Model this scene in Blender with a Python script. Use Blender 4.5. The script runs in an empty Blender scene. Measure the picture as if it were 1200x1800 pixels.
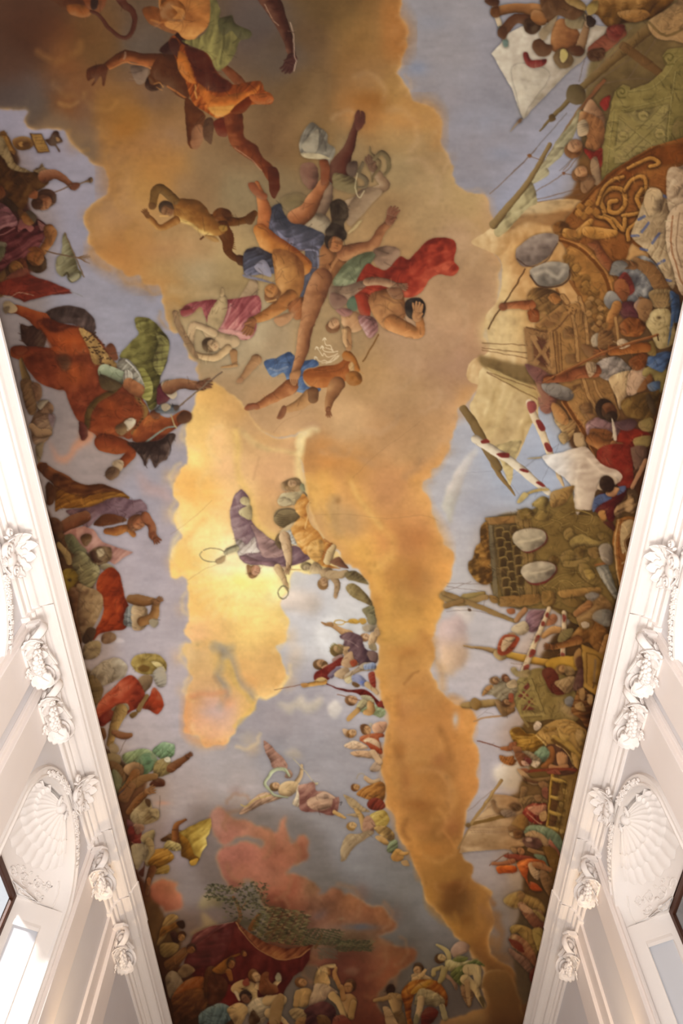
import bpy, bmesh, math, random
import numpy as np
from mathutils import Vector, Matrix
random.seed(3)
scene = bpy.context.scene
C = scene.collection
PI = math.pi
# ---------------------------------------------------------------- camera, sky, sun, lamps, exposure
EYE = 1.6                                     # eye height of the photographer
FPX = 1225.0                                  # focal length in pixels of the 1200 x 1800 frame
TILT = math.radians(61.13); ROLL = math.atan2(26, 2220)
FW = Vector((0, math.cos(TILT), math.sin(TILT))); DN = Vector((0, math.sin(TILT), -math.cos(TILT))); RT = Vector((1, 0, 0))
cx = math.cos(ROLL) * RT + math.sin(ROLL) * DN            # picture right
cy = -(-math.sin(ROLL) * RT + math.cos(ROLL) * DN)        # picture up
cam_data = bpy.data.cameras.new('camera'); cam = bpy.data.objects.new('camera', cam_data); C.objects.link(cam)
cam_data.sensor_fit = 'VERTICAL'; cam_data.sensor_height = 36.0; cam_data.lens = FPX / 1800 * 36
m = Matrix((cx, cy, -FW)).transposed().to_4x4(); m.translation = Vector((0, 0, EYE)); cam.matrix_world = m
cam_data.clip_end = 200
scene.camera = cam
scene.view_settings.view_transform = 'Standard'; scene.view_settings.look = 'None'
scene.view_settings.gamma = 1; scene.view_settings.use_curve_mapping = False
scene.view_settings.exposure = 0.0
scene.cycles.max_bounces = 8; scene.cycles.diffuse_bounces = 5
world = bpy.data.worlds.new('sky'); scene.world = world; world.use_nodes = True
wn = world.node_tree.nodes; bgn = wn['Background']; bgn.inputs[0].default_value = (.92, .95, 1.0, 1); bgn.inputs[1].default_value = .9
def lamp(name, kind, loc, power, col, rot=(0, 0, 0), size=None, size_y=None, **k):
    d = bpy.data.lights.new(name, kind); d.energy = power; d.color = col
    if kind == 'AREA':
        d.shape = 'RECTANGLE'; d.size = size; d.size_y = size_y or size
    for a, b in k.items(): setattr(d, a, b)
    o = bpy.data.objects.new(name, d); C.objects.link(o); o.location = loc; o.rotation_euler = rot
    return o
sun_dir = Vector((.36, .86, -.36)).normalized()
sun = lamp('sun', 'SUN', (-20, -10, 20), 9.0, (1, .98, .96), angle=.10); sun.rotation_mode = 'QUATERNION'; sun.rotation_quaternion = sun_dir.to_track_quat('-Z', 'Y')
for y, e, col in ((-1.5, 400, (1, .965, .925)), (2.7, 760, (1, .965, .925)), (8.4, 110, (1, .94, .87)), (15.0, 84, (1, .76, .52))):
    lamp('floor_uplighter', 'AREA', (0, y, .35), e, col, (PI, 0, 0), 2.6, 2.4, spread=math.radians(175))
for s, y in ((-1, 11.3), (1, 11.7)):
    lamp('wall_washer', 'SPOT', (s * 3.85, y, 5.6), 170, (1, .70, .40), (PI, s * -.14, 0), spot_size=math.radians(95), spot_blend=1.0, shadow_soft_size=.15)
# ---------------------------------------------------------------- helpers
def srgb(h):
    c = [int(h[i:i + 2], 16) / 255 for i in (0, 2, 4)]
    return tuple(v / 12.92 if v <= .04045 else ((v + .055) / 1.055) ** 2.4 for v in c) + (1,)
def material(name, col, rough=.75, bump=.15, scale=14, vary=.06):
    m = bpy.data.materials.new(name); m.use_nodes = True; t = m.node_tree; b = t.nodes['Principled BSDF']
    b.inputs['Roughness'].default_value = rough; b.inputs['Specular IOR Level'].default_value = .25
    g = t.nodes.new('ShaderNodeTexCoord'); n = t.nodes.new('ShaderNodeTexNoise'); n.inputs['Scale'].default_value = scale * .12; n.inputs['Detail'].default_value = 6
    t.links.new(g.outputs['Object'], n.inputs['Vector'])
    mx = t.nodes.new('ShaderNodeMix'); mx.data_type = 'RGBA'; c = srgb(col) if isinstance(col, str) else col
    mx.inputs[6].default_value = tuple(v * (1 - vary) for v in c[:3]) + (1,); mx.inputs[7].default_value = tuple(min(1, v * (1 + vary)) for v in c[:3]) + (1,)
    t.links.new(n.outputs['Fac'], mx.inputs[0]); t.links.new(mx.outputs[2], b.inputs['Base Color'])
    n2 = t.nodes.new('ShaderNodeTexNoise'); n2.inputs['Scale'].default_value = scale; n2.inputs['Detail'].default_value = 5; t.links.new(g.outputs['Object'], n2.inputs['Vector'])
    bp = t.nodes.new('ShaderNodeBump'); bp.inputs['Strength'].default_value = bump; bp.inputs['Distance'].default_value = .01
    t.links.new(n2.outputs['Fac'], bp.inputs['Height']); t.links.new(bp.outputs['Normal'], b.inputs['Normal'])
    return m
M = dict(white=material('white_stucco', 'f1ebe7', .7, .10, 20, .03), pink=material('blush_plaster', 'efe6e1', .75, .10, 16, .03), lilac=material('lilac_grey_plaster', 'dedbdd', .8, .12, 12, .03),
         panel=material('pale_blue_panel_plaster', 'd0d2d8', .75, .08, 12, .03), wood=material('dark_brown_window_wood', '4a2a1b', .45, .2, 30, .25), floor=material('oiled_oak_floor', 'b59a78', .4, .15, 6, .15),
         stone=material('dark_courtyard_render', '4a4542', .9, .3, 8, .15))
def glass():
    m = bpy.data.materials.new('window_glass'); m.use_nodes = True; t = m.node_tree; t.nodes.clear(); o = t.nodes.new('ShaderNodeOutputMaterial')
    a = t.nodes.new('ShaderNodeBsdfTransparent'); b = t.nodes.new('ShaderNodeBsdfGlossy'); b.inputs['Roughness'].default_value = .02; x = t.nodes.new('ShaderNodeMixShader'); x.inputs[0].default_value = .07; t.links.new(a.outputs[0], x.inputs[1]); t.links.new(b.outputs[0], x.inputs[2]); t.links.new(x.outputs[0], o.inputs[0]); return m
M['glass'] = glass()
def build(name, verts, faces, mat, parent=None, smooth=False, kind=None, bevel=0):
    me = bpy.data.meshes.new(name); me.from_pydata([tuple(v) for v in verts], [], [tuple(f) for f in faces]); me.validate()
    bm = bmesh.new(); bm.from_mesh(me); bmesh.ops.remove_doubles(bm, verts=bm.verts, dist=1e-5); bmesh.ops.recalc_face_normals(bm, faces=bm.faces)
    bm.to_mesh(me); bm.free(); me.materials.append(M[mat] if isinstance(mat, str) else mat)
    if smooth:
        for p in me.polygons: p.use_smooth = True
    o = bpy.data.objects.new(name, me); C.objects.link(o)
    if parent: o.parent = parent
    if kind: o['kind'] = kind
    if bevel:
        b = o.modifiers.new('bevel', 'BEVEL'); b.width = bevel; b.segments = 2; b.limit_method = 'ANGLE'
    return o
def thing(name, label, cat, loc, group=None):
    o = bpy.data.objects.new(name, None); o.empty_display_size = .2; C.objects.link(o); o.location = loc
    o['label'] = label; o['category'] = cat
    if group: o['group'] = group
    return o
class G:
    """collects vertices and faces"""
    def __init__(s): s.v = []; s.f = []
    def grid(s, rows, close=False):
        b = len(s.v); n = len(rows[0])
        for r in rows: s.v += [tuple(p) for p in r]
        for i in range(len(rows) - 1):
            for j in range(n - (0 if close else 1)):
                a, c = b + i * n + j, b + i * n + (j + 1) % n; s.f.append((a, c, c + n, a + n))
        return s
    def box(s, lo, hi):
        b = len(s.v); (x0, y0, z0), (x1, y1, z1) = lo, hi
        s.v += [(x0, y0, z0), (x1, y0, z0), (x1, y1, z0), (x0, y1, z0), (x0, y0, z1), (x1, y0, z1), (x1, y1, z1), (x0, y1, z1)]
        s.f += [tuple(b + i for i in q) for q in ((0, 3, 2, 1), (4, 5, 6, 7), (0, 1, 5, 4), (1, 2, 6, 5), (2, 3, 7, 6), (3, 0, 4, 7))]; return s
    def poly(s, pts): b = len(s.v); s.v += [tuple(p) for p in pts]; s.f.append(tuple(range(b, b + len(pts)))); return s
    def tube(s, pts, rad, n=8, ax=None, flat=1.0):
        """a swept tube; ax/flat squash the section along a fixed axis"""
        pts = [Vector(p) for p in pts]; rows = []
        for i, p in enumerate(pts):
            d = (pts[min(i + 1, len(pts) - 1)] - pts[max(i - 1, 0)]).normalized(); a = Vector(ax) if ax else (Vector((0, 0, 1)) if abs(d.z) < .9 else Vector((1, 0, 0)))
            u = (a - a.dot(d) * d).normalized(); w = d.cross(u); r = rad[i] if hasattr(rad, '__len__') else rad
            rows.append([p + u * (r * flat * math.cos(2 * PI * k / n)) + w * (r * math.sin(2 * PI * k / n)) for k in range(n)])
        s.grid(rows, True); b = len(s.v); s.poly(rows[0]); s.poly(rows[-1]); return s
    def ball(s, c, r, sx=1, sy=1, sz=1, n=8):
        rows = []
        for i in range(n // 2 + 1):
            t = PI * i / (n // 2); q = max(math.sin(t), 1e-4)
            rows.append([(c[0] + sx * r * q * math.cos(2 * PI * k / n), c[1] + sy * r * q * math.sin(2 * PI * k / n), c[2] + sz * r * math.cos(t)) for k in range(n)])
        return s.grid(rows, True)
# ---------------------------------------------------------------- the hall
Y0, Y1 = -6.0, 25.0
WALL = 4.25
def X(s, d): return s * ((WALL if s < 0 else WALL + .03) - d)       # d = distance from the wall face into the room
def Z(z): return z + EYE                                             # z is measured from the eye
build('floor', *(lambda g: (g.v, g.f))(G().box((-5.4, Y0 - .4, -.3), (5.4, Y1 + .4, 0))), 'floor', kind='structure')
TOP = 7.45
BAYS = {-1: [0.2, 4.62, 9.0, 17.4, 21.8], 1: [0.45, 4.9, 9.42, 17.9, 22.3]}
HW = {-1: 1.27, 1: 1.42}; SPR, RISE, DEEP, JIN, SILL = 6.28, .90, .66, .42, -.9
def arch(c, hw, n=28, rise=RISE, spr=SPR):
    return [(c - hw * math.cos(PI * i / n), spr + rise * math.sin(PI * i / n)) for i in range(n + 1)]
win_no = 0
for s, side in ((-1, 'left'), (1, 'right')):
    g = G(); y = Y0
    for c in BAYS[s]:
        hw = HW[s]
        g.poly([(X(s, 0), y, 0), (X(s, 0), c - hw, 0), (X(s, 0), c - hw, Z(TOP + .75)), (X(s, 0), y, Z(TOP + .75))])
        a = arch(c, hw)
        for (p, q), (p2, q2) in zip(a[:-1], a[1:]): g.poly([(X(s, 0), p, Z(q)), (X(s, 0), p2, Z(q2)), (X(s, 0), p2, Z(TOP + .75)), (X(s, 0), p, Z(TOP + .75))])
        g.poly([(X(s, 0), c - hw, 0), (X(s, 0), c + hw, 0), (X(s, 0), c + hw, Z(SILL)), (X(s, 0), c - hw, Z(SILL))])
        y = c + hw
    g.poly([(X(s, 0), y, 0), (X(s, 0), Y1, 0), (X(s, 0), Y1, Z(TOP + .75)), (X(s, 0), y, Z(TOP + .75))])
    # outer leaf of the wall, so that daylight only comes in through the windows
    y = Y0 - .4; o = -DEEP - .02
    for c in BAYS[s]:
        wi = HW[s] - JIN
        g.poly([(X(s, o), y, 0), (X(s, o), c - wi, 0), (X(s, o), c - wi, Z(8.6)), (X(s, o), y, Z(8.6))]); g.poly([(X(s, o), c - wi, Z(SPR)), (X(s, o), c + wi, Z(SPR)), (X(s, o), c + wi, Z(8.6)), (X(s, o), c - wi, Z(8.6))])
        g.poly([(X(s, o), c - wi, 0), (X(s, o), c + wi, 0), (X(s, o), c + wi, Z(SILL)), (X(s, o), c - wi, Z(SILL))]); y = c + wi
    g.poly([(X(s, o), y, 0), (X(s, o), Y1 + .4, 0), (X(s, o), Y1 + .4, Z(8.6)), (X(s, o), y, Z(8.6))])
    wall = build('wall_' + side, g.v, g.f, 'lilac', kind='structure')
    for bi, c in enumerate(BAYS[s]):
        hw = HW[s]; wi = hw - JIN; seen = bi in (1, 2)
        # splayed jambs, flat soffit over the window, shell vault
        for e, nm in ((-1, 'near'), (1, 'far')):
            yf, yb = c + e * hw, c + e * wi
            j = G(); P = lambda t, z: (X(s, -DEEP * t), yf + (yb - yf) * t, Z(z))
            L0, L1, Z0, Z1 = .30, .80, SILL + .3, SPR - .32
            for t0, t1, z0, z1 in ((0, L0, SILL, SPR), (L1, 1, SILL, SPR), (L0, L1, SILL, Z0), (L0, L1, Z1, SPR)): j.poly([P(t0, z0), P(t1, z0), P(t1, z1), P(t0, z1)])
            build('jamb', j.v, j.f, 'white', wall)
            off = Vector((0, e * .025, 0))
            j = G(); Q = [Vector(P(L0, Z0)), Vector(P(L1, Z0)), Vector(P(L1, Z1)), Vector(P(L0, Z1))]; R_ = [q + off for q in Q]
            j.poly(R_)
            for k in range(4): j.poly([Q[k], Q[(k + 1) % 4], R_[(k + 1) % 4], R_[k]])
            build('jamb_panel', j.v, j.f, 'panel', wall)
            j = G(); inn = Vector((0, -e * .016, 0)); cen = sum(Q, Vector()) / 4
            A = [q + inn for q in Q]; B = [q + (cen - q).normalized() * .05 + inn for q in Q]; Ao = [q - (cen - q).normalized() * .05 for q in Q]
            for k in range(4): j.poly([Ao[k], Ao[(k + 1) % 4], A[(k + 1) % 4], A[k]]); j.poly([A[k], A[(k + 1) % 4], B[(k + 1) % 4], B[k]]); j.poly([B[k], B[(k + 1) % 4], R_[(k + 1) % 4], R_[k]])
            build('jamb_moulding', j.v, j.f, 'white', wall)
        j = G(); n = 24
        for i in range(n):
            t0, t1 = PI * i / n, PI * (i + 1) / n
            y0, y1 = c - hw * math.cos(t0), c - hw * math.cos(t1); d0, d1 = DEEP * math.sin(t0), DEEP * math.sin(t1)
            lim = lambda yy, d: max(min(yy, c + hw - JIN * d / DEEP), c - hw + JIN * d / DEEP)
            j.poly([(X(s, -d0), lim(y0, d0), Z(SPR)), (X(s, -d1), lim(y1, d1), Z(SPR)), (X(s, -DEEP), max(min(y1, c + wi), c - wi), Z(SPR)), (X(s, -DEEP), max(min(y0, c + wi), c - wi), Z(SPR))])
        build('window_soffit', j.v, j.f, 'white', wall)
        rows = []
        for i in range(25):                                  # quarter ellipsoid, latitude from the crown of the arch
            th = PI / 2 * i / 24
            rows.append([(X(s, -DEEP * math.sin(th) * math.cos(ph)), c + hw * math.sin(th) * math.sin(ph), Z(SPR + RISE * math.cos(th))) for ph in [PI * (k / 30 - .5) for k in range(31)]])
        j = G().grid(rows); build('niche_vault', j.v, j.f, 'white', wall, smooth=True)
        # archivolt: a moulded band round the arch and down the jambs
        def band(prof, nm, mat):
            path = [(c - hw, SILL, (-1, 0))] + [(y_, z_, None) for y_, z_ in arch(c, hw, 40)] + [(c + hw, SILL, (1, 0))]
            rows = []
            for k, (y_, z_, nn) in enumerate(path):
                if nn is None:
                    v = Vector(((y_ - c) / hw ** 2, (z_ - SPR) / RISE ** 2)); v = v.normalized() if v.length > 1e-6 else Vector((0, 1))
                else: v = Vector(nn)
                rows.append([(X(s, d), y_ + v.x * w, Z(z_ + v.y * w)) for w, d in prof])
            j = G().grid(rows); return build(nm, j.v, j.f, mat, wall)
        band([(0, -.05), (0, .045), (.035, .055), (.05, .03), (.10, .03), (.12, .06), (.15, .06), (.17, .0)], 'archivolt', 'white')
        # window: frame, bars, panes
        win_no += 1
        xo = X(s, -DEEP + .015); xi = X(s, -DEEP + .075); w0 = G(); lo, hi = min(xo, xi), max(xo, xi)
        for a0, a1, b0, b1 in ((c - wi, c - wi + .09, SILL, SPR), (c + wi - .09, c + wi, SILL, SPR), (c - wi + .09, c + wi - .09, SPR - .10, SPR), (c - wi + .09, c + wi - .09, SILL, SILL + .12)): w0.box((lo, a0, Z(b0)), (hi, a1, Z(b1)))
        win = build('window_%d' % win_no, w0.v, w0.f, 'wood', kind='structure', bevel=.012)
        sub = lo + .012, hi - .012
        for a0, a1, b0, b1 in ((c - .05, c + .05, SILL + .12, SPR - .10), (c - wi + .09, c - .05, 4.35, 4.45), (c + .05, c + wi - .09, 4.35, 4.45), (c - wi + .09, c - .05, 1.9, 1.98), (c + .05, c + wi - .09, 1.9, 1.98)):
            w1 = G().box((sub[0], a0, Z(b0)), (sub[1], a1, Z(b1))); build('glazing_bar', w1.v, w1.f, 'wood', win)
        for a0, a1 in ((c - wi + .09, c - .05), (c + .05, c + wi - .09)):
            for b0, b1 in ((SILL + .12, 1.9), (1.98, 4.35), (4.45, SPR - .10)):
                w1 = G().box(((lo + hi) / 2 - .003, a0, Z(b0)), ((lo + hi) / 2 + .003, a1, Z(b1))); build('pane', w1.v, w1.f, 'glass', win)
        w1 = G().box((min(X(s, -DEEP), X(s, 0)), c - wi, Z(SILL) - .06), (max(X(s, -DEEP), X(s, 0)), c + wi, Z(SILL))); build('window_sill', w1.v, w1.f, 'white', win)
    # entablature, swept the length of the hall; it breaks forward over the pilasters
    PROF = [(0, 7.44), (.035, 7.44), (.048, 7.455), (.035, 7.47), (.035, 7.545), (.065, 7.55), (.078, 7.565), (.062, 7.58), (.062, 7.625), (.10, 7.635), (.128, 7.655), (.138, 7.675), (.098, 7.685), (.098, 7.705), (.15, 7.70), (.21, 7.712), (.265, 7.75), (.268, 7.742), (.292, 7.765), (.300, 7.79),
            (.255, 7.80), (.255, 7.822), (.318, 7.826), (.327, 7.845), (.318, 7.862), (.33, 7.90), (.357, 7.955), (.374, 7.985), (.360, 7.995), (.385, 8.0), (.385, 8.05), (.36, 8.07), (.2, 8.07)]
    j = G().grid([[(X(s, d), y_, Z(z_)) for d, z_ in PROF] for y_ in [Y0 + (Y1 - Y0) * k / 24 for k in range(25)]]); build('trim_%d' % (1 if s < 0 else 2), j.v, j.f, 'white', kind='structure')
# end walls
for nm, y_, t in (('wall_far', Y1, .4), ('wall_near', Y0, -.4)):
    g = G().box((-5.2, min(y_, y_ + t), 0), (5.2, max(y_, y_ + t), Z(10.4))); build(nm, g.v, g.f, 'lilac', kind='structure')
g = G().box((8.6, -8, 0), (9.0, 27, 13.5)); build('wall_courtyard', g.v, g.f, 'stone', kind='structure')
# ---------------------------------------------------------------- vault
def vault(x):
    u = min(1, abs(x - .03) / 4.02); return 8.02 + 1.75 * (1 - u ** 2.5) ** (1 / 2.5)
g = G(); xs = [.03 - 4.02 * math.cos(PI * k / 60) for k in range(61)]
g.grid([[(x, y_, Z(vault(x)) + .06) for x in [-5.2] + xs + [5.25]] for y_ in (Y0 - .3, Y1 + .3)]); build('ceiling', g.v, g.f, 'lilac', kind='structure')
# ---------------------------------------------------------------- pilasters, capitals, cartouches, shells
PIL = {-1: [(6.08, .62, 0), (7.08, .66, 0), (10.72, .56, 0), (12.90, .62, 1)], 1: [(6.36, .62, 0), (7.32, .66, 0), (11.10, .56, 0), (13.30, .62, 1)]}
def sub(parent, name, g, mat='white', smooth=True, kind=None, solid=0, label=None):
    l = parent.location; o = build(name, [(v[0] - l.x, v[1] - l.y, v[2] - l.z) for v in g.v], g.f, mat, parent, smooth, kind)
    if solid: q = o.modifiers.new('solid', 'SOLIDIFY'); q.thickness = solid; q.offset = 0
    if label: o['label'] = label
    return o
def leaf(g, base, d, n, ln, w, curl, lobes=4, nu=12, nv=7):
    """an acanthus leaf: starts at base, grows along d, curls out along n"""
    d, n = Vector(d).normalized(), Vector(n); n = (n - n.dot(d) * d).normalized(); b = d.cross(n); p = Vector(base); rows = []; st = ln / nu
    for i in range(nu + 1):
        t = i / nu; a = curl * t ** 1.6; dd = d * math.cos(a) + n * math.sin(a); nn = n * math.cos(a) - d * math.sin(a)
        ww = w * math.sin(PI * min(1, .16 + .84 * t)) ** .75 * (1 + .30 * abs(math.sin(lobes * PI * t))) if t < 1 else w * .06
        rows.append([p + b * (ww * s) + nn * (ww * (.30 * abs(s) - .12 + .10 * math.cos(3 * PI * s))) for s in [-1 + 2 * k / (nv - 1) for k in range(nv)]])
        p = p + dd * st
    return g.grid(rows)
def volute(g, c, u, w, axis, r=.10, turns=2.2, th=.022, wide=3.2, start=PI / 2, sgn=1):
    """a spiral scroll about c in the plane of u and w"""
    c, u, w = Vector(c), Vector(u).normalized(), Vector(w).normalized(); pts = []; rad = []
    for i in range(36):
        t = i / 35; a = start + sgn * turns * 2 * PI * t; q = r * (1 - t) ** .85 + .012; pts.append(c + u * (q * math.cos(a)) + w * (q * math.sin(a)) + Vector(axis) * (.035 * t)); rad.append(th * (1 - .45 * t))
    return g.tube(pts, rad, 7, axis, wide)
def flower(g, c, n, r):
    n = Vector(n).normalized(); a = n.orthogonal().normalized(); b = n.cross(a); c = Vector(c)
    for k in range(5):
        q = c + (a * math.cos(k * 1.2566) + b * math.sin(k * 1.2566)) * r * .62; g.ball(q, r * .5, n=6)
    g.ball(c + n * r * .3, r * .36, n=6)
trim = 2
capitals = []
for s, side in ((-1, 'left'), (1, 'right')):
    for k, (yc, w, last) in enumerate(PIL[s]):
        trim += 1; g = G(); x = lambda d: X(s, d)
        g.box((min(x(0), x(.12)), yc - w / 2, 0), (max(x(0), x(.12)), yc + w / 2, Z(7.42)))
        g.box((min(x(0), x(.055)), yc - w / 2 - (.34 if last else .06), 0), (max(x(0), x(.055)), yc + w / 2 + .06, Z(7.44)))
        build('trim_%d' % trim, g.v, g.f, 'pink', kind='structure', bevel=.01)
    # the entablature breaks forward over the pilasters
    def ressaut(y0, y1, off, top):
        global trim
        trim += 1; pr = [(0, 7.40)] + [(d + off, z_ - .012) for d, z_ in PROF[1:] if z_ <= top] ; pr += [(0.02, pr[-1][1])]
        g = G().grid([[(X(s, d), y_, Z(z_)) for d, z_ in pr] for y_ in (y0, y1)])
        for y_ in (y0, y1): g.poly([(X(s, d), y_, Z(z_)) for d, z_ in pr])
        build('trim_%d' % trim, g.v, g.f, 'white', kind='structure')
    a, b, c3, d4 = PIL[s]
    ressaut(a[0] - .44, b[0] + .46, .05, 7.76); ressaut(c3[0] - .40, c3[0] + .42, .05, 7.76); ressaut(d4[0] - .72, d4[0] + .55, .05, 7.76); ressaut(d4[0] - .70, d4[0] + .50, .022, 8.06)
    LAB = ('white scrolled capital on the %s wall, upper one of the close pair', 'white scrolled capital on the %s wall, lower one of the close pair', 'white scrolled capital on the %s wall just below the shell arch', 'white scrolled capital lowest on the %s wall, over a pilaster with double ridge')
    for k, (yc, w, last) in enumerate(PIL[s]):
        P = lambda d, y, z: Vector((X(s, d), yc + y, Z(z)))
        D = lambda d, y, z: Vector((-s * d, y, z))
        t = thing('pilaster_capital', LAB[k] % side, 'capital', P(.12, 0, 7.2), 'scrolled capitals under the cornice'); h = w / 2
        # abacus with hollow sides
        g = G(); rows = []
        for z_, o in ((7.36, 0), (7.385, .03), (7.40, .03), (7.41, .05), (7.435, .05)):
            q = []
            for (dd, yy) in ((0, -h - .06), (.16, -h - .10), (.24, -h - .02), (.17, -h * .5), (.15, 0), (.17, h * .5), (.24, h + .02), (.16, h + .10), (0, h + .06)): q.append(P(.06 + dd + o * .5, yy * (1 + o * .6), z_))
            rows.append(q)
        g.grid(rows, True); g.poly(rows[0]); g.poly(rows[-1]); sub(t, 'abacus', g, smooth=False)
        g = G().box((min(X(s, .1), X(s, .15)), yc - h * .80, Z(7.0)), (max(X(s, .1), X(s, .15)), yc + h * .80, Z(7.37))); sub(t, 'bell', g, smooth=False)
        g = G()
        for i in range(9): g.ball(P(.18, h * (-.85 + 1.7 * i / 8), 7.33), .028, n=6)
        sub(t, 'egg_moulding', g)
        for e in (-1, 1):
            u = D(.75, e * .66, 0); ax = D(-.66 * e, .75, 0) * (1 if e > 0 else 1)
            g = volute(G(), P(.25, e * (h + .03), 7.20), u, (0, 0, 1), ax, .160, 2.4, .026, 2.4, PI * .55, -1)
            g.ball(P(.25, e * (h + .03), 7.20), .06, n=8); sub(t, 'volute', g)
            g = G(); leaf(g, P(.15, e * h * .75, 7.02), D(.45, e * .55, .35), D(1, e * .4, 0), .33, .105, 1.9, 4); sub(t, 'corner_leaf', g, solid=.012)
            g = G(); leaf(g, P(.16, e * h * .95, 7.12), D(.1, e * .9, -.35), D(1, 0, .2), .17, .07, 1.2, 3); sub(t, 'side_leaf', g, solid=.012)
        for yy, zz, ln, wd in ((0, 7.03, .30, .10), (-h * .42, 6.99, .24, .08), (h * .42, 6.99, .24, .08)):
            g = G(); leaf(g, P(.15, yy, zz), D(.18, yy * .3, .8), D(1, 0, 0), ln, wd, 1.7, 4); sub(t, 'acanthus_leaf', g, solid=.012)
        g = G(); rr = random.Random(k * 7 + (s > 0))
        for i in range(8):
            q = i / 7 * 2 - 1; g2 = P(.26 + .05 * (1 - q * q), h * .62 * q, 7.13 - .17 * (1 - q * q) + rr.uniform(-.012, .012)); flower(g, g2, D(1, 0, -.5), .05 + .035 * (1 - q * q))
        sub(t, 'flower_festoon', g, kind='stuff')
        g = G(); g.ball(P(.22, 0, 7.25), .06, n=8)
        for i in range(7): a_ = PI * (i / 6); leaf(g, P(.20, 0, 7.25), D(.3, math.cos(a_), math.sin(a_) * .9 + .1), D(1, 0, 0), .14, .035, 1.0, 2, 8, 5)
        sub(t, 'rosette', g)
        g = G(); g.tube([P(.16, h * .55 * e2, z_) for e2, z_ in ((.2, 6.97), (.25, 6.93), (.3, 6.90))], .012); flower(g, P(.17, h * .18, 6.95), D(1, 0, 0), .035); flower(g, P(.17, h * .24, 6.90), D(1, 0, 0), .026); flower(g, P(.165, h * .26, 6.86), D(1, 0, 0), .018); sub(t, 'flower_drop', g)
    for bi, c in enumerate(BAYS[s]):
        if bi not in (1, 2): continue
        hw = HW[s]; pos = 'over the lower' if bi == 2 else 'over the upper'
        P = lambda d, y, z: Vector((X(s, d), c + y, Z(z))); D = lambda d, y, z: Vector((-s * d, y, z)); zk = SPR + RISE
        t = thing('keystone_cartouche', 'white leafy stucco cartouche %s arch on the %s wall' % (pos, side), 'cartouche', P(.06, 0, zk + .1), 'leafy cartouches on the arch crowns')
        for i, (a_, ln, wd, cu) in enumerate(((90, .42, .10, 1.5), (62, .38, .10, 1.3), (118, .40, .10, 1.3), (35, .34, .09, 1.1), (146, .34, .09, 1.1), (8, .30, .08, 1.0), (172, .30, .08, 1.0), (-70, .26, .08, .9), (-110, .28, .08, .9), (-35, .24, .07, .9), (215, .24, .07, .9))):
            g = G(); a_ = math.radians(a_); leaf(g, P(.10, .05 * math.cos(a_), zk + .12 + .05 * math.sin(a_)), D(.28, math.cos(a_), math.sin(a_)), D(1, 0, -.2), ln, wd, cu, 4); sub(t, 'acanthus_leaf', g, solid=.014)
        for e in (-1, 1):
            g = volute(G(), P(.17, e * .16, zk + .06), D(0, 1, 0), (0, 0, 1), D(1, 0, 0), .10, 2.0, .022, 2.0, PI / 2, e); sub(t, 'volute', g)
            g = volute(G(), P(.15, e * .30, zk + .22), D(0, 1, 0), (0, 0, 1), D(1, 0, 0), .065, 1.7, .016, 2.0, -PI / 2, -e); sub(t, 'small_volute', g)
            g = G()
            for i in range(15):
                a_ = PI / 2 - e * (.18 + .052 * i); wv = .06 + .02 * math.sin(i * 2.3); flower(g, (X(s, .07), c + (hw + wv) * math.cos(a_), Z(SPR + (RISE + wv) * math.sin(a_))), D(1, 0, -.4), .050 - .0016 * i)
            sub(t, 'flower_string', g, kind='stuff')
        g = G(); g.ball(P(.17, 0, zk + .08), .10, .7, 1, 1.15, n=10); sub(t, 'boss', g)
        # the shell in the niche vault
        def E(th, ph, h):
            """a point h in front of the niche vault; th from the crown, ph along it"""
            n = Vector((math.sin(th) * math.cos(ph) / DEEP, math.sin(th) * math.sin(ph) / hw, math.cos(th) / RISE)).normalized()
            q = Vector((DEEP * math.sin(th) * math.cos(ph), hw * math.sin(th) * math.sin(ph), RISE * math.cos(th))) - n * h
            return (X(s, -q.x), c + q.y, Z(SPR + q.z))
        t = thing('scallop_shell', 'white stucco scallop shell of three tiers in the %s niche vault on the %s wall' % ('lower' if bi == 2 else 'upper', side), 'relief', E(.5, 0, 0), 'scallop shells in the window niches')
        for tier, (tm, h0, ribs, pm) in enumerate(((1.20, .012, 13, 1.30), (.95, .045, 13, 1.36), (.68, .080, 13, 1.40))):
            rows = []; npp = ribs * 8; 
            for i in range(13):
                f = i / 12; row = []
                for k in range(npp + 1):
                    q = k / npp * 2 - 1; ph = pm * q; sc = abs(math.cos(ribs * PI * (k / npp)))
                    te = tm * (1 - .26 * q * q) * (1 + .035 * sc + .006 * math.sin(k * 5.1)); th = .10 + (te - .10) * f
                    row.append(E(th, ph, (h0 + (.030 * sc - .006) * f + .012 * max(0, f - .8) / .2 + .012) if i < 12 else .0 + h0 * .3))
                rows.append(row)
            g = G().grid(rows); sub(t, 'shell_tier', g)
        g = G(); g.ball(E(.10, 0, .06), .085, n=10)
        for e in (-1, 1): volute(g, E(.16, e * 1.2, .06), D(-.3, 1, 0), (0, 0, 1), D(1, 0, 0), .07, 1.6, .018, 1.6, 0, e)
        sub(t, 'shell_hinge', g)
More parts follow.
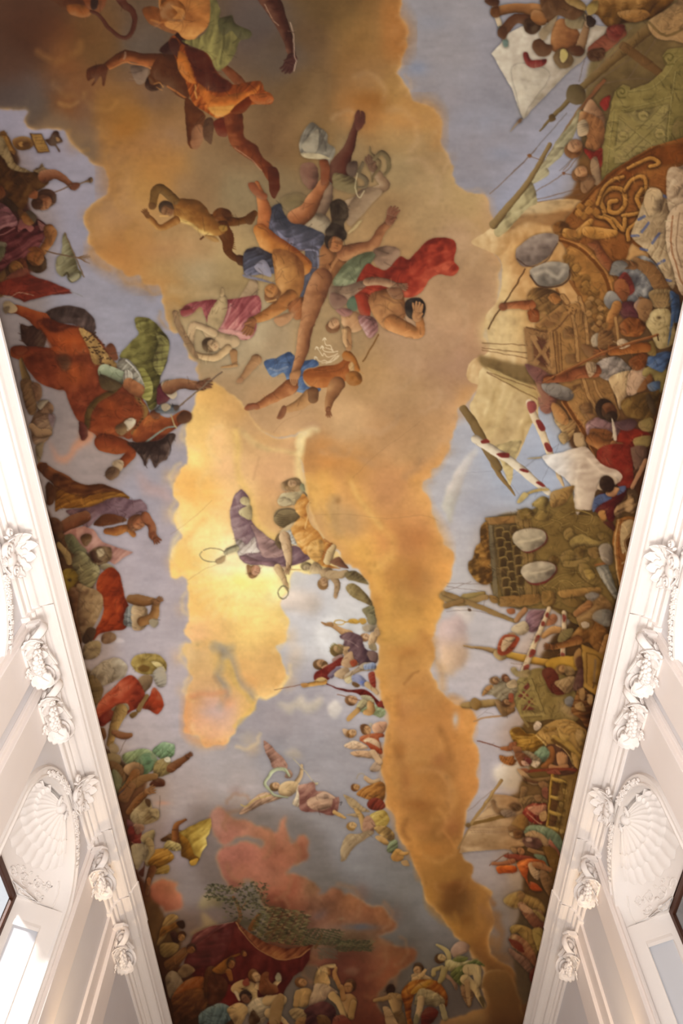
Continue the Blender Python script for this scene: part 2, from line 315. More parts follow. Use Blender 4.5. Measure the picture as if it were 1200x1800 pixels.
        # scrolls and leaves in the lower vault
        for e in (-1, 1):
            tt = bpy.data.objects['wall_' + side]
            for q0, p0, r0, dr in ((1.36, .62, .085, 1), (1.30, .88, .07, -1), (1.44, .98, .06, 1), (1.44, .36, .06, -1), (1.22, 1.10, .05, 1)):
                pts = [E(q0 + r0 * 1.3 * (1 - i / 26) * math.sin(dr * i * .42), e * (p0 + r0 * 1.5 * (1 - i / 26) * math.cos(i * .42)), .008) for i in range(24)]
                sub(tt, 'scroll', G().tube(pts, [.013 - .0003 * i for i in range(24)], 6))
            g = G()
            for i in range(16): a_ = i * .7; flower(g, E(1.33 + .10 * math.sin(i * 1.9), e * (.40 + .047 * i), .01), D(1, 0, -1), .028)
            sub(tt, 'flower_spray', g, kind='stuff')
            sub(tt, 'raised_border', G().tube([E(1.12 + .43 * i / 12, e * (1.30 + .04 * math.sin(i / 12 * PI)), .0) for i in range(13)], .014, 6))
            sub(tt, 'raised_border', G().tube([E(1.52, e * (.25 + 1.05 * i / 14), .0) for i in range(15)], .012, 6))
            g = G(); rr_ = [(X(s, -DEEP + .10), c + e * (HW[s] - JIN - .08), Z(SPR) - .005), (X(s, -DEEP + .10), c + e * (HW[s] - JIN - .36), Z(SPR) - .005), (X(s, -DEEP + .34), c + e * (HW[s] - JIN * .55 - .06), Z(SPR) - .005)]
            g.tube(rr_ + rr_[:1], .012, 6); q = sum((Vector(v) for v in rr_), Vector()) / 3
            volute(g, q, (1, 0, 0), (0, 1, 0), (0, 0, 1), .06, 1.6, .012, 1); sub(tt, 'corner_scroll', g)
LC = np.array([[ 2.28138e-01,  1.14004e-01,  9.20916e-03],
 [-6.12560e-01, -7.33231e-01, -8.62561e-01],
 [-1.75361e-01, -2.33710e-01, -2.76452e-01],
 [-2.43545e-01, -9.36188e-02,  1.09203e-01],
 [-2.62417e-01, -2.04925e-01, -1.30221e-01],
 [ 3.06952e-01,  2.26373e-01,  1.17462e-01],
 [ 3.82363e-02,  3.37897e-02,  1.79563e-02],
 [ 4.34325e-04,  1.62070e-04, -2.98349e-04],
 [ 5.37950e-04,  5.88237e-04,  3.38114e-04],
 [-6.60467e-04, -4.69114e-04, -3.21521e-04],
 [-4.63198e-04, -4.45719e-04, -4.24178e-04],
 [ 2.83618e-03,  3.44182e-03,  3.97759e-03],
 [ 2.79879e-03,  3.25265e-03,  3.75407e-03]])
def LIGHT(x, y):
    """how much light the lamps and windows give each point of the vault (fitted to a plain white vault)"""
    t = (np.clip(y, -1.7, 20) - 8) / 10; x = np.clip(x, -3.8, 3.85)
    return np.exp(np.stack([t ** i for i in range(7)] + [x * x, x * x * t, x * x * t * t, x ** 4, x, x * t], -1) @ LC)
# ---------------------------------------------------------------- fresco paint kit
# The fresco is painted stroke by stroke on a pigment map (one cell = 1/1200 of the picture's
# width on the measured cartoon) and then laid as pigment on the vertices of the real vault.
PAD = (240, 170); PW, PH = 1680, 2170          # the cartoon reaches past what the photograph shows
rng = np.random.default_rng(7)
PAINT = np.zeros((PH, PW, 3), np.float32)
PID = np.zeros((PH, PW), np.int32)
PARTS = [('sky', None)]
CUR = 0
def hexc(h):
    if not isinstance(h, str): return np.array(h, np.float32)
    return np.array([int(h[i:i+2], 16) for i in (0, 2, 4)], np.float32) / 255
def up(a, h, w):
    ys = np.linspace(0, a.shape[0] - 1.001, h); xs = np.linspace(0, a.shape[1] - 1.001, w)
    y0 = ys.astype(int); x0 = xs.astype(int); fy = (ys - y0)[:, None]; fx = (xs - x0)[None]
    fy = fy * fy * (3 - 2 * fy); fx = fx * fx * (3 - 2 * fx)
    return (a[y0][:, x0] * (1 - fy) * (1 - fx) + a[y0 + 1][:, x0] * fy * (1 - fx)
            + a[y0][:, x0 + 1] * (1 - fy) * fx + a[y0 + 1][:, x0 + 1] * fy * fx).astype(np.float32)
def noise(cell, octs=3, ax=1.0):
    out = np.zeros((PH, PW), np.float32); amp = 1; tot = 0
    for o in range(octs):
        c = max(cell / 2 ** o, 1.5)
        out += amp * up(rng.normal(size=(int(PH / c) + 3, int(PW / (c * ax)) + 3)), PH, PW); tot += amp * amp; amp *= .55
    return gauss(out / math.sqrt(tot) * .8, .8 if cell < 20 else 2.2)
def blur1(a, r, ax):
    k = int(max(1, round(r)))
    b = np.concatenate([np.repeat(np.take(a, [0], ax), k + 1, ax), a, np.repeat(np.take(a, [-1], ax), k, ax)], ax)
    c = np.cumsum(b, ax, dtype=np.float64); n = a.shape[ax]
    hi = np.take(c, np.arange(2 * k + 1, 2 * k + 1 + n), ax); lo = np.take(c, np.arange(0, n), ax)
    return ((hi - lo) / (2 * k + 1)).astype(np.float32)
def gauss(a, s):
    if s < .35: return a
    if s < .9:
        for ax in (0, 1):
            p = np.pad(a, [(1, 1) if i == ax else (0, 0) for i in range(a.ndim)], mode='edge')
            n = a.shape[ax]; w = s * s / 2 * .9
            a = (np.take(p, np.arange(0, n), ax) * w + np.take(p, np.arange(1, n + 1), ax) * (1 - 2 * w) + np.take(p, np.arange(2, n + 2), ax) * w)
        return a.astype(np.float32)
    for _ in range(3):
        for ax in (0, 1): a = blur1(a, s * .95, ax)
    return a
NB = noise(90, 5); NM = noise(34, 4); NM2 = noise(30, 4); NF = noise(5, 2); NS = noise(9, 3, 3.0); NC = noise(160, 4); NB2 = noise(80, 5); NG = noise(13, 2); NW = np.tanh(1.8 * noise(9, 2, 2.6)); NV = np.tanh(1.8 * noise(20, 2, .42)); srnd = random.Random(5)
XF = (0., 0., 1.)
def O(x=0, y=0, k=1):
    '''the strokes that follow are measured on an enlargement: corner x, y and scale k'''
    global XF; XF = (x, y, k)
def P(s):
    if isinstance(s, str): s = [float(v) for v in s.split()]
    return np.array(s, float).reshape(-1, 2) / XF[2] + XF[:2]
def spline(p, closed=True, n=5):
    p = np.asarray(p, float); m = len(p)
    if m < 3: return p
    if closed: a, b, c, d = np.roll(p, 1, 0), p, np.roll(p, -1, 0), np.roll(p, -2, 0)
    else:
        e = np.concatenate([[2 * p[0] - p[1]], p, [2 * p[-1] - p[-2]]]); a, b, c, d = e[:-3], e[1:-2], e[2:-1], e[3:]
    t = np.linspace(0, 1, n, endpoint=False)[None, :, None]
    a, b, c, d = a[:, None], b[:, None], c[:, None], d[:, None]
    q = .5 * (2 * b + (c - a) * t + (2 * a - 5 * b + 4 * c - d) * t * t + (3 * b - a - 3 * c + d) * t ** 3)
    q = q.reshape(-1, p.shape[1])
    return q if closed else np.concatenate([q, p[-1:]])
def polymask(poly, x0, y0, w, h, ss=3):
    """even-odd coverage of a polygon on the box (x0, y0, w, h)"""
    H, W = h * ss, w * ss
    p = (poly - [x0, y0]) * ss; q = np.roll(p, -1, 0)
    acc = np.zeros((H, W + 1), np.int32)
    for (ax, ay), (bx, by) in zip(p, q):
        if ay > by: ax, ay, bx, by = bx, by, ax, ay
        i0 = max(0, math.ceil(ay - .5)); i1 = min(H - 1, math.ceil(by - .5) - 1)
        if i1 < i0: continue
        ys = np.arange(i0, i1 + 1); xs = ax + (ys + .5 - ay) * (bx - ax) / (by - ay)
        np.add.at(acc, (ys, np.clip(np.ceil(xs - .5), 0, W).astype(int)), 1)
    m = (np.cumsum(acc, 1)[:, :W] & 1).astype(np.float32)
    return m.reshape(h, ss, w, ss).mean((1, 3))
def box(lo, hi, pad):
    x0 = max(0, int(lo[0] - pad)); y0 = max(0, int(lo[1] - pad)); x1 = min(PW, int(hi[0] + pad) + 2); y1 = min(PH, int(hi[1] + pad) + 2)
    return x0, y0, x1 - x0, y1 - y0
GLOW = np.array([430., 1010.])
def lightdir(c, la):
    if la is not None: return np.array([math.cos(math.radians(la)), math.sin(math.radians(la))])
    d = GLOW + PAD - c; return d / (np.linalg.norm(d) + 1e-6)
WARM = np.array([1.0, .84, .66], np.float32); DEEP = np.array([.22, .10, .05], np.float32)
def tones(col, lo, hi):
    col = hexc(col) * .95
    hi = hexc(hi) if hi is not None else col * .55 + WARM * .45 * (.30 + .70 * col.max())
    lo = hexc(lo) if lo is not None else col * .48 + DEEP * .22
    return col, lo, hi
GREY = .07; HALO = 0
def put(sl, m, rgb, GREY=GREY):
    if GREY: g = rgb.mean(-1, keepdims=True); rgb = rgb * (1 - GREY) + g * GREY
    PAINT[sl] = PAINT[sl] * (1 - m[..., None]) + rgb * m[..., None]
    if CUR: 
        i = PID[sl]; i[m > .5] = CUR
def F(pts, col, v=.8, r=None, soft=.5, op=1., fold=None, lo=None, hi=None, la=None, tex=.05, hard=False, nz=0):
    """a filled shape, modelled light and dark towards the painted glow; fold = (angle, spacing, depth)"""
    p = P(pts) + PAD
    if not hard: p = spline(p)
    l, h_ = p.min(0), p.max(0)
    if h_[0] < 2 or h_[1] < 2 or l[0] > PW - 2 or l[1] > PH - 2: return
    size = math.sqrt(max((h_ - l).prod(), 9)); r = r or min(max(size * .13, 1.6), 16)
    x0, y0, w, h = box(l, h_, 4.5 * r + soft * 3 + nz + 2)
    sl = np.s_[y0:y0 + h, x0:x0 + w]
    m = polymask(p, x0, y0, w, h)
    if nz:
        yy, xx = np.mgrid[0:h, 0:w]
        m = m[np.clip(yy + NM[sl] * nz, 0, h - 1).astype(int), np.clip(xx + NM2[sl] * nz, 0, w - 1).astype(int)]
        m = gauss(m, .7)
    L = lightdir((l + h_) / 2, la); sh = np.zeros_like(m)
    if v:
        b = gauss(m, r * .6); k = r * .75
        dx, dy = int(round(L[0] * k)), int(round(L[1] * k))
        sh = (np.roll(b, (dy, dx), (0, 1)) - np.roll(b, (-dy, -dx), (0, 1))) * v * .55
        if size > 18:
            bb = gauss(m, r * 1.5); k = r * 1.9; dx, dy = int(round(L[0] * k)), int(round(L[1] * k))
            sh += (np.roll(bb, (dy, dx), (0, 1)) - np.roll(bb, (-dy, -dx), (0, 1))) * v * .62
        b2 = gauss(m, r * .3); sh -= (1 - b2) * v * .42
    if fold:
        a, lam, amp = fold; a = math.radians(a); yy, xx = np.mgrid[y0:y0 + h, x0:x0 + w]
        u = (xx * math.cos(a) + yy * math.sin(a)) * XF[2] / lam + NM[sl] * .16 + NB[sl] * .38
        fr = u - np.floor(u); s = np.where(fr < .82, 1 - 2 * fr / .82, -1 + 2 * (fr - .82) / .18); s2 = np.sin(2 * math.pi * (u * 1.9 + NM2[sl] * .3))
        sh = sh + amp * (s * .85 + .3 * s2 - .1) * (.75 + .5 * NM2[sl])
    if tex and size > 7:                        # broken brushwork, never the same on two shapes
        q = (srnd.randrange(PH), srnd.randrange(PW)); ty = np.arange(y0 + q[0], y0 + q[0] + h) % PH; tx = np.arange(x0 + q[1], x0 + q[1] + w) % PW
        br = (NW if srnd.random() < .5 else NV)[np.ix_(ty, tx)]; sh = sh + br * (.30 if fold else .17) * (1 - .5 * (size < 14))
    if tex: sh = sh + NS[sl] * tex * 1.2 + NF[sl] * tex * .9 + NG[sl] * tex * 3.2 + NM[sl] * tex * 1.2
    if HALO and size > 6: PAINT[sl] *= (1 - HALO * gauss(m, 2.4) * (1 - m))[..., None]
    c, lo, hi = tones(col, lo, hi); s = np.clip(sh, -1, 1)[..., None]
    rgb = c + np.where(s > 0, (hi - c) * s * .8, (c - lo) * s)
    put(sl, gauss(m, soft) * op, rgb)
def L(spine, col, v=.95, soft=.45, op=1., lo=None, hi=None, la=None, tex=.05, n=4):
    """a tapering limb or rope: spine of x y width triples, shaded round"""
    q = np.array([float(t) for t in spine.split()] if isinstance(spine, str) else spine, float).reshape(-1, 3) / XF[2]
    q[:, :2] += np.add(PAD, XF[:2]); q = spline(q, False, n) if len(q) > 2 else q
    l = (q[:, :2] - q[:, 2:] / 2).min(0); h_ = (q[:, :2] + q[:, 2:] / 2).max(0)
    if h_[0] < 2 or h_[1] < 2 or l[0] > PW - 2 or l[1] > PH - 2: return
    x0, y0, w, h = box(l, h_, 3); sl = np.s_[y0:y0 + h, x0:x0 + w]
    yy, xx = np.mgrid[y0:y0 + h, x0:x0 + w].astype(np.float32)
    best = np.full((h, w), 1e9, np.float32); nx = np.zeros((h, w), np.float32); ny = np.zeros((h, w), np.float32)
    for (ax, ay, aw), (bx, by, bw) in zip(q[:-1], q[1:]):
        dx, dy = bx - ax, by - ay; t = np.clip(((xx - ax) * dx + (yy - ay) * dy) / (dx * dx + dy * dy + 1e-9), 0, 1)
        ex, ey = xx - ax - t * dx, yy - ay - t * dy; rad = np.maximum((aw + (bw - aw) * t) / 2, .3)
        d = np.sqrt(ex * ex + ey * ey) - rad; k = d < best
        best = np.where(k, d, best); nx = np.where(k, ex / rad, nx); ny = np.where(k, ey / rad, ny)
    m = np.clip(.5 - best / max(soft * 2, .6), 0, 1)
    if v and q[:, 2].max() > 6: nx, ny = gauss(nx, 1.3), gauss(ny, 1.3)
    D = lightdir((l + h_) / 2, la); rr = np.clip(nx * nx + ny * ny, 0, 1)
    sh = (nx * D[0] + ny * D[1]) * v * .85 + .12 * v - .30 * v * rr ** 2
    if tex: sh = sh + NS[sl] * tex * 1.2 + NF[sl] * tex * .8 + NG[sl] * tex * 3.2 + NM[sl] * tex
    if HALO and v: PAINT[sl] *= (1 - HALO * gauss(m, 2.0) * (1 - m))[..., None]
    c, lo, hi = tones(col, lo, hi); s = np.clip(sh, -1, 1)[..., None]
    put(sl, m * op, c + np.where(s > 0, (hi - c) * s * .8, (c - lo) * s))
def S(pts, w, col, op=1., soft=.5, w2=None):
    """a plain brush line"""
    p = P(pts); ws = np.linspace(w, w if w2 is None else w2, len(p))
    L(np.c_[(p - XF[:2]) * XF[2], ws].ravel(), col, v=0, soft=soft, op=op, tex=.04)
def H(x, y, r, a, hair='4a2c18', skin='b07a50', face=1, beard=None, fr=None):
    """a head: a = direction of the crown in degrees (0 right, 90 down); face -1/0/1 looks to one side, away or the other"""
    c, s = math.cos(math.radians(a)), math.sin(math.radians(a))
    T = lambda u, t: (x + u * c - t * s, y + u * s + t * c)     # u along the crown, t to the side
    def ell(u, t, ru, rt): return np.array([T(u + ru * math.cos(q), t + rt * math.sin(q)) for q in np.linspace(0, 2 * math.pi, 14, endpoint=False)]).ravel()
    F(ell(.15 * r, -.12 * r * face, 1.14 * r, 1.0 * r), hair, v=.7, tex=.12)
    if face:
        F(ell(-.22 * r, .24 * r * face, .92 * r, .8 * r), skin, v=.85)
        dk = tones(skin, None, None)[1]; f = face
        if r / XF[2] >= 3.5:
            for t in (.08, .55): S(T(.05 * r, t * r * f) + T(.02 * r, (t + .26) * r * f), r * .22, dk, .42)
            S(T(.15 * r, .38 * r * f) + T(-.38 * r, .46 * r * f), r * .14, dk, .25)
            S(T(-.38 * r, .46 * r * f) + T(-.40 * r, .30 * r * f), r * .16, dk, .35)
            S(T(-.66 * r, .22 * r * f) + T(-.66 * r, .5 * r * f), r * .15, '6e2f22', .35)
            S(T(.42 * r, .1 * r * f) + T(.44 * r, .5 * r * f), r * .3, tones(skin, None, None)[2], .5, soft=1)
            S(T(.30 * r, -.45 * r * f) + T(-.7 * r, -.35 * r * f), r * .3, hair, .55, soft=.8)
        if beard: F(ell(-.85 * r, .25 * r * f, .62 * r, .66 * r), beard, v=.7, tex=.15)
def hand(x, y, a, s, col, spread=26, curl=0.):
    """palm, four fingers and a thumb; a = pointing direction"""
    A = math.radians(a); L([x, y, s * .62, x + s * .45 * math.cos(A), y + s * .45 * math.sin(A), s * .6], col)
    for i, (d, ln) in enumerate(((-1.1, .42), (-.35, .52), (.35, .5), (1.05, .4))):
        B = A + math.radians(d * spread * .55); bx, by = x + s * (.42 * math.cos(A) - d * .2 * math.sin(A)), y + s * (.42 * math.sin(A) + d * .2 * math.cos(A))
        C = B + math.radians(curl)
        L([bx, by, s * .2, bx + s * ln * .55 * math.cos(B), by + s * ln * .55 * math.sin(B), s * .18, bx + s * ln * (.55 * math.cos(B) + .5 * math.cos(C)), by + s * ln * (.55 * math.sin(B) + .5 * math.sin(C)), s * .12], col)
    T = A + math.radians(70); L([x + s * .1 * math.cos(T), y + s * .1 * math.sin(T), s * .22, x + s * .42 * math.cos(T - .35), y + s * .42 * math.sin(T - .35), s * .14], col)
def field(cps, sl, pw=4.4):
    """smooth colour between measured spots of colour"""
    y0, x0 = sl[0].start, sl[1].start; h, w = sl[0].stop - y0, sl[1].stop - x0
    st = 6; ys = np.arange(0, h + st, st) + y0; xs = np.arange(0, w + st, st) + x0
    X, Y = np.meshgrid(xs, ys); num = 0; den = 0
    for x, y, c in cps:
        k = 1 / (((X - (x / XF[2] + XF[0] + PAD[0])) ** 2 + (Y - (y / XF[2] + XF[1] + PAD[1])) ** 2) / 900 + .6) ** (pw / 2); num = num + k[..., None] * hexc(c); den = den + k
    g = (num / den[..., None]).astype(np.float32)
    return np.stack([up(g[..., i], g.shape[0] * st, g.shape[1] * st)[:h, :w] for i in range(3)], -1)
def CPS(s):
    t = s.split(); return [(float(t[i]), float(t[i + 1]), t[i + 2]) for i in range(0, len(t), 3)]
def cloud(pts, cps, soft=1.5, nz=6, rim=None, rw=5, rop=.8, la=None, bil=.10, op=1., vol=.25, hard=False):
    """a bank of cloud: soft lobed outline, colour field, billows, lit rim"""
    p = spline(P(pts) + PAD) if not hard else P(pts) + PAD
    l, h_ = p.min(0), p.max(0); x0, y0, w, h = box(l, h_, 4 * rw + nz * 2 + soft * 3)
    sl = np.s_[y0:y0 + h, x0:x0 + w]; m = polymask(p, x0, y0, w, h, 2)
    if nz:
        yy, xx = np.mgrid[0:h, 0:w]
        m = m[np.clip(yy + NM[sl] * nz + NF[sl] * .6, 0, h - 1).astype(int), np.clip(xx + NM2[sl] * nz, 0, w - 1).astype(int)]
    rgb = field(CPS(cps), sl) if isinstance(cps, str) and ' ' in cps else np.broadcast_to(hexc(cps), (h, w, 3))
    D = lightdir((l + h_) / 2, la)
    k = np.roll(NB, (int(D[1] * 9), int(D[0] * 9)), (0, 1))[sl] - NB[sl]
    sh = (k * .35 + NB2[sl] * .4 + NM[sl] * .16 + NF[sl] * .05) * bil * 1.7
    rgb = rgb * (1 + sh[..., None] * np.array([.9, 1., 1.15], np.float32))
    if vol:
        b = gauss(m, rw * 2.2); rgb = rgb * (1 + vol * (np.roll(b, (int(D[1] * rw * 2), int(D[0] * rw * 2)), (0, 1)) - np.roll(b, (-int(D[1] * rw * 2), -int(D[0] * rw * 2)), (0, 1))))[..., None]
    if rim:
        b = gauss(m, rw * .8); e = np.clip((1 - b) * 2, 0, 1) ** 1.4 * rop * np.clip(.75 + NM2[sl] * .6, 0, 1.2)
        e = np.clip(e, 0, 1)[..., None]; rgb = rgb * (1 - e) + hexc(rim) * e
    put(sl, gauss(m, soft) * op, rgb, .10)
def W(x, y, rx, ry, col, op=.5, a=0, nz=.3):
    """a soft wash"""
    x, y, rx, ry = x / XF[2] + XF[0], y / XF[2] + XF[1], rx / XF[2], ry / XF[2]
    r = max(rx, ry) * 2.4; x0, y0, w, h = box((x + PAD[0], y + PAD[1]), (x + PAD[0], y + PAD[1]), r)
    if w < 2 or h < 2: return
    sl = np.s_[y0:y0 + h, x0:x0 + w]; yy, xx = np.mgrid[y0:y0 + h, x0:x0 + w].astype(np.float32); xx -= x + PAD[0]; yy -= y + PAD[1]
    c, s = math.cos(math.radians(a)), math.sin(math.radians(a)); u, t = (xx * c + yy * s) / rx, (-xx * s + yy * c) / ry
    m = np.exp(-(u * u + t * t)) * op * np.clip(1 + NM[sl] * nz, 0, 2)
    PAINT[sl] = PAINT[sl] * (1 - np.clip(m, 0, 1)[..., None]) + hexc(col) * np.clip(m, 0, 1)[..., None]
def glaze(pts, mul, soft=14):
    """a thin transparent layer of umber over a whole passage"""
    p = spline(P(pts) + PAD); l, h_ = p.min(0), p.max(0); x0, y0, w, h = box(l, h_, soft * 3); sl = np.s_[y0:y0 + h, x0:x0 + w]
    m = gauss(polymask(p, x0, y0, w, h, 1), soft)[..., None]; PAINT[sl] *= 1 - m * (1 - np.array(mul, np.float32))
def part(name, label=None):
    global CUR
    if name is None: CUR = 0; return
    PARTS.append((name, label)); CUR = len(PARTS) - 1
def R(pts, w, col, op=.7, w2=None):
    """a soft ridge of light or dark in a cloud"""
    S(pts, w * 1.5, col, op * .9, soft=max(w / XF[2] * .62, .6), w2=w2)
def accents(pts, n, dark=.52, light=1.42, ln=(5, 17), wd=(.8, 2.2), op=.6, base=0.):
    """small loaded-brush accents inside painted figures: each repeats the local colour darker or lighter"""
    global CUR
    CUR, keep = 0, CUR; p = spline(P(pts) + PAD); l, h_ = p.min(0), p.max(0); x0, y0, w, h = box(l, h_, 0); m = polymask(p, x0, y0, w, h, 1); snap = PAINT.copy(); r = srnd
    for _ in range(n):
        x, y = r.uniform(0, w - 1), r.uniform(0, h - 1)
        if m[int(y), int(x)] < .5: continue
        Y, X = int(y + y0), int(x + x0)
        if not PID[Y, X] or PARTS[PID[Y, X]][0] in ('cloud', 'crowd', 'sail', 'banner', 'shield', 'mast', 'thunderbolts', 'canopy'): continue
        a = base + 3.2 * NM[Y, X] + 2.2 * NB[Y, X]; s_ = r.uniform(*ln); b = a + r.uniform(-.7, .7); k = r.random() < .58
        q = [X - PAD[0] - .5 * s_ * math.cos(a), Y - PAD[1] - .5 * s_ * math.sin(a), X - PAD[0], Y - PAD[1], X - PAD[0] + .5 * s_ * math.cos(b), Y - PAD[1] + .5 * s_ * math.sin(b)]
        e = [int(np.clip(v, 0, z)) for v, z in ((q[4] + PAD[0], PW - 1), (q[5] + PAD[1], PH - 1))]
        if PID[e[1], e[0]] != PID[Y, X]: continue
        c = snap[Y, X]; c = c * dark * np.array([1.04, .96, .88]) if k else np.minimum(c * light * np.array([1.02, 1, .96]), .93)
        w_ = r.uniform(*wd); S(q, w_ * .5, c, op * r.uniform(.6, 1), w2=w_)
    CUR = keep
def finish():
    """dry brush: nudge every edge a little, break the tone with plaster grain and a few cracks"""
    global PAINT, PID
    dx = NG * .55 + NS * .4; dy = np.roll(NG, (311, 177), (0, 1)) * .55 + np.roll(NS, (97, 411), (0, 1)) * .4
    X = np.clip(np.arange(PW)[None] + dx, 0, PW - 1.01); Y = np.clip(np.arange(PH)[:, None] + dy, 0, PH - 1.01)
    x0 = X.astype(int); y0 = Y.astype(int); fx = (X - x0)[..., None].astype(np.float32); fy = (Y - y0)[..., None].astype(np.float32)
    PID = PID[(Y + .5).astype(int), (X + .5).astype(int)]
    p = PAINT
    PAINT = (p[y0, x0] * (1 - fx) + p[y0, x0 + 1] * fx) * (1 - fy) + (p[y0 + 1, x0] * (1 - fx) + p[y0 + 1, x0 + 1] * fx) * fy
    PAINT *= (1 + .012 * NF + .004 * NG + .012 * NS)[..., None]
    PAINT *= np.array([1.075, 1.055, 1.0], np.float32)
    np.clip(PAINT, .008, 1, PAINT)
# ---------------------------------------------------------------- sky and clouds
PAINT[:] = field(CPS('780 60 8a8489 840 250 8a848c 900 120 87828a 950 320 9592a0 60 250 8a828f 150 330 8d8795 230 560 8f8b98 120 640 8a8490 260 700 979099 '
 '250 800 9b939c 200 860 9c939d 280 960 a69ca6 250 1100 aa9fa6 160 1180 a3979d 290 1210 b0a3a8 250 1340 a99c9e 300 1390 a1918f 470 1270 9a9299 560 1230 a59ea6 '
 '540 1080 c9c4c8 590 1110 d0cccd 610 1200 b4aeb6 480 1330 8f8a90 420 1360 a2989a 600 1340 948e94 450 1470 8a8284 560 1470 878082 600 1560 77706f 680 1600 6e6867 720 1560 6a6563 '
 '760 1680 5f5753 620 1700 665c58 600 1800 564c48 330 1560 80726f 350 1620 725f5a 300 1480 89797a 830 880 a5a2ac 900 830 a3a5b3 960 840 a3a8ba 800 860 b0acb2 820 960 b4adb1 '
 '800 1000 b8b0b0 830 1120 b9b0b2 860 1180 b6acb0 870 1240 b3a9ae 860 1330 a79ca0 900 1300 ac9e9d 880 1520 8d7f7c 850 1500 8d807e 900 1590 77695f 860 1620 665953 880 1700 5a4b42 '
 '1000 820 9aa3b8 960 900 a4a5b0 800 1780 544a48'), np.s_[0:PH, 0:PW], 4.4)
PAINT *= (1 + NB * .022 + NM * .014 + NS * .012)[..., None] * (1 + NC[..., None] * np.array([.012, .0, -.012], np.float32))
for q in '800 130 40 18 9a949c .35 850 210 60 25 8a90a4 .3 860 60 50 20 9793a0 .3 760 40 30 14 7f8496 .35 880 270 30 16 8188a0 .35 730 120 22 14 76809a .5 100 330 40 18 a29aa6 .3 200 640 50 24 9a9cae .3 60 230 30 14 a79faf .35'.split('\n'):
    t = q.split()
    for i in range(0, len(t), 6): W(*map(float, t[i:i+4]), t[i+4], float(t[i+5]))
part('cloud', 'pink cloud trailing behind the rearing horse')
cloud('85 770 105 800 125 790 140 760 150 745 170 755 160 775 140 790 118 812 95 806', '90 780 a8847e 130 800 c08468 160 755 c07f5f', 3, 4, op=.75, vol=.1)
cloud('240 830 265 850 290 865 300 885 270 875 250 860', 'b99088', 5, 4, op=.5)
part('cloud', 'faint white streak beside the ship masts')
cloud('792 925 785 905 775 890 783 862 795 840 802 820 820 800 835 790 838 798 822 822 812 850 802 880 796 905', '800 850 c4b6ac 780 890 b2aa9c 830 800 cfc6c4', 2.5, 4, op=.8)
part('cloud', 'ragged pale wisp under the spear')
cloud('488 1238 500 1236 510 1240 530 1222 535 1235 560 1222 562 1240 545 1250 520 1247 515 1255 505 1250', 'cabba6', 3, 5, op=.7)
part('cloud', 'small white puff left of the nymphs')
cloud('575 1240 590 1230 604 1240 600 1258 588 1262 578 1255', 'd8cdc4', 2, 4, op=.75)
part('cloud', 'tiny tan wisp above the flying angel')
cloud('500 1325 520 1318 535 1330 515 1335', 'b3a08c', 3, 3, op=.6)
part('cloud', 'white haze behind the crowned god')
cloud('555 1105 575 1085 600 1075 620 1100 615 1130 590 1150 570 1155 555 1130', 'd6d3d6', 6, 5, op=.7)
part('cloud', 'pink haze below the laurel wreath')
cloud('495 1045 520 1040 560 1050 550 1075 520 1080 500 1065', 'e0c7b4', 6, 6, op=.6)
part('cloud', 'tan haze beside the golden cloud')
cloud('505 1150 525 1140 530 1170 510 1190', 'd0b292', 6, 6, op=.45)
part('cloud', 'thin white streak over the left crowd')
cloud('120 1125 200 1128 218 1126 205 1120 180 1122', 'c9bdc4', 1.5, 2, op=.6)
part('cloud', 'tall pink and ochre puff beside the cloud column')
cloud('765 1110 790 1080 812 1090 815 1130 820 1160 800 1185 782 1180 768 1150', '790 1095 c0a29c 800 1160 c49a76 780 1175 c8a27a', 4, 7, op=.8)
part('cloud', 'small white puff above the ship rigging')
cloud('795 1060 810 1050 830 1070 825 1095 805 1085', 'd0bfb4', 3, 4, op=.75)
part('cloud', 'white cloud over the lowest boat')
cloud('870 1350 890 1330 915 1325 930 1345 915 1375 890 1385 870 1370', 'c4b39e', 4, 7, op=.75)
part('cloud', 'grey white cloud below the orange cloak')
cloud('880 1500 900 1510 925 1530 935 1560 905 1560 890 1540', 'a28f7f', 4, 6, op=.65)
part('cloud', 'small grey puff at the lower right')
cloud('920 1610 945 1605 950 1630 930 1640', '8a776a', 3, 5, op=.6)
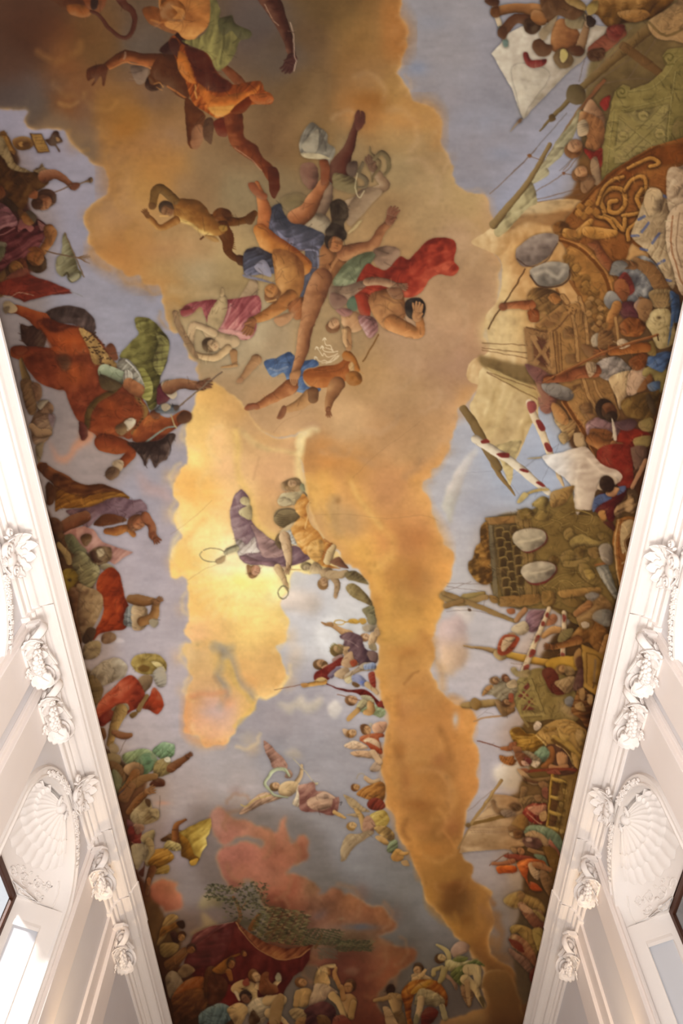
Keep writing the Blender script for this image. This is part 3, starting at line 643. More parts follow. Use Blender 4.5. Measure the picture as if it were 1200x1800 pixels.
# the big brown bank, top to middle
part('cloud', 'huge brown and ochre cloud bank that carries the falling giants')
cloud('-240 -170 707 -170 707 0 704 22 715 40 719 62 712 87 706 100 707 115 697 130 710 142 720 157 725 175 750 176 767 190 775 212 776 237 772 255 785 270 791 287 792 302 800 320 820 333 '
 '848 338 862 352 858 375 868 390 875 420 878 460 880 500 870 530 860 560 855 590 862 620 858 660 840 690 815 720 800 738 790 760 787 785 775 812 760 822 757 838 740 848 740 870 755 885 768 920 780 955 790 965 797 1000 785 1030 778 1060 776 1085 761 1110 '
 '757 1150 765 1185 790 1225 815 1240 832 1265 835 1300 840 1340 835 1385 822 1420 818 1450 815 1480 803 1492 810 1505 824 1518 824 1545 850 1560 862 1568 858 1590 866 1620 862 1650 870 1680 890 1695 905 1712 930 1740 960 1800 960 2000 '
 '840 2000 852 1800 857 1770 850 1745 858 1712 850 1690 830 1680 822 1668 800 1648 775 1615 752 1580 740 1565 735 1545 722 1515 712 1490 698 1465 690 1440 682 1410 676 1385 672 1350 675 1320 680 1290 682 1250 672 1220 663 1180 666 1140 664 1110 657 1060 645 1032 '
 '628 1002 600 985 590 965 560 935 545 905 540 870 533 840 523 800 525 775 540 757 500 770 470 765 440 745 415 738 390 715 370 700 352 690 345 660 347 632 337 627 326 610 322 592 307 587 295 567 287 542 285 518 280 503 265 502 250 498 240 486 222 488 205 480 192 470 180 454 164 438 156 420 156 400 148 380 156 362 176 350 193 338 190 316 186 297 164 288 140 266 112 238 88 232 60 230 40 215 25 195 -240 175',
 '60 60 46281a 20 130 503223 20 170 51423d 100 150 6a3c1b 170 70 60401f 250 70 56463a 130 180 75441f 60 180 57483f 100 215 70563f 175 200 845625 225 215 8b5d25 250 160 6e4f37 250 250 9a6a3d 180 250 8f6843 280 280 a67238 150 255 6d5744 '
 '340 50 58432f 450 40 54433c 500 90 5a4738 540 60 5f4429 540 150 6a4d2c 560 20 5c4222 600 30 6b4d27 640 60 8a6436 690 60 965f2c 640 130 8d653c 680 160 a37840 650 170 8a5d2c 740 200 a97b41 640 190 9a6430 700 230 a07c4c 760 260 9c7a4f '
 '480 250 705031 420 250 755737 560 250 7a5a33 350 300 8a6c4a 260 330 a3763f 330 320 8a6842 290 300 ad7637 200 330 a0754a 190 380 a0744a 200 420 a4713c 215 460 aa733a 180 400 aa7a48 240 430 b07d46 300 420 ad8454 340 440 b08b5d 350 480 a78c64 400 470 a98c5d '
 '290 490 ad8048 420 330 86704f 480 330 7c6647 600 270 8a6f4a 700 300 9b7f56 760 330 a4855a 820 350 ad8c5c 740 380 a28157 680 370 9a774d 800 420 a88360 850 400 ab8557 700 420 a47c50 780 520 ad8560 840 520 a8805c 860 460 aa835c 830 600 ac815e 760 620 ad8462 '
 '720 600 a98362 640 660 ad8456 700 700 b48a5f 780 690 b08660 820 650 ae8464 600 620 9c7d58 480 600 a28867 540 600 9e8058 450 580 ac9674 400 600 a08a6a 360 560 a38a64 400 700 aa8862 450 720 b48c62 520 740 c0966a 600 740 c3996b 680 760 bd8d5d 760 760 b4875a 820 700 c08c55 '
 '560 800 c48a50 600 820 c48a4e 570 850 dd9f52 620 880 d09552 680 860 c78b57 730 870 cf9355 740 920 c98a50 590 900 c0935f 610 930 c08d54 640 960 d99d4c 680 950 c98649 720 950 b97a45 760 960 cf8f4a 770 1000 d6944a 690 1000 c98c47 740 1020 b07a42 660 1040 dc9b4a 700 1060 cb9348 760 1060 cf9345 '
 '700 1120 c99549 680 1160 d89d50 730 1150 c28a47 700 1190 c18a4b 740 1200 bd8447 690 1250 b97c45 730 1280 b4793f 800 1260 c98544 790 1300 b97a3c 700 1320 b07a42 750 1320 aa733a 690 1370 b47b3c 770 1360 9a6532 820 1370 b5763a 730 1400 a6703a 690 1420 b77b3c 740 1440 8f5c28 800 1440 97622f 710 1470 af7637 770 1480 8d5c2a 730 1500 a66d30 780 1540 8a5a24 800 1570 57371a 790 1590 5a3818 760 1570 a06a2c 830 1560 90602c 770 1610 8f5f26 830 1600 7b4f22 810 1640 8a5822 850 1660 744922 880 1710 6a421c 870 1740 63401f 900 1790 4f2c12 860 1790 5a3717 920 1800 4c2a12',
 1.4, 6, rim='dba869', rw=6, rop=.75, vol=.16, bil=.075)
def lobe(x, y, r, a0, a1, lit='cfa673', dark='8f6a40', op=.5):
    """one rounded billow: lit rim on the arc a0..a1, dusk behind it"""
    q = [v for i in range(9) for v in (x + r * (1 + .06 * math.sin(i * 2.3 + x)) * math.cos(math.radians(a0 + (a1 - a0) * i / 8)), y + r * (1 + .06 * math.cos(i * 1.9 + y)) * math.sin(math.radians(a0 + (a1 - a0) * i / 8)))]
    am = math.radians((a0 + a1) / 2); W(x + r * 1.25 * math.cos(am), y + r * 1.25 * math.sin(am), r * .5, r * .35, dark, op * .5, math.degrees(am) + 90)
    W(x + r * .45 * math.cos(am), y + r * .45 * math.sin(am), r * .55, r * .5, lit, op * .5); R(q, r * .17, lit, op)
for t in ('688 55 28 -70 60', '690 112 18 -50 70', '700 152 22 -60 50', '742 212 32 -80 40', '762 280 26 -60 50', '832 360 27 -110 30', '855 430 26 -60 60', '852 515 30 -50 60', '838 600 26 -40 70', '836 660 26 -30 80', '800 708 26 0 90', '765 775 26 -10 80', '740 835 20 -20 90', '640 165 36 -120 20', '690 235 44 -100 40', '610 225 30 -150 -20',
          '720 330 50 -90 30', '800 430 44 -70 50', '770 560 50 -60 60', '690 640 44 -20 80', '740 690 34 -10 90', '660 720 40 20 120', '590 770 34 40 140'): lobe(*map(float, t.split()), lit='c9a27c', dark='94714c', op=.3)
for t in ('205 222 30 60 200', '216 278 32 90 230', '178 385 26 120 270', '192 440 32 90 220', '238 470 30 60 180', '275 490 26 50 170', '302 555 22 80 200', '150 235 30 80 190', '250 330 50 120 260', '270 420 44 100 220', '130 130 40 60 160', '180 160 34 40 170', '340 500 40 60 150', '330 300 40 150 280', '100 60 46 20 140'): lobe(*map(float, t.split()), lit='b5813f', dark='7a5027', op=.32)
for t in ('700 1190 44 20 150', '735 1290 46 20 160', '760 1400 40 -60 90', '720 1350 36 60 200', '700 1100 40 30 160', '790 1260 34 -90 60', '770 1480 34 0 150', '790 1540 30 20 150', '740 1010 44 20 140', '690 960 40 60 190'): lobe(*map(float, t.split()), lit='d39a55', dark='8f5d2c', op=.26)
O(540, 760, 4)
R('300 330 340 400 380 490 440 570 510 660 590 740 600 830 590 880', 44, 'e6ab5a', .6)
R('310 350 340 430 400 520 460 600 520 670', 20, 'eab768', .6)
R('110 300 130 380 150 460 160 560 180 660 230 740 320 790 400 860 430 920 480 1000 500 1100', 60, 'e8ae57', .55)
R('190 480 175 560 190 640 220 700', 50, 'b08f66', .5)
W(290, 620, 110, 100, 'b38e62', .6); W(770, 740, 130, 90, 'b0723f', .5); W(760, 1000, 70, 130, 'ad713a', .5); W(640, 970, 60, 60, 'b9803f', .4)
W(400, 200, 90, 30, 'a98462', .6, 20); W(180, 120, 60, 30, 'a8835c', .5, 30); W(150, 210, 170, 60, 'cf8d4a', .5); W(330, 250, 60, 60, 'd19550', .5)
R('500 940 480 1000 500 1080', 50, 'e7a953', .6); R('560 880 520 930 470 960', 50, 'edb661', .5)
R('0 340 40 420 60 520', 60, 'f0bb63', .6); R('60 380 100 440 130 560 150 620', 20, 'e7b060', .5)
R('760 340 800 420 830 520 900 640 960 760 990 860', 60, 'dda25a', .55); R('960 120 900 230 820 300 760 330', 50, 'd59650', .5)
R('640 200 740 160 860 90', 60, 'c39764', .4); R('690 310 760 250 800 190', 36, 'ad8560', .4)
O(540, 1040, 4)
R('560 30 560 180 545 240 540 330', 40, 'e4a84f', .5); R('640 160 680 150 780 120', 40, 'c08a42', .4); W(720, 240, 130, 60, 'd39a50', .5)
W(700, 420, 110, 50, 'b4773c', .55); R('650 560 660 460 740 430', 24, 'a87038', .4); W(700, 560, 130, 80, 'b98348', .5); W(830, 340, 60, 60, 'bd8142', .5)
R('510 620 540 700 580 760 600 850', 60, 'e09c48', .6); R('640 740 640 820 660 880', 30, 'a86a35', .4); W(750, 700, 110, 60, 'b0733b', .5); W(770, 900, 150, 50, 'b57c44', .6)
R('600 900 590 1000 590 1100 560 1180', 44, 'd8964a', .6); W(640, 1120, 50, 70, '925c2c', .6); W(820, 1020, 120, 80, 'b07a48', .5); R('930 960 980 1060 1010 1180', 30, '95602f', .5)
R('880 340 890 460 940 560 950 680', 40, 'd1934a', .5); R('1010 760 1080 800 1140 900 1150 980 1100 1040', 50, 'd28e45', .6); W(1040, 900, 22, 50, 'b0a196', .8)
R('800 290 840 330 870 400', 30, 'b67c40', .5); R('680 650 740 580 780 560', 12, '966031', .5)
O(660, 1280, 4)
R('60 160 80 280 80 400 110 520 150 600 180 700 240 800 270 880', 60, 'cf8a42', .6); W(210, 360, 40, 80, '8a5630', .6); R('130 120 190 260 190 420 200 560', 26, 'a06a36', .4)
W(330, 350, 120, 60, 'a8723c', .5); R('300 300 400 290 480 330 520 420 520 520', 30, 'bd854c', .55); W(380, 440, 90, 70, 'a66e37', .5); W(310, 540, 120, 50, '7d4c22', .65)
R('470 480 520 560 530 640 480 700 440 740', 30, 'b87d42', .5); R('440 570 480 610 500 660', 24, 'bf8546', .5); R('480 720 530 790 570 850', 16, 'b4783b', .6); R('230 780 190 720 220 650', 24, '7d4d24', .5)
R('560 60 620 160 680 220 690 330 660 430', 46, 'bf7d3d', .5); W(450, 220, 60, 60, '8f5a34', .5); W(540, 700, 60, 70, '8e5630', .5); W(400, 860, 160, 60, 'a56a30', .5)
W(300, 700, 90, 50, 'a9713f', .5); W(560, 1110, 120, 50, '653c1b', .7); R('290 880 290 960 300 1050', 30, 'b57634', .5)
O(690, 1540, 4.615)
W(500, 160, 120, 90, '553215', .75); W(460, 260, 90, 50, '573416', .6); W(590, 360, 60, 50, '633c17', .6); R('280 130 300 240 380 330 470 390 510 430', 40, '9a6526', .6); R('500 300 530 400 480 430', 24, 'a06a2a', .4)
R('620 90 700 100 730 150 690 220 690 330 720 400 680 450', 30, '98622a', .5); W(760, 540, 110, 70, '7c4c1d', .6); W(840, 680, 130, 70, '6e431c', .6); W(880, 1040, 120, 100, '543214', .6)
R('780 760 870 740 960 790 1000 860', 30, '714720', .5); R('790 960 840 900 930 890 1000 940', 24, '6f451f', .4); R('1000 620 1060 760 1090 900', 24, '6b4119', .5)
O()
R('330 0 250 20 200 40', 40, '6f4a2c', .3); W(640, 95, 40, 50, '8a6232', .4); R('600 120 640 50 650 0', 20, '7c5527', .4); R('690 20 710 60 700 90', 26, 'a5692f', .6); R('715 180 755 182 772 220 768 250', 18, 'b27b40', .5); W(705, 215, 40, 20, 'b57b40', .5); W(650, 175, 30, 16, '82501f', .5)
R('200 245 235 215 232 190 225 170', 30, '9c6427', .5); W(215, 225, 30, 26, '96612a', .5); W(110, 60, 60, 40, '633619', .4); R('110 100 140 180 130 185 110 180', 26, '7d471f', .4); R('105 182 122 186 136 180', 5, 'a06f3a', .7); W(150, 200, 20, 40, '6a5347', .5); W(60, 150, 70, 26, '544540', .5)
R('190 330 195 290 230 260 290 270', 26, 'a8713a', .5); W(280, 300, 50, 36, 'a97338', .5); W(310, 240, 40, 30, '8a6a52', .5); W(330, 330, 60, 24, '907050', .4, 40)
R('165 440 190 468 225 482 250 500 280 500', 20, 'b57d45', .5); W(210, 440, 40, 22, 'a7703a', .5); W(290, 440, 60, 20, 'b08055', .4); W(345, 475, 50, 22, 'a99472', .5); R('300 510 340 515 385 520', 12, 'bfa072', .5)
W(620, 640, 30, 30, 'b08a58', .3); W(790, 640, 30, 40, 'a37d68', .4); R('855 360 872 420 876 470 858 560 858 640 830 700 800 735', 14, 'b9906a', .5)
for q in ('745 400 790 380 850 390', '700 360 740 350 800 352', '660 620 720 610 780 620', '650 690 700 680 760 690', '560 150 540 200 500 250'): R(q, 24, 'b08a5e', .25)
W(470, 30, 60, 30, '544a44', .5); W(490, 110, 50, 30, '574a40', .4); W(520, 270, 40, 60, '7b5b36', .4); W(430, 260, 30, 50, '7a5d40', .4)
# the glow: yellow bank in the middle
part('cloud', 'bright golden cloud bank glowing in the middle of the sky')
cloud('352 680 378 668 400 690 425 705 440 735 470 765 500 772 540 757 527 770 523 800 535 850 560 930 600 990 540 1010 520 1010 505 1045 500 1070 503 1100 500 1125 485 1133 495 1155 504 1185 505 1195 490 1215 472 1231 455 1226 447 1236 446 1250 435 1262 420 1270 412 1290 398 1312 378 1314 362 1318 345 1300 325 1294 '
 '320 1270 325 1225 328 1205 335 1190 322 1165 316 1150 322 1133 332 1128 322 1108 328 1090 330 1060 332 1035 326 1018 308 1018 300 995 300 975 308 955 316 935 312 910 308 885 300 870 298 855 308 838 320 820 328 815 326 790 322 765 332 740 342 710',
 '365 690 dba75c 345 740 e9bb6c 350 800 f3c877 330 850 eab05f 330 900 f6cc7d 390 760 f0c079 400 820 f6c58c 410 720 dca764 430 760 c99d6a 450 740 c79765 500 800 d1a06f 480 850 cf9e71 430 860 f5c685 450 900 d6a465 500 900 cfa06a '
 '360 950 fad289 400 980 fbe6b4 430 1000 fff0c0 420 1030 ffee9f 460 1030 ffe98f 480 1040 fff0b0 400 1060 fbd77e 360 1020 f8cd7b 330 990 f4c46e 340 1060 eebb68 450 1080 fcd983 490 1080 f5cf7b 380 1100 edbb73 430 1110 f7cd78 490 1120 e9b866 350 1110 e6b078 330 1150 d9b27e '
 '350 1170 e6b87a 390 1160 dab26e 430 1160 eebf72 470 1160 e2b06c 430 1190 e8ab68 490 1190 ecb064 460 1215 f0c17a 360 1200 d9a872 400 1210 d9ae6a 370 1230 c99a8b 400 1240 c8998c 430 1240 dfae62 335 1230 d99e6a 330 1260 dda067 350 1270 dba084 385 1250 c7a6a2 400 1270 d7a789 370 1290 d99a77 340 1290 dd9f6b 400 1300 e3b06c 430 1260 d9a95f',
 1.5, 5, rim='f1c87c', rw=4, rop=.55, vol=.06, bil=.08)
for t in ('350 760 30 90 240', '325 840 26 120 250', '330 900 30 110 240', '330 980 28 100 230', '345 1060 26 90 220', '345 1150 28 110 230', '350 1210 26 120 220', '470 1110 34 -40 70', '480 1180 30 -20 90', '430 1290 26 0 120', '370 1270 34 60 170', '390 860 40 100 230', '400 780 34 120 250'): lobe(*map(float, t.split()), lit='f8d596', dark='dba35c', op=.4)
O(290, 1040, 4)
R('340 380 400 420 400 520 370 600 430 680 430 750 390 810', 34, '9a938c', .75); R('360 400 440 430 480 500 500 590 540 650 590 690 610 740', 40, '9a938c', .65); R('360 370 420 390 470 390', 30, 'a59a84', .5)
R('440 490 470 560 500 650 560 720 610 780 620 820 560 880 490 950', 20, 'e6bc62', .7); R('420 500 450 580 480 640', 30, 'd9ad5c', .5); R('230 380 320 360 380 480 380 560', 40, 'ddb063', .4)
R('340 600 390 680 400 760', 18, 'c79a6a', .5); R('190 740 240 720 340 720 420 700', 26, 'd98c60', .5); R('150 760 140 880 150 1000 260 1060 400 1070', 40, 'dd9257', .5); W(330, 840, 90, 40, 'b9a3a3', .6); W(440, 770, 50, 60, 'd79a70', .6)
R('130 440 160 380 240 360', 20, 'e4c080', .5); R('180 560 170 640 150 700', 20, 'dfae6c', .5); W(560, 500, 70, 50, 'd8a56a', .5); W(620, 640, 60, 40, 'dea465', .5); R('860 600 800 690 710 750 640 740', 16, 'f7d690', .7)
O(280, 760, 4)
R('540 0 550 120 545 240 580 360 640 460 650 560 680 640 760 720 830 750', 34, 'f2c873', .75); R('600 10 660 60 740 110 850 130 960 150', 22, 'e3c383', .7); R('1000 40 985 160 975 240 990 340 1010 420', 34, 'f9dd9b', .85); R('1050 10 1010 40 990 140', 26, 'f8dfa4', .7)
W(760, 60, 130, 40, 'c59a66', .6, 10); W(740, 260, 150, 100, 'd0a074', .6); W(760, 420, 110, 90, 'd2a06c', .5); W(900, 200, 60, 60, 'c89c70', .5); R('700 180 680 260 660 330', 12, 'b98d62', .3)
W(420, 60, 60, 110, 'f0bd8a', .5); W(470, 250, 60, 60, 'f3c08c', .5); W(330, 420, 130, 120, 'f4bb66', .5); R('310 610 240 690 180 750', 30, 'eeb565', .4); W(150, 320, 50, 50, 'f0b668', .5); W(140, 900, 50, 100, 'f2bd6b', .4); R('120 560 150 680 110 760 80 880', 26, 'f9e0a8', .6)
W(600, 1000, 240, 90, 'fff0a8', .75); W(700, 960, 140, 60, 'fff6d8', .7); W(560, 1050, 200, 70, 'ffe680', .5); W(440, 960, 90, 60, 'fdeec4', .6)
for i in range(14):
    a = math.radians(95 + i * 13); S([560 + 60 * math.cos(a), 1020 + 60 * math.sin(a), 560 + 330 * math.cos(a), 1020 + 300 * math.sin(a)], 16, 'fff3b4', .16, soft=3, w2=34)
O(420, 640, 4)
R('20 470 60 520 130 580 190 600', 24, 'd8b27a', .7); R('420 560 440 500 500 460 540 460', 30, 'f0d7a0', .8); W(350, 380, 160, 60, 'b8916a', .5); W(520, 430, 60, 24, 'b0896a', .6); W(600, 560, 80, 40, 'c88c50', .4)
# lower left and bottom: pink clouds
part('cloud', 'rose and salmon clouds over the lower left sky')
cloud('300 1380 318 1340 345 1355 350 1400 372 1425 380 1432 355 1440 340 1445 310 1440 285 1430 270 1415 240 1420 262 1395', '320 1375 a17a71 345 1395 a67c6c 300 1410 bd8c77 350 1430 b7806f 270 1415 b18679 330 1435 ad796a', 3, 5, op=.85)
O(400, 1280, 4)
cloud('-160 640 -60 560 0 590 60 610 180 660 260 700 320 740 370 680 400 650 420 730 450 790 500 740 550 730 550 850 510 960 470 960 420 1010 500 1040 560 1070 610 1130 620 1180 700 1120 760 1110 800 1160 860 1160 940 1200 1000 1230 1100 1260 1160 1330 1180 1400 1100 1440 1060 1460 1190 1500 1260 1520 1300 1560 1280 1640 1220 1700 1180 1760 1080 1850 1060 1900 1080 2000 1130 2100 800 2140 810 2000 830 1900 780 1800 640 1720 420 1640 300 1560 260 1440 280 1300 200 1100 130 1060 60 1130 -30 1000 -60 900 20 840 160 820 240 860 250 800 120 790 0 830 -60 800 -100 720',
 '-60 640 b08074 40 650 b77b68 40 720 a9695a 150 720 b98066 250 750 b9795c 360 780 be8066 400 900 b66f54 320 900 b26a52 150 880 ab6658 60 900 a7665a 100 980 a96450 200 960 b2705a 0 1000 9d6152 330 1050 b3745c 400 1130 a85a42 470 1100 a96046 560 1120 8a6a4a 330 1200 a85a42 480 1230 a4583f 620 1230 9a6a52 '
 '700 1170 a3684c 850 1230 a3663f 960 1260 a56440 1080 1320 9a5f3a 900 1330 9c6247 760 1330 986246 640 1330 94604a 560 1350 8d5f50 700 1450 7c6558 860 1420 80684f 1180 1540 7e4a2c 1100 1500 8a5030 1250 1580 804d2f 1000 1480 8a6f5a 960 1620 834230 1060 1660 85482f 1160 1700 8a5030 850 1650 7f4030 780 1680 7a3f33 900 1760 7c3e2c 960 1820 7a4030 1050 1900 6f3a26 960 1960 7a3e2a 900 2060 6b3220 1000 2080 693020 880 1900 7c4434',
 2.2, 6, rim='c49a74', rw=4, rop=.6, vol=.12, bil=.24)
W(650, 1310, 50, 30, '5d5660', .9, -30); W(930, 1400, 130, 24, '5f5a60', .9); W(800, 1340, 20, 10, '8e7a60', .6); W(1120, 1600, 60, 20, '9a6a44', .4); R('1000 1520 1080 1500 1140 1520 1170 1580', 24, '8e5a3a', .7)
cloud('820 1710 860 1690 920 1700 880 1740', '94705c', 2, 4, op=.5)
O(220, 1380, 5)
cloud('200 930 260 860 340 820 420 850 450 880 440 930 490 1000 480 1080 440 1100 340 1100 300 1050 260 1080 230 1160 200 1160', '300 880 9a5a40 400 900 a06a4a 330 980 94503c 430 1020 a05f48 230 1060 82442f', 2, 4, rim='b08a60', rw=3, rop=.7)
cloud('630 1030 700 960 800 980 860 1000 840 1070 780 1060 700 1080 640 1090', '8f7a57', 3, 4, op=.85)
cloud('660 1130 720 1130 780 1190 820 1260 700 1330 640 1330 600 1300 700 1240', '8a704e', 3, 4, op=.85)
W(330, 160, 60, 20, 'c08c78', .5); W(700, 80, 100, 60, '9b8a86', .5)
part('cloud', 'low ochre cloud along the bottom right edge')
O(690, 1540, 4.615)
cloud('380 1200 420 1160 500 1150 560 1130 640 1100 740 1100 780 1040 760 960 740 880 790 760 900 760 1000 900 1040 1100 1040 1260 380 1260', '440 1180 7c5a38 640 1130 7a5a34 850 1000 573516 900 1180 4d2c12 800 900 63401c', 1.5, 4, rim='916b3e', rw=4, rop=.7, bil=.05)
cloud('760 160 790 180 820 220 830 250 790 260', '7d512c', 2, 3, op=.8); cloud('710 220 760 290 870 300 880 380 900 440 880 600 850 600 860 480 780 400 730 330', '7c512b', 3, 5, op=.75)
O()

for t in ('420 1450 26 160 300', '450 1480 30 -60 60', '430 1520 30 60 180', '500 1500 26 -80 40', '480 1550 30 -40 80', '530 1580 28 60 180', '600 1590 34 -100 40', '660 1610 28 -60 60', '560 1650 34 80 200', '640 1680 40 -40 80', '690 1670 26 -60 80', '660 1720 34 0 120', '560 1700 30 60 180', '420 1420 24 200 320'): lobe(*map(float, t.split()), lit='ab7a56', dark='743a28', op=.4)
glaze('330 1420 400 1410 520 1430 580 1480 600 1540 720 1590 740 1660 700 1760 760 1850 560 1850 560 1740 440 1660 360 1560 340 1500', (.83, .80, .76), 10)

# dark masses behind the crowds along both cornices
O()
part('crowd', 'dark mass of ships and men behind the right-hand crowd')
cloud('880 420 960 380 1010 300 1060 60 1300 -60 1420 -100 1420 900 1200 900 1130 1060 1060 1300 1000 1500 930 1760 905 1720 905 1640 920 1560 900 1500 930 1440 890 1420 930 1340 910 1290 960 1200 950 1150 1000 1080 870 1050 860 920 1000 880 1010 800 960 700 920 560 900 480',
 '950 450 a07842 1100 200 6a5a38 1100 350 74481f 1150 450 6a4a30 1050 550 7d5a34 1150 600 5d452c 1080 700 5a3d22 1120 800 4c2c1a 1000 950 655028 1060 980 5e4826 1040 1080 503a1c 1020 1150 4c3216 980 1220 5e4a26 1020 1250 44290f 970 1330 5d4620 940 1420 5d4426 960 1460 4e3618 920 1530 4c3418 900 1650 4a3a26 920 1700 40301f', 2, 5, vol=.1, bil=.25)
part('crowd', 'dark mass of riders and soldiers behind the left-hand crowd')
cloud('-240 230 10 250 30 320 60 380 70 440 40 500 20 500 -20 540 30 700 45 760 55 820 90 910 130 950 175 1000 150 1080 140 1160 175 1200 170 1290 200 1330 260 1370 230 1440 250 1540 290 1610 320 1640 310 1700 400 1720 420 1800 300 1900 100 1900 -240 900',
 '20 300 3c2414 30 420 40201a 30 480 5a2418 10 600 6a5a58 60 720 6a5a4c 100 930 40220f 130 1000 4c3018 150 1100 4a2c16 160 1230 4f3a20 190 1350 55391f 210 1430 4a2c1a 250 1520 4a2412 290 1620 54381c 300 1720 42210f 380 1760 38200f', 2, 5, vol=.1, bil=.25)
O()
# ---------------------------------------------------------------- falling giants in the brown cloud
O(0, 0, 4)
part('giant', 'giant with a whip-like tail at the upper left edge of the fresco')
F('330 -40 420 40 480 90 560 115 630 120 650 60 620 -40', '4d2713'); F('470 40 560 30 640 60 640 110 590 125 500 105', '84471c'); F('590 -30 740 -30 740 40 700 90 630 70 600 30', '6b3417'); F('640 -20 690 -20 690 50 650 70', '2e1a12')
L('640 80 22 700 110 26 760 190 30 850 262 30 910 250 32 945 150 36 930 80 44 870 30 60 840 -30 70', '4a2214')
part('giant', 'giant reaching out one arm under a fluttering orange cloak')
F('1000 70 1080 45 1160 80 1290 120 1300 250 1200 235 1110 195 1050 165', '7b4019'); R('1060 140 1130 155 1200 140', 8, 'b5702f', .6)
F('1130 340 1200 280 1300 200 1320 420 1200 390 1130 370', '32160e')
L('1260 470 150 1120 430 110 1000 415 80 880 390 76 800 430 60 720 480 44', '56280f', la=80, hi='c8743a')
F('610 500 650 470 720 450 760 480 750 530 735 600 722 600 715 540 690 560 655 600 645 595 670 550 640 560 615 570', '522611'); S('770 485 880 435 930 450 1040 470 1130 540 1190 620', 10, 'c06f35', .8); S('880 370 880 390 870 410', 14, '9c8470', .5)
F('920 470 1040 480 1030 560 990 595 950 570', '7c6250'); H(1090, 570, 60, 150, '3c2013', '5d3013', 1); S('1080 590 1120 580 1150 610', 8, 'b87a3d', .8); S('1100 610 1140 635', 8, 'b87a3d', .6)
O(300, 0, 4)
L('370 470 50 450 540 70 520 620 60', '71381a')
F('-80 400 60 400 130 520 130 690 60 680 -40 600 -140 520', '50260f', la=110); S('-20 610 110 690', 14, 'b5682e', .7)
F('105 690 190 760 240 810 230 900 220 990 180 1045 130 1030 110 900', '5d2d12', la=60); F('150 920 200 880 230 900 230 980 190 1045 145 1035', '8f5c3a', v=.6); F('240 850 290 830 305 880 290 1010 250 990 230 950', '5b3a24')
F('310 850 380 830 400 950 340 955 305 890', '6a2513')
F('380 790 490 790 515 880 520 970 600 1020 650 1110 725 1180 760 1280 700 1290 640 1200 560 1130 440 1040 400 940', '682c13', la=140, hi='bf7440'); S('450 1040 560 1120 640 1200', 9, 'b98b68', .6)
F('690 1180 750 1190 770 1290 765 1340 730 1400 700 1360 690 1290', '54210f')
F('20 250 60 280 100 320 190 350 270 390 320 500 430 590 520 585 620 570 650 600 660 640 705 660 722 710 700 735 600 735 540 750 500 800 420 800 330 830 230 780 160 730 125 640 80 500 30 400 -10 300', '8e3d12', fold=(30, 42, .35), la=70, hi='d27d30')
F('100 330 200 350 270 400 330 520 430 590 400 640 310 650 200 590 150 480', '4a1a0c', soft=1.2, tex=.08); F('200 590 320 680 450 660 560 640 640 590 600 660 520 720 430 790 310 780 230 700', 'b8601f', la=70, hi='e09a44', soft=.8)
F('10 270 60 300 60 400 20 380 -10 330', '3d1a10'); F('60 360 110 400 160 540 180 590 110 570 50 470', 'b5621f', soft=.8)
F('260 760 380 750 450 740 410 800 330 820', 'd3903f', v=.4, soft=.8); F('420 790 500 710 570 680 560 740 500 800', '672408'); F('560 670 700 660 720 720 600 730', 'a4511f', la=90); S('170 600 180 690', 12, 'd9a050', .7)
part('giant', 'bare-backed giant in a moss green cloth at the top edge')
F('-60 -60 290 -60 290 60 270 170 200 250 160 285 90 270 40 220 -40 170', 'a4622a', la=100, hi='d59a55'); W(110, 120, 80, 60, '6b3a1a', .5); W(180, 30, 60, 40, 'c58a48', .4)
F('-60 -20 60 0 110 90 80 150 0 150 -60 140', '7d4418', tex=.16)
for i in range(7): S([10 + i * 12, 40 + i * 4, 50 + i * 8, 90, 20 + i * 10, 130], 9, 'b97a3a', .6)
F('280 -40 350 60 345 130 430 110 450 180 560 220 560 265 490 290 430 420 330 500 260 380 80 290 200 270 275 160', '6f6336', fold=(10, 60, .35), hi='a99a55', lo='3d361f', la=120)
F('335 150 420 115 460 170 560 215 560 265 490 280 430 220 370 250', '4c4628'); S('375 200 370 320 350 450', 14, '3f371c', .5)
part('arm', 'dark outstretched arm with spread fingers at the top edge')
L('660 -60 150 730 60 125 790 190 85 830 300 70 855 400 50', '3f1d12', la=200, hi='8b5f45', n=6)
hand(850, 410, 112, 120, '43211a', 22, 30); S('840 160 860 250 870 390 880 430 865 500', 8, 'b99a86', .8); S('660 30 720 140 760 180', 7, 'a98a70', .7)
# satyr
O(200, 280, 4)
part('satyr', 'satyr with shaggy goat legs tumbling in the cloud')
L('690 440 110 780 430 80 860 440 56 940 420 50 990 380 44', '64360f'); F('700 380 740 345 800 355 830 385 820 410 870 430 800 470 700 440', '6d3a14', tex=.2)
for i in range(9): S([720 + i * 13, 400, 745 + i * 12, 350 + i * 5], 12, '5a2f12', .8, w2=3)
F('920 410 970 370 1000 370 995 420 970 460 930 450', '573012')
L('760 480 100 800 560 90 800 640 60 840 690 46 920 730 56', '5c2f0f'); F('860 680 920 685 935 740 920 755 870 740', '4c2a14')
for i in range(9): S([800 + i * 3, 490 + i * 16, 835 + i * 3, 505 + i * 16], 12, '54280e', .8, w2=3)
F('420 290 520 280 600 295 650 340 690 400 740 450 790 470 780 520 720 540 680 535 620 510 560 460 500 430 440 430 420 380', '84501e', la=110, hi='d3a356'); F('460 415 540 440 600 490 700 530 660 545 600 510 540 465 470 440', 'e0b768', v=.3, soft=1.2)
F('640 535 720 545 740 580 690 575', 'a87a42'); S('610 560 630 545', 14, '5b3317'); F('740 470 790 465 800 500 760 510', '9a7030')
L('430 290 60 340 210 66 290 230 66 275 330 50', '6e4a1f', la=100); L('440 430 60 330 480 44 270 430 40 235 400 36', '8a5422', la=110, hi='d8a860')
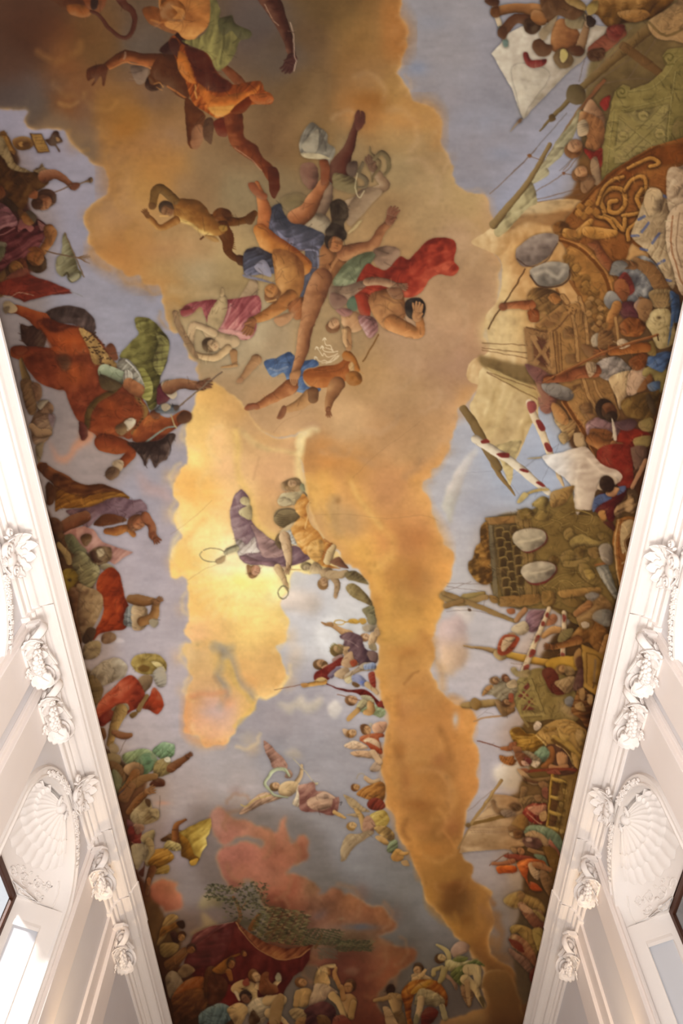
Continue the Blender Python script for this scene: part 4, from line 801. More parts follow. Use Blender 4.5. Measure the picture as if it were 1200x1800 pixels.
hand(240, 400, 240, 60, '6a3d18'); F('250 310 290 310 290 350 255 350', '6b4420'); H(375, 350, 48, 200, '44301f', '8a5a34', -1); S('330 400 380 400', 14, 'd8a25a', .7)
O(420, 520, 4)
part('youth', 'nude youth in blue cloth diving headlong in the cloud')
F('180 460 260 440 350 395 400 430 440 460 530 450 560 490 470 520 450 560 480 640 575 650 540 690 420 680 370 640 340 600 310 540 240 575 190 510', '4b5f85', fold=(60, 50, .4), hi='8ea0b8', lo='2d3a56'); S('220 510 270 525 340 500', 16, '8790a4', .7)
F('450 540 560 500 700 480 770 400 800 420 780 520 750 600 640 640 540 650 480 620', '9c5424', la=120, hi='cf8a4c', lo='5f2c12'); S('560 540 680 530 740 500', 12, '7a3f1c', .5)
L('760 420 70 800 450 50 830 520 40', 'a86428'); H(800, 580, 52, 20, 'a1632a', 'a86a30', 0); F('770 490 800 470 810 520 780 525', 'c79c66')
L('690 620 110 640 720 70 625 800 44', '8f5c36', la=150, hi='cfa06c'); hand(628, 795, 88, 60, '8a5534')
L('360 640 110 280 690 84 180 750 60 120 780 46', '9a5a32', la=100, hi='d2955f'); F('40 790 70 760 130 760 150 790 110 800 60 808', '8f4f30'); L('500 700 96 430 760 80 340 800 50', 'b07d4c', la=100, hi='d6a874'); F('265 860 290 810 310 775 335 785 330 830 300 868', '8d5738'); L('520 680 80 520 720 70', '7a5030')
S('870 460 920 380 980 270', 10, '7a5026'); 
HALO = .3
# giants in the middle
O(420, 180, 4)
part('giant', 'giant seen from behind with raised leg wrapped in white cloth')
F('300 680 420 640 500 700 440 780 340 760', '6a5a35', soft=4, op=.5)
F('430 450 480 420 540 440 560 520 540 600 490 610 440 540', '7b5240', la=200)
F('425 310 440 230 500 150 540 160 620 220 625 290 680 330 660 400 640 440 650 640 600 660 590 420 450 380', '7d7263', fold=(20, 50, .35), hi='b9a98e', lo='50463a'); F('450 300 550 190 560 280 540 350 470 350', 'a1937c', v=.4); F('440 360 560 360 640 400 560 400 460 390', 'c2ae88', v=.3); S('570 210 600 280 610 340', 12, '5c5246', .6)
L('700 500 170 720 420 120 770 330 80 810 200 50 840 130 60', '55281a', la=200); F('815 150 820 80 850 55 855 110 860 60 885 80 885 140 860 185 830 200', '5d3124'); F('770 430 830 420 830 490 800 530 760 500', '5c4638')
F('670 500 780 520 830 560 820 640 700 620 660 580', '7c6a45', fold=(60, 30, .3)); 
L('630 600 60 600 680 110 540 760 150 520 840 160', '8a6c54', la=200); F('450 800 560 780 640 830 620 920 540 900 450 860', 'a08c70', fold=(20, 40, .2))
L('790 740 130 860 690 100 970 620 70 1030 590 60 1000 540 70 960 490 60 930 440 60', '8c6a4c', la=200, hi='c9b08c'); hand(940, 460, 250, 100, '6b4934', 20, 30)
F('820 650 900 600 980 610 1010 640 930 720 860 800 780 870 750 780', '94775a', la=60)
F('640 720 700 680 760 720 770 800 740 860 750 940 720 970 620 910 650 840', '3d2e20', tex=.2)
L('920 310 8 930 360 16 960 390 22 990 420 20 980 470 20 940 520 18 935 560 12', '6b5636'); L('950 400 20 1000 350 34 1050 400 34 1050 470 28 1020 510 16', '6d5a3a'); L('870 430 24 840 500 30 890 540 34 890 590 22 840 600 16', '6c5a40')
S('830 500 815 600 845 670 880 620', 8, 'c9b58c', .8)
part('giant', 'giant with arms flung wide and dark windblown hair')
L('600 430 60 610 520 56 590 590 44', '7a3d20'); L('600 560 70 540 660 90 480 760 120 400 820 130', '93552f', la=220, hi='c98a5c'); F('570 410 620 410 640 470 620 560 580 580 575 490', '7b3f22')
F('215 760 290 710 320 780 370 850 450 860 530 890 600 930 600 980 560 1040 440 1040 360 1040 300 1000 250 960 215 900', '47434c', fold=(70, 70, .35), hi='8e87a0', lo='2a2930'); F('270 900 330 950 390 960 360 1030 310 990', '857e93', v=.4); F('470 1030 560 1030 555 1160 500 1290 470 1380 430 1360 470 1200', '5a5866', fold=(0, 40, .3)); S('440 1040 550 1050 555 1160', 12, '8a849a', .7)
L('125 570 30 160 680 70 180 760 90 170 860 86', 'a85c2e', la=120, hi='dd9a5e'); F('70 570 110 570 150 620 200 650 190 685 130 670 75 610', '8c4a2a')
L('150 900 100 230 1000 150 340 1080 160 440 1150 140', 'b8702f', la=110, hi='e5a866', lo='6b3216')
F('580 1020 660 1000 740 1020 760 1100 720 1200 640 1280 600 1400 500 1500 430 1480 480 1300 560 1180', '8f5a33', la=130, hi='cf9663'); W(640, 1140, 16, 10, '573018', .6); S('700 1080 640 1180 600 1330', 20, 'c78c58', .5)
L('740 1060 110 840 1030 90 940 1000 76 1000 900 62 1060 840 50', '8a5433', la=90, hi='d59c66'); hand(1060, 830, 290, 110, '7d4a32', 20, 20)
H(670, 980, 64, 290, '30231a', 'a8683a', 1); F('610 900 660 850 720 870 760 920 740 970 680 940 620 940', '33261c', tex=.2); F('780 900 840 840 870 830 830 880 770 930', 'b59a6a'); 
# left pair: diving man and pink draped woman
O(280, 480, 4)
part('woman', 'reclining woman in a rose pink cloth falling beside the diving giant')
L('660 80 70 620 180 110 580 260 80', 'a88a68', la=120)
F('150 270 200 220 330 190 430 190 560 180 690 160 720 230 690 340 680 400 630 468 520 460 400 400 340 360 320 300 290 240 220 300 165 305', 'a45757', fold=(40, 50, .45), hi='d79a8e', lo='6d2b2e'); F('150 270 200 230 240 270 190 300 160 300', '8c3a3a'); F('360 400 500 400 620 430 630 465 500 440', 'cf9288', v=.3); S('430 380 480 300 500 220', 16, 'd79a90', .6)
L('450 180 50 430 240 100 390 330 110 380 380 80', 'b0946a', la=120, hi='e0c493'); L('440 110 16 440 150 30', 'b39468')
L('520 480 90 420 470 110 330 400 60', 'c6a67c', la=100); L('380 420 60 300 380 50 240 370 56 220 460 46 220 520 40', 'bd9c74', la=110, hi='e6c99a'); L('480 530 60 400 590 50 310 590 46 260 570 34', 'c8a374', la=90, hi='ecca98'); L('110 280 40 150 400 44 220 520 40 265 600 20', '8c6c4c')
H(360, 510, 50, 230, '6a5238', 'c9a478', 1, None)
part('giant', 'diving giant stretching one arm down in grey drapery')
F('590 -120 680 -40 790 -20 840 40 860 -60 700 -180', '54505a', fold=(30, 60, .35), hi='908a98'); F('590 10 700 40 840 80 780 70 620 40', '7a7585', v=.4)
O(420, 360, 4)
F('40 330 100 310 150 340 240 350 300 420 270 480 180 490 60 500 30 450', '4a4854', fold=(60, 60, .4), hi='858096'); F('110 430 180 390 230 500 180 500 130 470', '918a9a', v=.4)
O(280, 480, 4)
F('800 -160 940 -140 1010 -60 1020 40 1000 140 930 240 860 220 830 120 810 0', 'a56c36', la=110, hi='e3ad6e', lo='5a2e16'); W(900, 0, 50, 70, 'cf9a5c', .5)
L('920 170 110 820 250 90 740 300 76 660 330 56', 'a66632', la=100, hi='e2a866'); hand(650, 340, 112, 110, '935a34', 16, 20); H(795, 140, 56, 120, '80502c', 'b5763e', 1); S('760 200 820 190', 12, 'edb873', .7)
F('900 230 1010 170 1050 230 1020 300 960 330', 'a56236', fold=(40, 30, .3)); F('810 320 900 280 950 290 900 360 840 375', 'b58258')
L('1140 40 150 1090 170 150 1050 320 112 1020 440 92 1010 520 88 985 610 70 955 690 56', '8f5a36', la=160, hi='d8a070', lo='4e2a1a', n=6); F('920 700 990 680 985 740 960 790 925 775', 'b37a4c'); 
for i in range(4): S([930 + i * 14, 750, 932 + i * 14, 780], 7, '7a4a2c', .7)
# right pair
O(540, 360, 4)
part('giant', 'giant in a flying red cloak clutching his dark head')
F('470 320 560 290 640 310 650 370 560 460 480 420', '98755c', la=60); F('180 560 260 420 400 340 480 350 440 430 400 520 300 580', '6e7052', fold=(50, 50, .35), hi='a3a27c', lo='45452f')
F('420 420 480 440 560 460 650 370 715 385 790 310 880 240 1000 238 1045 270 1045 330 1035 400 1070 450 1020 500 930 490 860 530 800 620 690 655 560 600 450 640 350 660 340 560', '952f1c', fold=(60, 90, .3), hi='bf5a3c', lo='5f1a10', la=80, tex=.1)
F('340 620 440 640 440 780 380 780 350 700', '9c3520'); 
F('160 580 260 570 400 530 430 560 330 640 270 700 200 730 160 680', '8d6f58', la=120, hi='d0b08a'); L('420 540 60 520 540 60 640 580 50', '90664a', la=110, hi='d8b488'); hand(640, 570, 10, 70, '8a6044', 26)
F('440 640 560 590 660 610 690 700 690 780 640 850 560 880 480 800 440 720', '96623a', la=110, hi='d89d62', lo='553018'); W(600, 690, 60, 40, 'b5834f', .5); S('520 640 600 680 660 690', 14, '67402a', .4); F('560 590 660 590 670 660 600 660', '8a5c3e')
L('600 830 120 700 880 100 790 900 70 790 820 60 770 770 56', 'b0703c', la=110, hi='e3a468'); F('690 690 740 655 800 660 830 710 825 770 780 810 720 800 690 750', '302620', tex=.25); hand(770, 790, 275, 110, 'b0784a', 20)
part('youth', 'pale youth in mauve cloth beside the red cloaked giant')
F('240 760 320 750 380 780 400 860 330 900 260 870', 'b5845a', la=120, hi='dcb385'); F('360 790 460 790 500 850 490 900 440 940 400 890', '93625c', fold=(40, 30, .4), hi='c9a29a'); F('275 700 330 640 350 740 300 740', '5b6a52'); L('280 880 50 290 960 50 290 1010 40', 'a8764a'); L('260 880 40 262 950 30 275 990 20', 'c89a68'); H(185, 850, 46, 150, '7a4c2c', 'c59468', 1)
F('200 740 290 730 320 760 260 790', '9d6a60'); F('170 620 260 640 280 690 210 735 165 690', '84604f')
part('thunderbolts', 'bundle of pale zigzag thunderbolts')
for q in ('120 940 130 985 165 990 178 1030 215 1030', '65 1000 105 1060 118 1045 150 1070 215 1045', '105 1000 120 1030 185 1035', '55 1075 90 1100 120 1090 160 1108 215 1060', '100 1110 150 1100 200 1060', '130 1115 200 1085 225 1058', '130 1005 180 1020'): S(q, 6, 'e3c9a4', .95, soft=.4)
for q in ('108 955 120 935 132 948', '55 1015 65 998 80 1008', '92 1010 104 994 116 1008', '48 1088 52 1070 68 1076'): S(q, 6, 'ecd8b4', .95, soft=.4)
part('foot', 'bare feet and legs peeking from the grey cloud')
O(280, 480, 4); L('520 560 56 525 600 44 530 640 36', 'a8794c'); L('440 660 14 500 655 24 540 650 28', 'b08252'); L('680 610 80 620 690 54 575 750 36', 'a8794f'); F('545 770 560 740 590 745 585 775', 'a47550')
HALO = 0
# ---------------------------------------------------------------- right side: ships and sailors
O(840, 260, 3.333)
part('sail', 'huge cream sail bulging behind the upper ship')
F('-40 560 40 500 100 450 250 340 420 310 590 310 900 420 1000 760 700 1000 600 1400 420 1450 300 1600 200 1680 120 1560 60 1420 -60 1360 -40 1250 60 1200 60 1100 40 1000 110 900 140 780 120 640', 'cda673', v=.35, fold=(35, 150, .18), hi='ecd3a4', lo='a07a4a', la=180)
F('160 480 260 360 420 312 590 310 560 350 400 380 260 420', 'c4a578', v=.3, soft=1.2); F('110 460 220 400 400 385 540 370 480 470 300 440 170 490', '9d7448', v=.3, soft=2); W(300, 600, 110, 60, 'd3aa70', .6); W(150, 820, 40, 130, 'e0c48e', .6); W(240, 1000, 70, 110, 'e2c692', .7)
O(820, 520, 3.333)
part('sail', 'striped cream sail hanging between candy-striped masts')
F('100 420 300 470 400 560 420 700 380 760 290 960 240 960 170 900 130 860 70 760 20 660 60 560', 'd0b07c', v=.3, fold=(28, 160, .3), hi='ead2a2', lo='a98a58', la=200)
S('180 560 130 720 80 790', 50, 'b5945e', .5, soft=3); S('330 560 260 740 170 890', 90, 'b09062', .45, soft=4); S('250 560 180 740 120 830', 30, 'cdb07a', .5, soft=3)
F('80 350 200 380 340 410 430 470 420 530 280 500 180 450 90 410', '7d6138', v=.3, soft=2, la=270); F('120 420 260 480 400 545 405 605 240 520', 'b99a62', v=.2)
F('100 130 330 100 330 260 340 360 100 300', 'dcbc84', v=.2, soft=6, op=.7)
for q in ('90 275 350 290', '90 305 355 335', '90 318 360 365', '120 445 405 550', '120 450 410 605'): S(q, 5, '6e4a2c', .8)
F('290 940 340 760 400 730 520 800 560 880 400 1000', '98a0b2', v=0, op=.0)
S('400 1180 540 870', 3, '6f6a70', .5); S('340 1000 540 870', 3, '6f6a70', .5)
O(820, 780, 3.75)
F('130 40 230 0 360 -20 320 110 290 280 250 190 210 100', 'cdb37c', v=.3, fold=(40, 60, .25), hi='e2cc9a')
L('120 20 40 200 180 34 290 300 20 320 340 6', '8a6a3c', la=180)
O(820, 520, 3.333); L('-20 660 44 60 780 54 120 900 54 190 1010 40', '7b5f35', la=200)
part('mast', 'red and white striped mast leaning across the sail')
O(820, 780, 3.75)
L('60 -30 60 120 10 56 300 120 56 440 240 50 540 320 40', 'd9c6ac', la=110, hi='eadcc6')
for q in ('200 70 265 90 280 65 220 60', '350 175 400 195 410 185 370 165', '460 260 500 285 520 280 480 250'): F(q, '7f2a24', v=.2)
O(820, 520, 3.333); L('365 625 40 400 720 46 440 800 44 490 930 40', 'd8bd98', la=200, hi='e9d5b8'); F('355 630 395 620 410 665 370 690', '9c4a44', v=.3)
for q in ('405 735 435 735 462 785 430 790', '455 870 480 865 505 910 475 912'): F(q, '7f2b26', v=.2)
F('85 850 120 840 135 860 95 868', '7c2a22', v=.2); F('180 925 225 920 250 945 210 950', '7f2b26', v=.2)
O(820, 780, 3.75); L('590 180 20 610 220 26 640 275 16', 'd0b288')
S('0 190 200 180', 2, '7d7b86', .5); S('60 0 220 160 340 330', 2, '7a6a60', .5); S('300 210 440 120', 2, '777783', .6)
# rigging of the top ship
O(840, 0, 3.333)
part('ship', 'spar and rigging of the topmost ship')
for q in ('590 480 640 280', '620 480 860 250', '610 500 900 160', '620 510 1000 210', '640 510 870 465 1090 470', '880 460 1100 150', '650 500 960 300', '300 915 190 1020', '300 915 520 660', '480 1000 760 720'): S(q, 5, '6b5a50', .7)
L('1030 140 70 860 290 54 620 500 40 500 620 26 420 700 20 360 770 8', '6d5630', la=200); L('850 270 50 960 350 54 1080 440 50', '664a28', la=200); F('520 540 545 500 600 500 630 540 620 600 570 615 525 590', '5c4a2c'); F('415 680 440 670 455 700 425 715', '5c4424')
L('740 470 18 680 540 30 600 640 26 500 780 20 400 940 20 330 1010 20', '7d5d38', la=200)
F('590 650 610 660 570 780 500 900 430 970 380 1010 340 1010 400 930 480 800 540 730', 'a79a78', fold=(45, 40, .35), hi='c6ba96', lo='6f6448')
O(840, 260, 3.333)
F('440 10 510 0 480 60 400 100 420 150 330 210 290 210 370 110', 'a39572', fold=(45, 40, .35), hi='c4b68f'); F('290 210 320 210 350 320 290 360 130 520 100 460 200 330', 'ad9c70', fold=(60, 60, .3), hi='c8b88c'); L('420 -20 26 300 190 30 180 340 40 90 450 50 ', '86693d', la=200)
for q in ('70 270 300 50 340 0', '300 50 370 70', '340 255 500 150 580 60', '500 150 560 160', '350 300 610 235', '350 318 600 270', '500 130 560 60'): S(q, 5, '7a5a44', .8)
F('290 45 305 38 318 50 305 62', '7a4a24'); F('495 148 505 140 515 150 505 160', '7a4a30')
HALO = .5
# white banner with dark men
O(840, 0, 3.333)
part('banner', 'large white flag held by two brown men in the top right corner')
F('80 310 130 260 170 200 270 150 420 130 600 140 760 160 720 230 600 370 540 410 430 530 350 610 265 700 240 640 200 520 150 440 110 370', 'b9a896', fold=(75, 110, .22), hi='d6cab6', lo='8d7c68', la=200, hard=True); F('200 400 300 380 420 440 300 620 260 690 230 560', 'c9bba6', v=.2, soft=4, op=.6); L('85 0 24 110 90 30 140 190 28 165 270 22', 'c2ab8c'); F('120 160 150 160 150 185 125 190', '5c6a62'); F('145 235 175 240 175 275 150 275', '6a7a70'); L('250 700 20 190 770 4', '8c7560'); F('235 710 250 698 255 715 240 725', '6b4b30')
part('person', 'two muscular brown men pulling on the white flag')
L('420 90 90 340 70 100 270 50 60 180 50 56 100 70 60', '7a4c26', la=250, hi='b07a48'); F('80 50 120 40 130 90 110 105 85 95', '5d3519'); L('300 120 60 220 110 56 150 180 60', '58331d'); F('120 175 155 160 170 200 150 235 120 210', '52301c'); F('270 130 310 110 370 150 350 190 310 200 275 180', '3e2615', tex=.2); F('40 0 120 0 110 40 60 30', '4a2a18')
F('330 60 400 90 400 140 360 150 310 110', '8a562a', la=250)
F('440 150 500 110 580 170 600 240 560 290 480 310 430 280', '83502a', la=230, hi='b98450', lo='4c2814'); F('520 80 600 50 640 90 620 160 560 170 510 140', '7d6a4a', fold=(30, 30, .3)); L('590 300 60 620 210 50 640 130 34', '86603e', la=230); hand(640, 140, 280, 60, '9c7a5a'); L('660 130 60 650 110 40', '2b1c14'); F('530 280 600 270 620 310 570 330 530 310', '4e2b17')
F('330 240 370 230 400 260 440 270 420 320 360 330 320 280', '5a3720'); F('265 315 290 310 310 350 360 350 400 345 395 380 330 400 280 375', '7a2a24', fold=(0, 30, .3)); F('440 330 500 280 560 340 540 390 480 400', '6a4f30'); F('490 290 520 290 530 330 500 370 480 340', 'b09a58'); F('360 190 430 120 470 90 420 200 380 240', '8a7458', fold=(60, 26, .3))
part('person', 'brown figures crouching behind the topmost ship spar')
F('370 -20 520 -20 620 60 560 120 470 90 400 110', '59381e', fold=(20, 50, .3)); F('510 -30 600 0 640 50 610 60 520 20', '8a6a38'); F('640 60 700 -20 820 -20 1140 -20 1080 70 980 120 850 140 760 160 700 90', '664118', fold=(30, 80, .45), hi='a97a40', lo='37210f', la=220); F('640 40 700 0 700 60 650 90', '8c7138'); F('820 70 960 60 1010 90 940 130 860 120', '92632e', la=220)
L('840 190 60 760 240 90 680 300 80', '7c3f2a'); F('640 310 720 280 745 300 730 350 660 355', '4c2e1a', tex=.2); F('760 160 860 150 820 240 760 220', '6d2b20')
part('ship', 'olive carved bulwark with diagonal boards on the top right ship')
O(840, 0, 3.333)
F('1000 120 1100 60 1240 -20 1260 240 1150 240 1060 230 1010 180', '9a7d56', fold=(20, 70, .3)); S('1000 130 1100 210 1220 160', 16, '6e5a34', .8)
F('780 620 800 540 850 495 890 510 890 530 1000 490 1080 420 1110 370 1080 330 1110 290 1200 280 1260 280 1260 860 1100 890 900 960 840 1000 720 1060 730 860', '7e7443', v=.4, la=200, hi='a9a06a', lo='4e4826', hard=True)
F('830 670 1000 640 1120 610 1090 870 900 950 800 960', '8d8455', v=.3, hard=True); S('790 900 1090 640', 46, '938a58', .9, soft=.6); S('840 680 1100 860', 46, '8a804e', .9, soft=.6); S('800 890 1080 620', 4, '5d5730', .8); S('860 920 1100 690', 4, '5d5730', .8); S('820 690 1060 890', 4, '5d5730', .6)
for x, y in ((968, 680), (850, 800), (1068, 785), (935, 895)):
    F([v for q in range(10) for v in (x + 30 * math.cos(q * .628), y + 30 * math.sin(q * .628))], '968c5a', la=220); S([x - 8, y, x + 8, y], 14, '6b6436', .7)
for w, c in ((8, '565028'), (6, 'aaa16c')): S([790 + w, 640, 770 + w, 800, 745 + w, 1000], w, c, .7); S([840, 640 + w, 1000, 600 + w, 1130, 560 + w], w, c, .6); S([1150 + w, 420, 1120 + w, 640, 1100 + w, 880], w, c, .7); S([880, 530 + w, 1010, 510 + w, 1100, 440 + w, 1160, 340 + w], w, c, .7)
for x, y, r in ((840, 540, 40), (1120, 340, 44)):
    S([x + (r - 4 * q) * math.cos(q * .9) for q in range(9) for _ in (0,)] and [v for q in range(10) for v in (x + (r - 4 * q) * math.cos(q * .9 + 1), y + (r - 4 * q) * math.sin(q * .9 + 1))], 9, '5c5529', .8)
F('1160 700 1260 720 1260 870 1140 870', '6a6034', la=200)
part('person', 'warrior in ruffled cuirass and red cloak leaning from the olive ship')
L('600 640 10 660 560 16 740 470 22', '7a4d30'); F('620 640 660 580 700 620 745 690 740 740 700 700 640 680', 'a07a5c', la=200, hi='c9a688'); F('715 600 770 560 775 600 750 650 730 640', '8a2a24'); F('590 700 610 650 680 680 740 730 730 860 680 880 630 860 640 800 600 790', '94653e', fold=(20, 40, .3), la=200, hi='c39a6e'); F('585 730 620 700 650 740 640 790 590 795', 'b7a284', fold=(70, 14, .4)); F('620 870 680 890 730 870 720 980 660 940', '8d2a20', fold=(30, 30, .3)); H(565, 870, 50, 150, '7a4c28', 'b0805a', 1)
O(840, 260, 3.333); F('660 80 700 60 720 200 680 210', '9a826a'); F('600 190 640 150 690 200 640 260 610 260', '8c6a4c'); H(600, 150, 42, 160, '7d5532', 'b98c64', 1)
# big stern with carvings
O(840, 260, 3.333)
part('ship', 'brown carved ship stern with acanthus scrolls, fruit garland and a putto')
F('520 410 620 300 740 180 900 60 1010 0 1260 -80 1260 700 1000 620 900 560 850 700 800 1000 700 1060 620 900 560 800 520 600 470 530', '8a5526', v=.35, la=200, hi='b7813f', lo='55300f', hard=True)
F('740 180 850 100 1000 20 1200 -20 1200 80 1000 120 860 200 760 260', '7c4418', v=.3); S('560 380 700 230 850 110 1000 20 1060 -10', 14, '5a3210', .8); S('580 390 720 240 870 120', 8, 'a8743a', .7)
for q, w in (('740 380 720 300 770 240 850 250 860 330 820 380 770 370 770 320 810 310', 26), ('860 250 900 190 970 170 980 240 930 280', 22), ('850 400 900 390 960 370 930 300 960 240', 24), ('740 400 800 430 850 480 860 420', 26), ('880 120 940 90 1010 60 1060 90 1010 110', 22), ('700 330 730 240 790 190 850 170', 20), ('880 540 880 480 930 440 960 380', 24), ('690 400 760 420 810 480', 18)):
    L([v for a, b in zip(q.split()[::2], q.split()[1::2]) for v in (float(a), float(b) + 6, w * 1.3)], '5e3612', v=.2); L([v for a, b in zip(q.split()[::2], q.split()[1::2]) for v in (float(a), float(b), w)], 'ad7c3a', la=230, hi='d3a55c')
for x, y in ((600, 350), (620, 400), (650, 330), (590, 385), (690, 380), (650, 370)): F([x - 24, y, x, y - 26, x + 26, y, x, y + 24], '9d6c30', la=220, hi='c79a55')
F('450 500 440 460 480 430 530 450 540 490 490 510', '8a5c2a', tex=.25); L('520 500 60 580 510 60 640 450 44 660 430 30', 'b9863f', la=220, hi='dcb070'); L('640 490 60 700 500 70 800 500 40', 'b9863f', la=220, hi='dcb070'); F('520 490 570 480 580 520 540 530', 'a8763a')
F('520 600 600 560 700 640 790 760 830 900 800 1000 640 1000 560 760', '9f7138', v=.3, la=200, hi='c29452')
S('480 540 600 590 700 690 760 800 790 960', 20, '6a3c14', .9); S('480 530 600 575 710 675 775 790 800 960', 10, 'c0884a', .8)
for i in range(26):
    t = i / 25; x = 520 + 230 * t + 24 * math.sin(i * 2.1); y = 640 + 340 * t + 22 * math.cos(i * 1.7); r = 18 + 9 * math.sin(i * 3.3)
    F([x - r, y, x, y - r, x + r, y, x, y + r], '8a6430' if i % 3 else 'a2783c', la=220, hi='cda561')
S('540 780 600 880 640 1000', 20, '8a5a2a', .9); S('460 830 510 920', 16, '9a6a38', .9)
part('shield', 'two silvery oval shields on the carved stern')
F('220 640 240 580 320 520 400 500 465 510 468 560 420 630 340 685 260 695', '8d8283', v=.5, la=250, hi='b9b3b4', tex=.08); S('225 650 300 695 390 670 465 560', 8, '4c352c', .7)
F('305 740 330 700 420 668 510 675 535 710 520 770 450 810 360 805', '8f8c8c', v=.6, la=250, hi='d0cdc9', lo='5e5a58', tex=.1); S('305 750 360 808 450 815 525 775 538 715', 10, '3f2c24', .8); R('330 740 400 720 460 760 500 720', 14, 'd6d3d0', .6)
part('spear', 'bearded sailor holding a long spear before the sail')
S('275 710 200 840 90 1000 60 1060', 9, '5a3b20', .95); 
F('290 860 340 820 420 830 500 880 440 1000 320 1000 300 940', '7f6038', fold=(60, 40, .35), hi='c7a468'); L('310 920 60 230 920 46 150 925 36', '9c5a34', la=100, hi='d09060'); F('120 930 140 910 170 930 160 950 130 950', '8a4f30'); F('290 960 350 950 360 1010 310 1020', '8a4a24', tex=.2); F('410 880 450 850 490 890 450 920', 'a5703a')
part('person', 'striped robed figure and armoured soldiers at the right edge')
F('900 520 940 400 1000 240 1080 260 1120 320 1200 420 1170 700 1140 830 1060 700 980 600', 'a8967c', fold=(20, 50, .45), hi='cfc2a8', lo='6e5a46'); F('970 310 1000 240 1070 250 1075 340 1010 400', 'c4b193', la=220)
for q in ('940 420 975 400', '900 515 940 515', '960 490 1000 440', '1020 560 1060 500', '950 590 990 600', '1040 690 1090 660', '1090 280 1110 290', '1080 770 1130 780'): S(q, 16, '4a5ea8', .75)
F('1110 140 1180 110 1260 100 1260 340 1150 400 1110 330', 'b09c88', fold=(40, 60, .4), hi='d8ccba')
F('1100 480 1120 380 1190 330 1260 340 1260 800 1190 860 1140 700 1110 600', 'c9b49e', la=180, hi='e4d8c8', lo='8a7260'); S('1140 400 1130 560 1170 720 1200 800', 10, '94603f', .7); S('1180 380 1160 560 1190 700', 8, '8a705c', .7)
L('690 560 40 730 640 60 780 700 60', '8a4f2c'); F('640 560 690 550 720 590 680 600', '8a5230')
F('770 740 800 670 860 680 960 630 1040 680 1080 780 1000 900 900 930 860 860 830 760', '6e7280', fold=(30, 60, .4), la=200, hi='b0b6c2', lo='40404a', tex=.15); F('820 770 870 730 920 830 880 870 830 850', '8a3a34'); F('800 790 850 770 890 840 850 920 810 880', '985c36', la=230)
F('740 880 770 840 810 860 850 920 830 980 750 930', '7f8088', la=230, hi='b7b9bd'); F('830 930 900 900 960 940 940 1000 850 1000', '59303a'); L('930 670 60 1010 720 80 1080 830 90', '84603a', la=200); hand(910, 690, 190, 80, '7b5432'); F('770 740 800 670 850 660 880 690 820 740', '7a7c82'); F('1000 860 1040 830 1140 840 1140 920 1040 940', '9a8560', fold=(10, 24, .5)); F('940 880 1000 900 1010 1000 960 1000', '87603c'); F('1130 880 1180 870 1180 1010 1140 1010', '3e5a8e')
O(820, 520, 3.333)
F('900 60 960 40 1010 90 1000 130 920 120', '5d2f38'); L('880 60 60 850 130 60 820 210 44', '9c6a38', la=200, hi='c99a60'); F('980 50 1020 20 1050 90 1040 160 1000 100', 'a98a80', la=200)
F('1060 120 1110 80 1190 90 1230 240 1190 300 1120 310 1080 220 1050 170', 'b3a57c', la=200, hi='d3c9a2', lo='6e6142', tex=.12); F('1080 0 1180 -10 1190 50 1120 70', '927a54', fold=(20, 20, .5)); F('1190 -20 1230 0 1220 120 1180 300 1200 100', '3f5c94'); W(1128, 128, 14, 10, '3a2a1a', .7); S('1120 200 1190 170', 5, '6f6240', .6); F('1010 30 1060 20 1090 60 1070 130 1030 160 1000 100', '94704c', la=200)
F('900 170 950 130 1020 140 1050 190 1010 240 940 240 900 210', '6e3d1c', tex=.2, hi='b0733c'); F('900 180 930 150 960 200 930 230', '8e5228'); 
O(820, 520, 3.333)
part('ship', 'wooden crate-like bow railing with crossed bars on the great ship')
F('400 180 560 60 640 40 720 60 780 400 860 560 900 700 780 940 700 830 600 640 520 480', '9a7444', v=.3, la=200, hi='bb9460', hard=True)
F('335 185 490 215 515 465 365 430', '98734a', v=.3, hard=True, la=200); F('385 230 480 260 490 430 400 400', '6b452c', v=.2, hard=True); S('390 240 490 420', 34, 'a78257', 1); S('480 270 405 395', 34, 'a07a50', 1); F('410 262 440 320 475 270', '5a3426', v=0, hard=True); F('410 375 440 345 485 415', '5d3828', v=0, hard=True)
F('400 170 560 50 580 80 430 190', 'ab824f', v=.3, hard=True); F('430 170 540 90 560 110 500 190', '84603a', v=.2, hard=True); S('440 110 560 170', 20, '9b754a', .8); S('350 185 500 210 600 110', 10, '5e3f26', .7); S('490 215 515 465', 26, 'a57f50', 1); S('505 215 530 465', 6, '55361e', .8); S('525 210 545 460', 14, '7a5834', .9); S('548 220 560 440', 5, '4f321c', .8)
F('570 200 620 190 640 240 570 250', '7d5b36', hard=True); F('580 350 640 340 645 390 590 400', '7d5b36', hard=True); F('620 530 680 515 620 560', '7a5532', hard=True)
for q, w in (('620 120 640 240 650 380', 18), ('660 10 690 110 710 280', 18), ('680 480 720 600 780 690', 18), ('745 500 770 570 810 620', 14), ('560 0 590 40', 24), ('870 130 890 270', 16)): S(q, w * 1.5, '6d4a2a', .8); S(q, w, 'b08a58', .95)
for i in range(12): a = i * .7; S([610 + 30 * math.cos(a) * (1 - i * .06), 80 + 30 * math.sin(a) * (1 - i * .06), 610 + 30 * math.cos(a + .7) * (1 - i * .06), 80 + 30 * math.sin(a + .7) * (1 - i * .06)], 12, 'a8814f' if i % 2 else '6d4c2a', .9)
F('640 110 680 90 690 130 670 175 640 160', '9a7444', fold=(0, 16, .5)); 
for i in range(14): x, y = 730 + 40 * math.sin(i * 1.9) + i * 4, 20 + i * 14; F([x - 20, y, x, y - 18, x + 20, y, x, y + 18], '8d6a3c' if i % 2 else 'a88250', la=220)
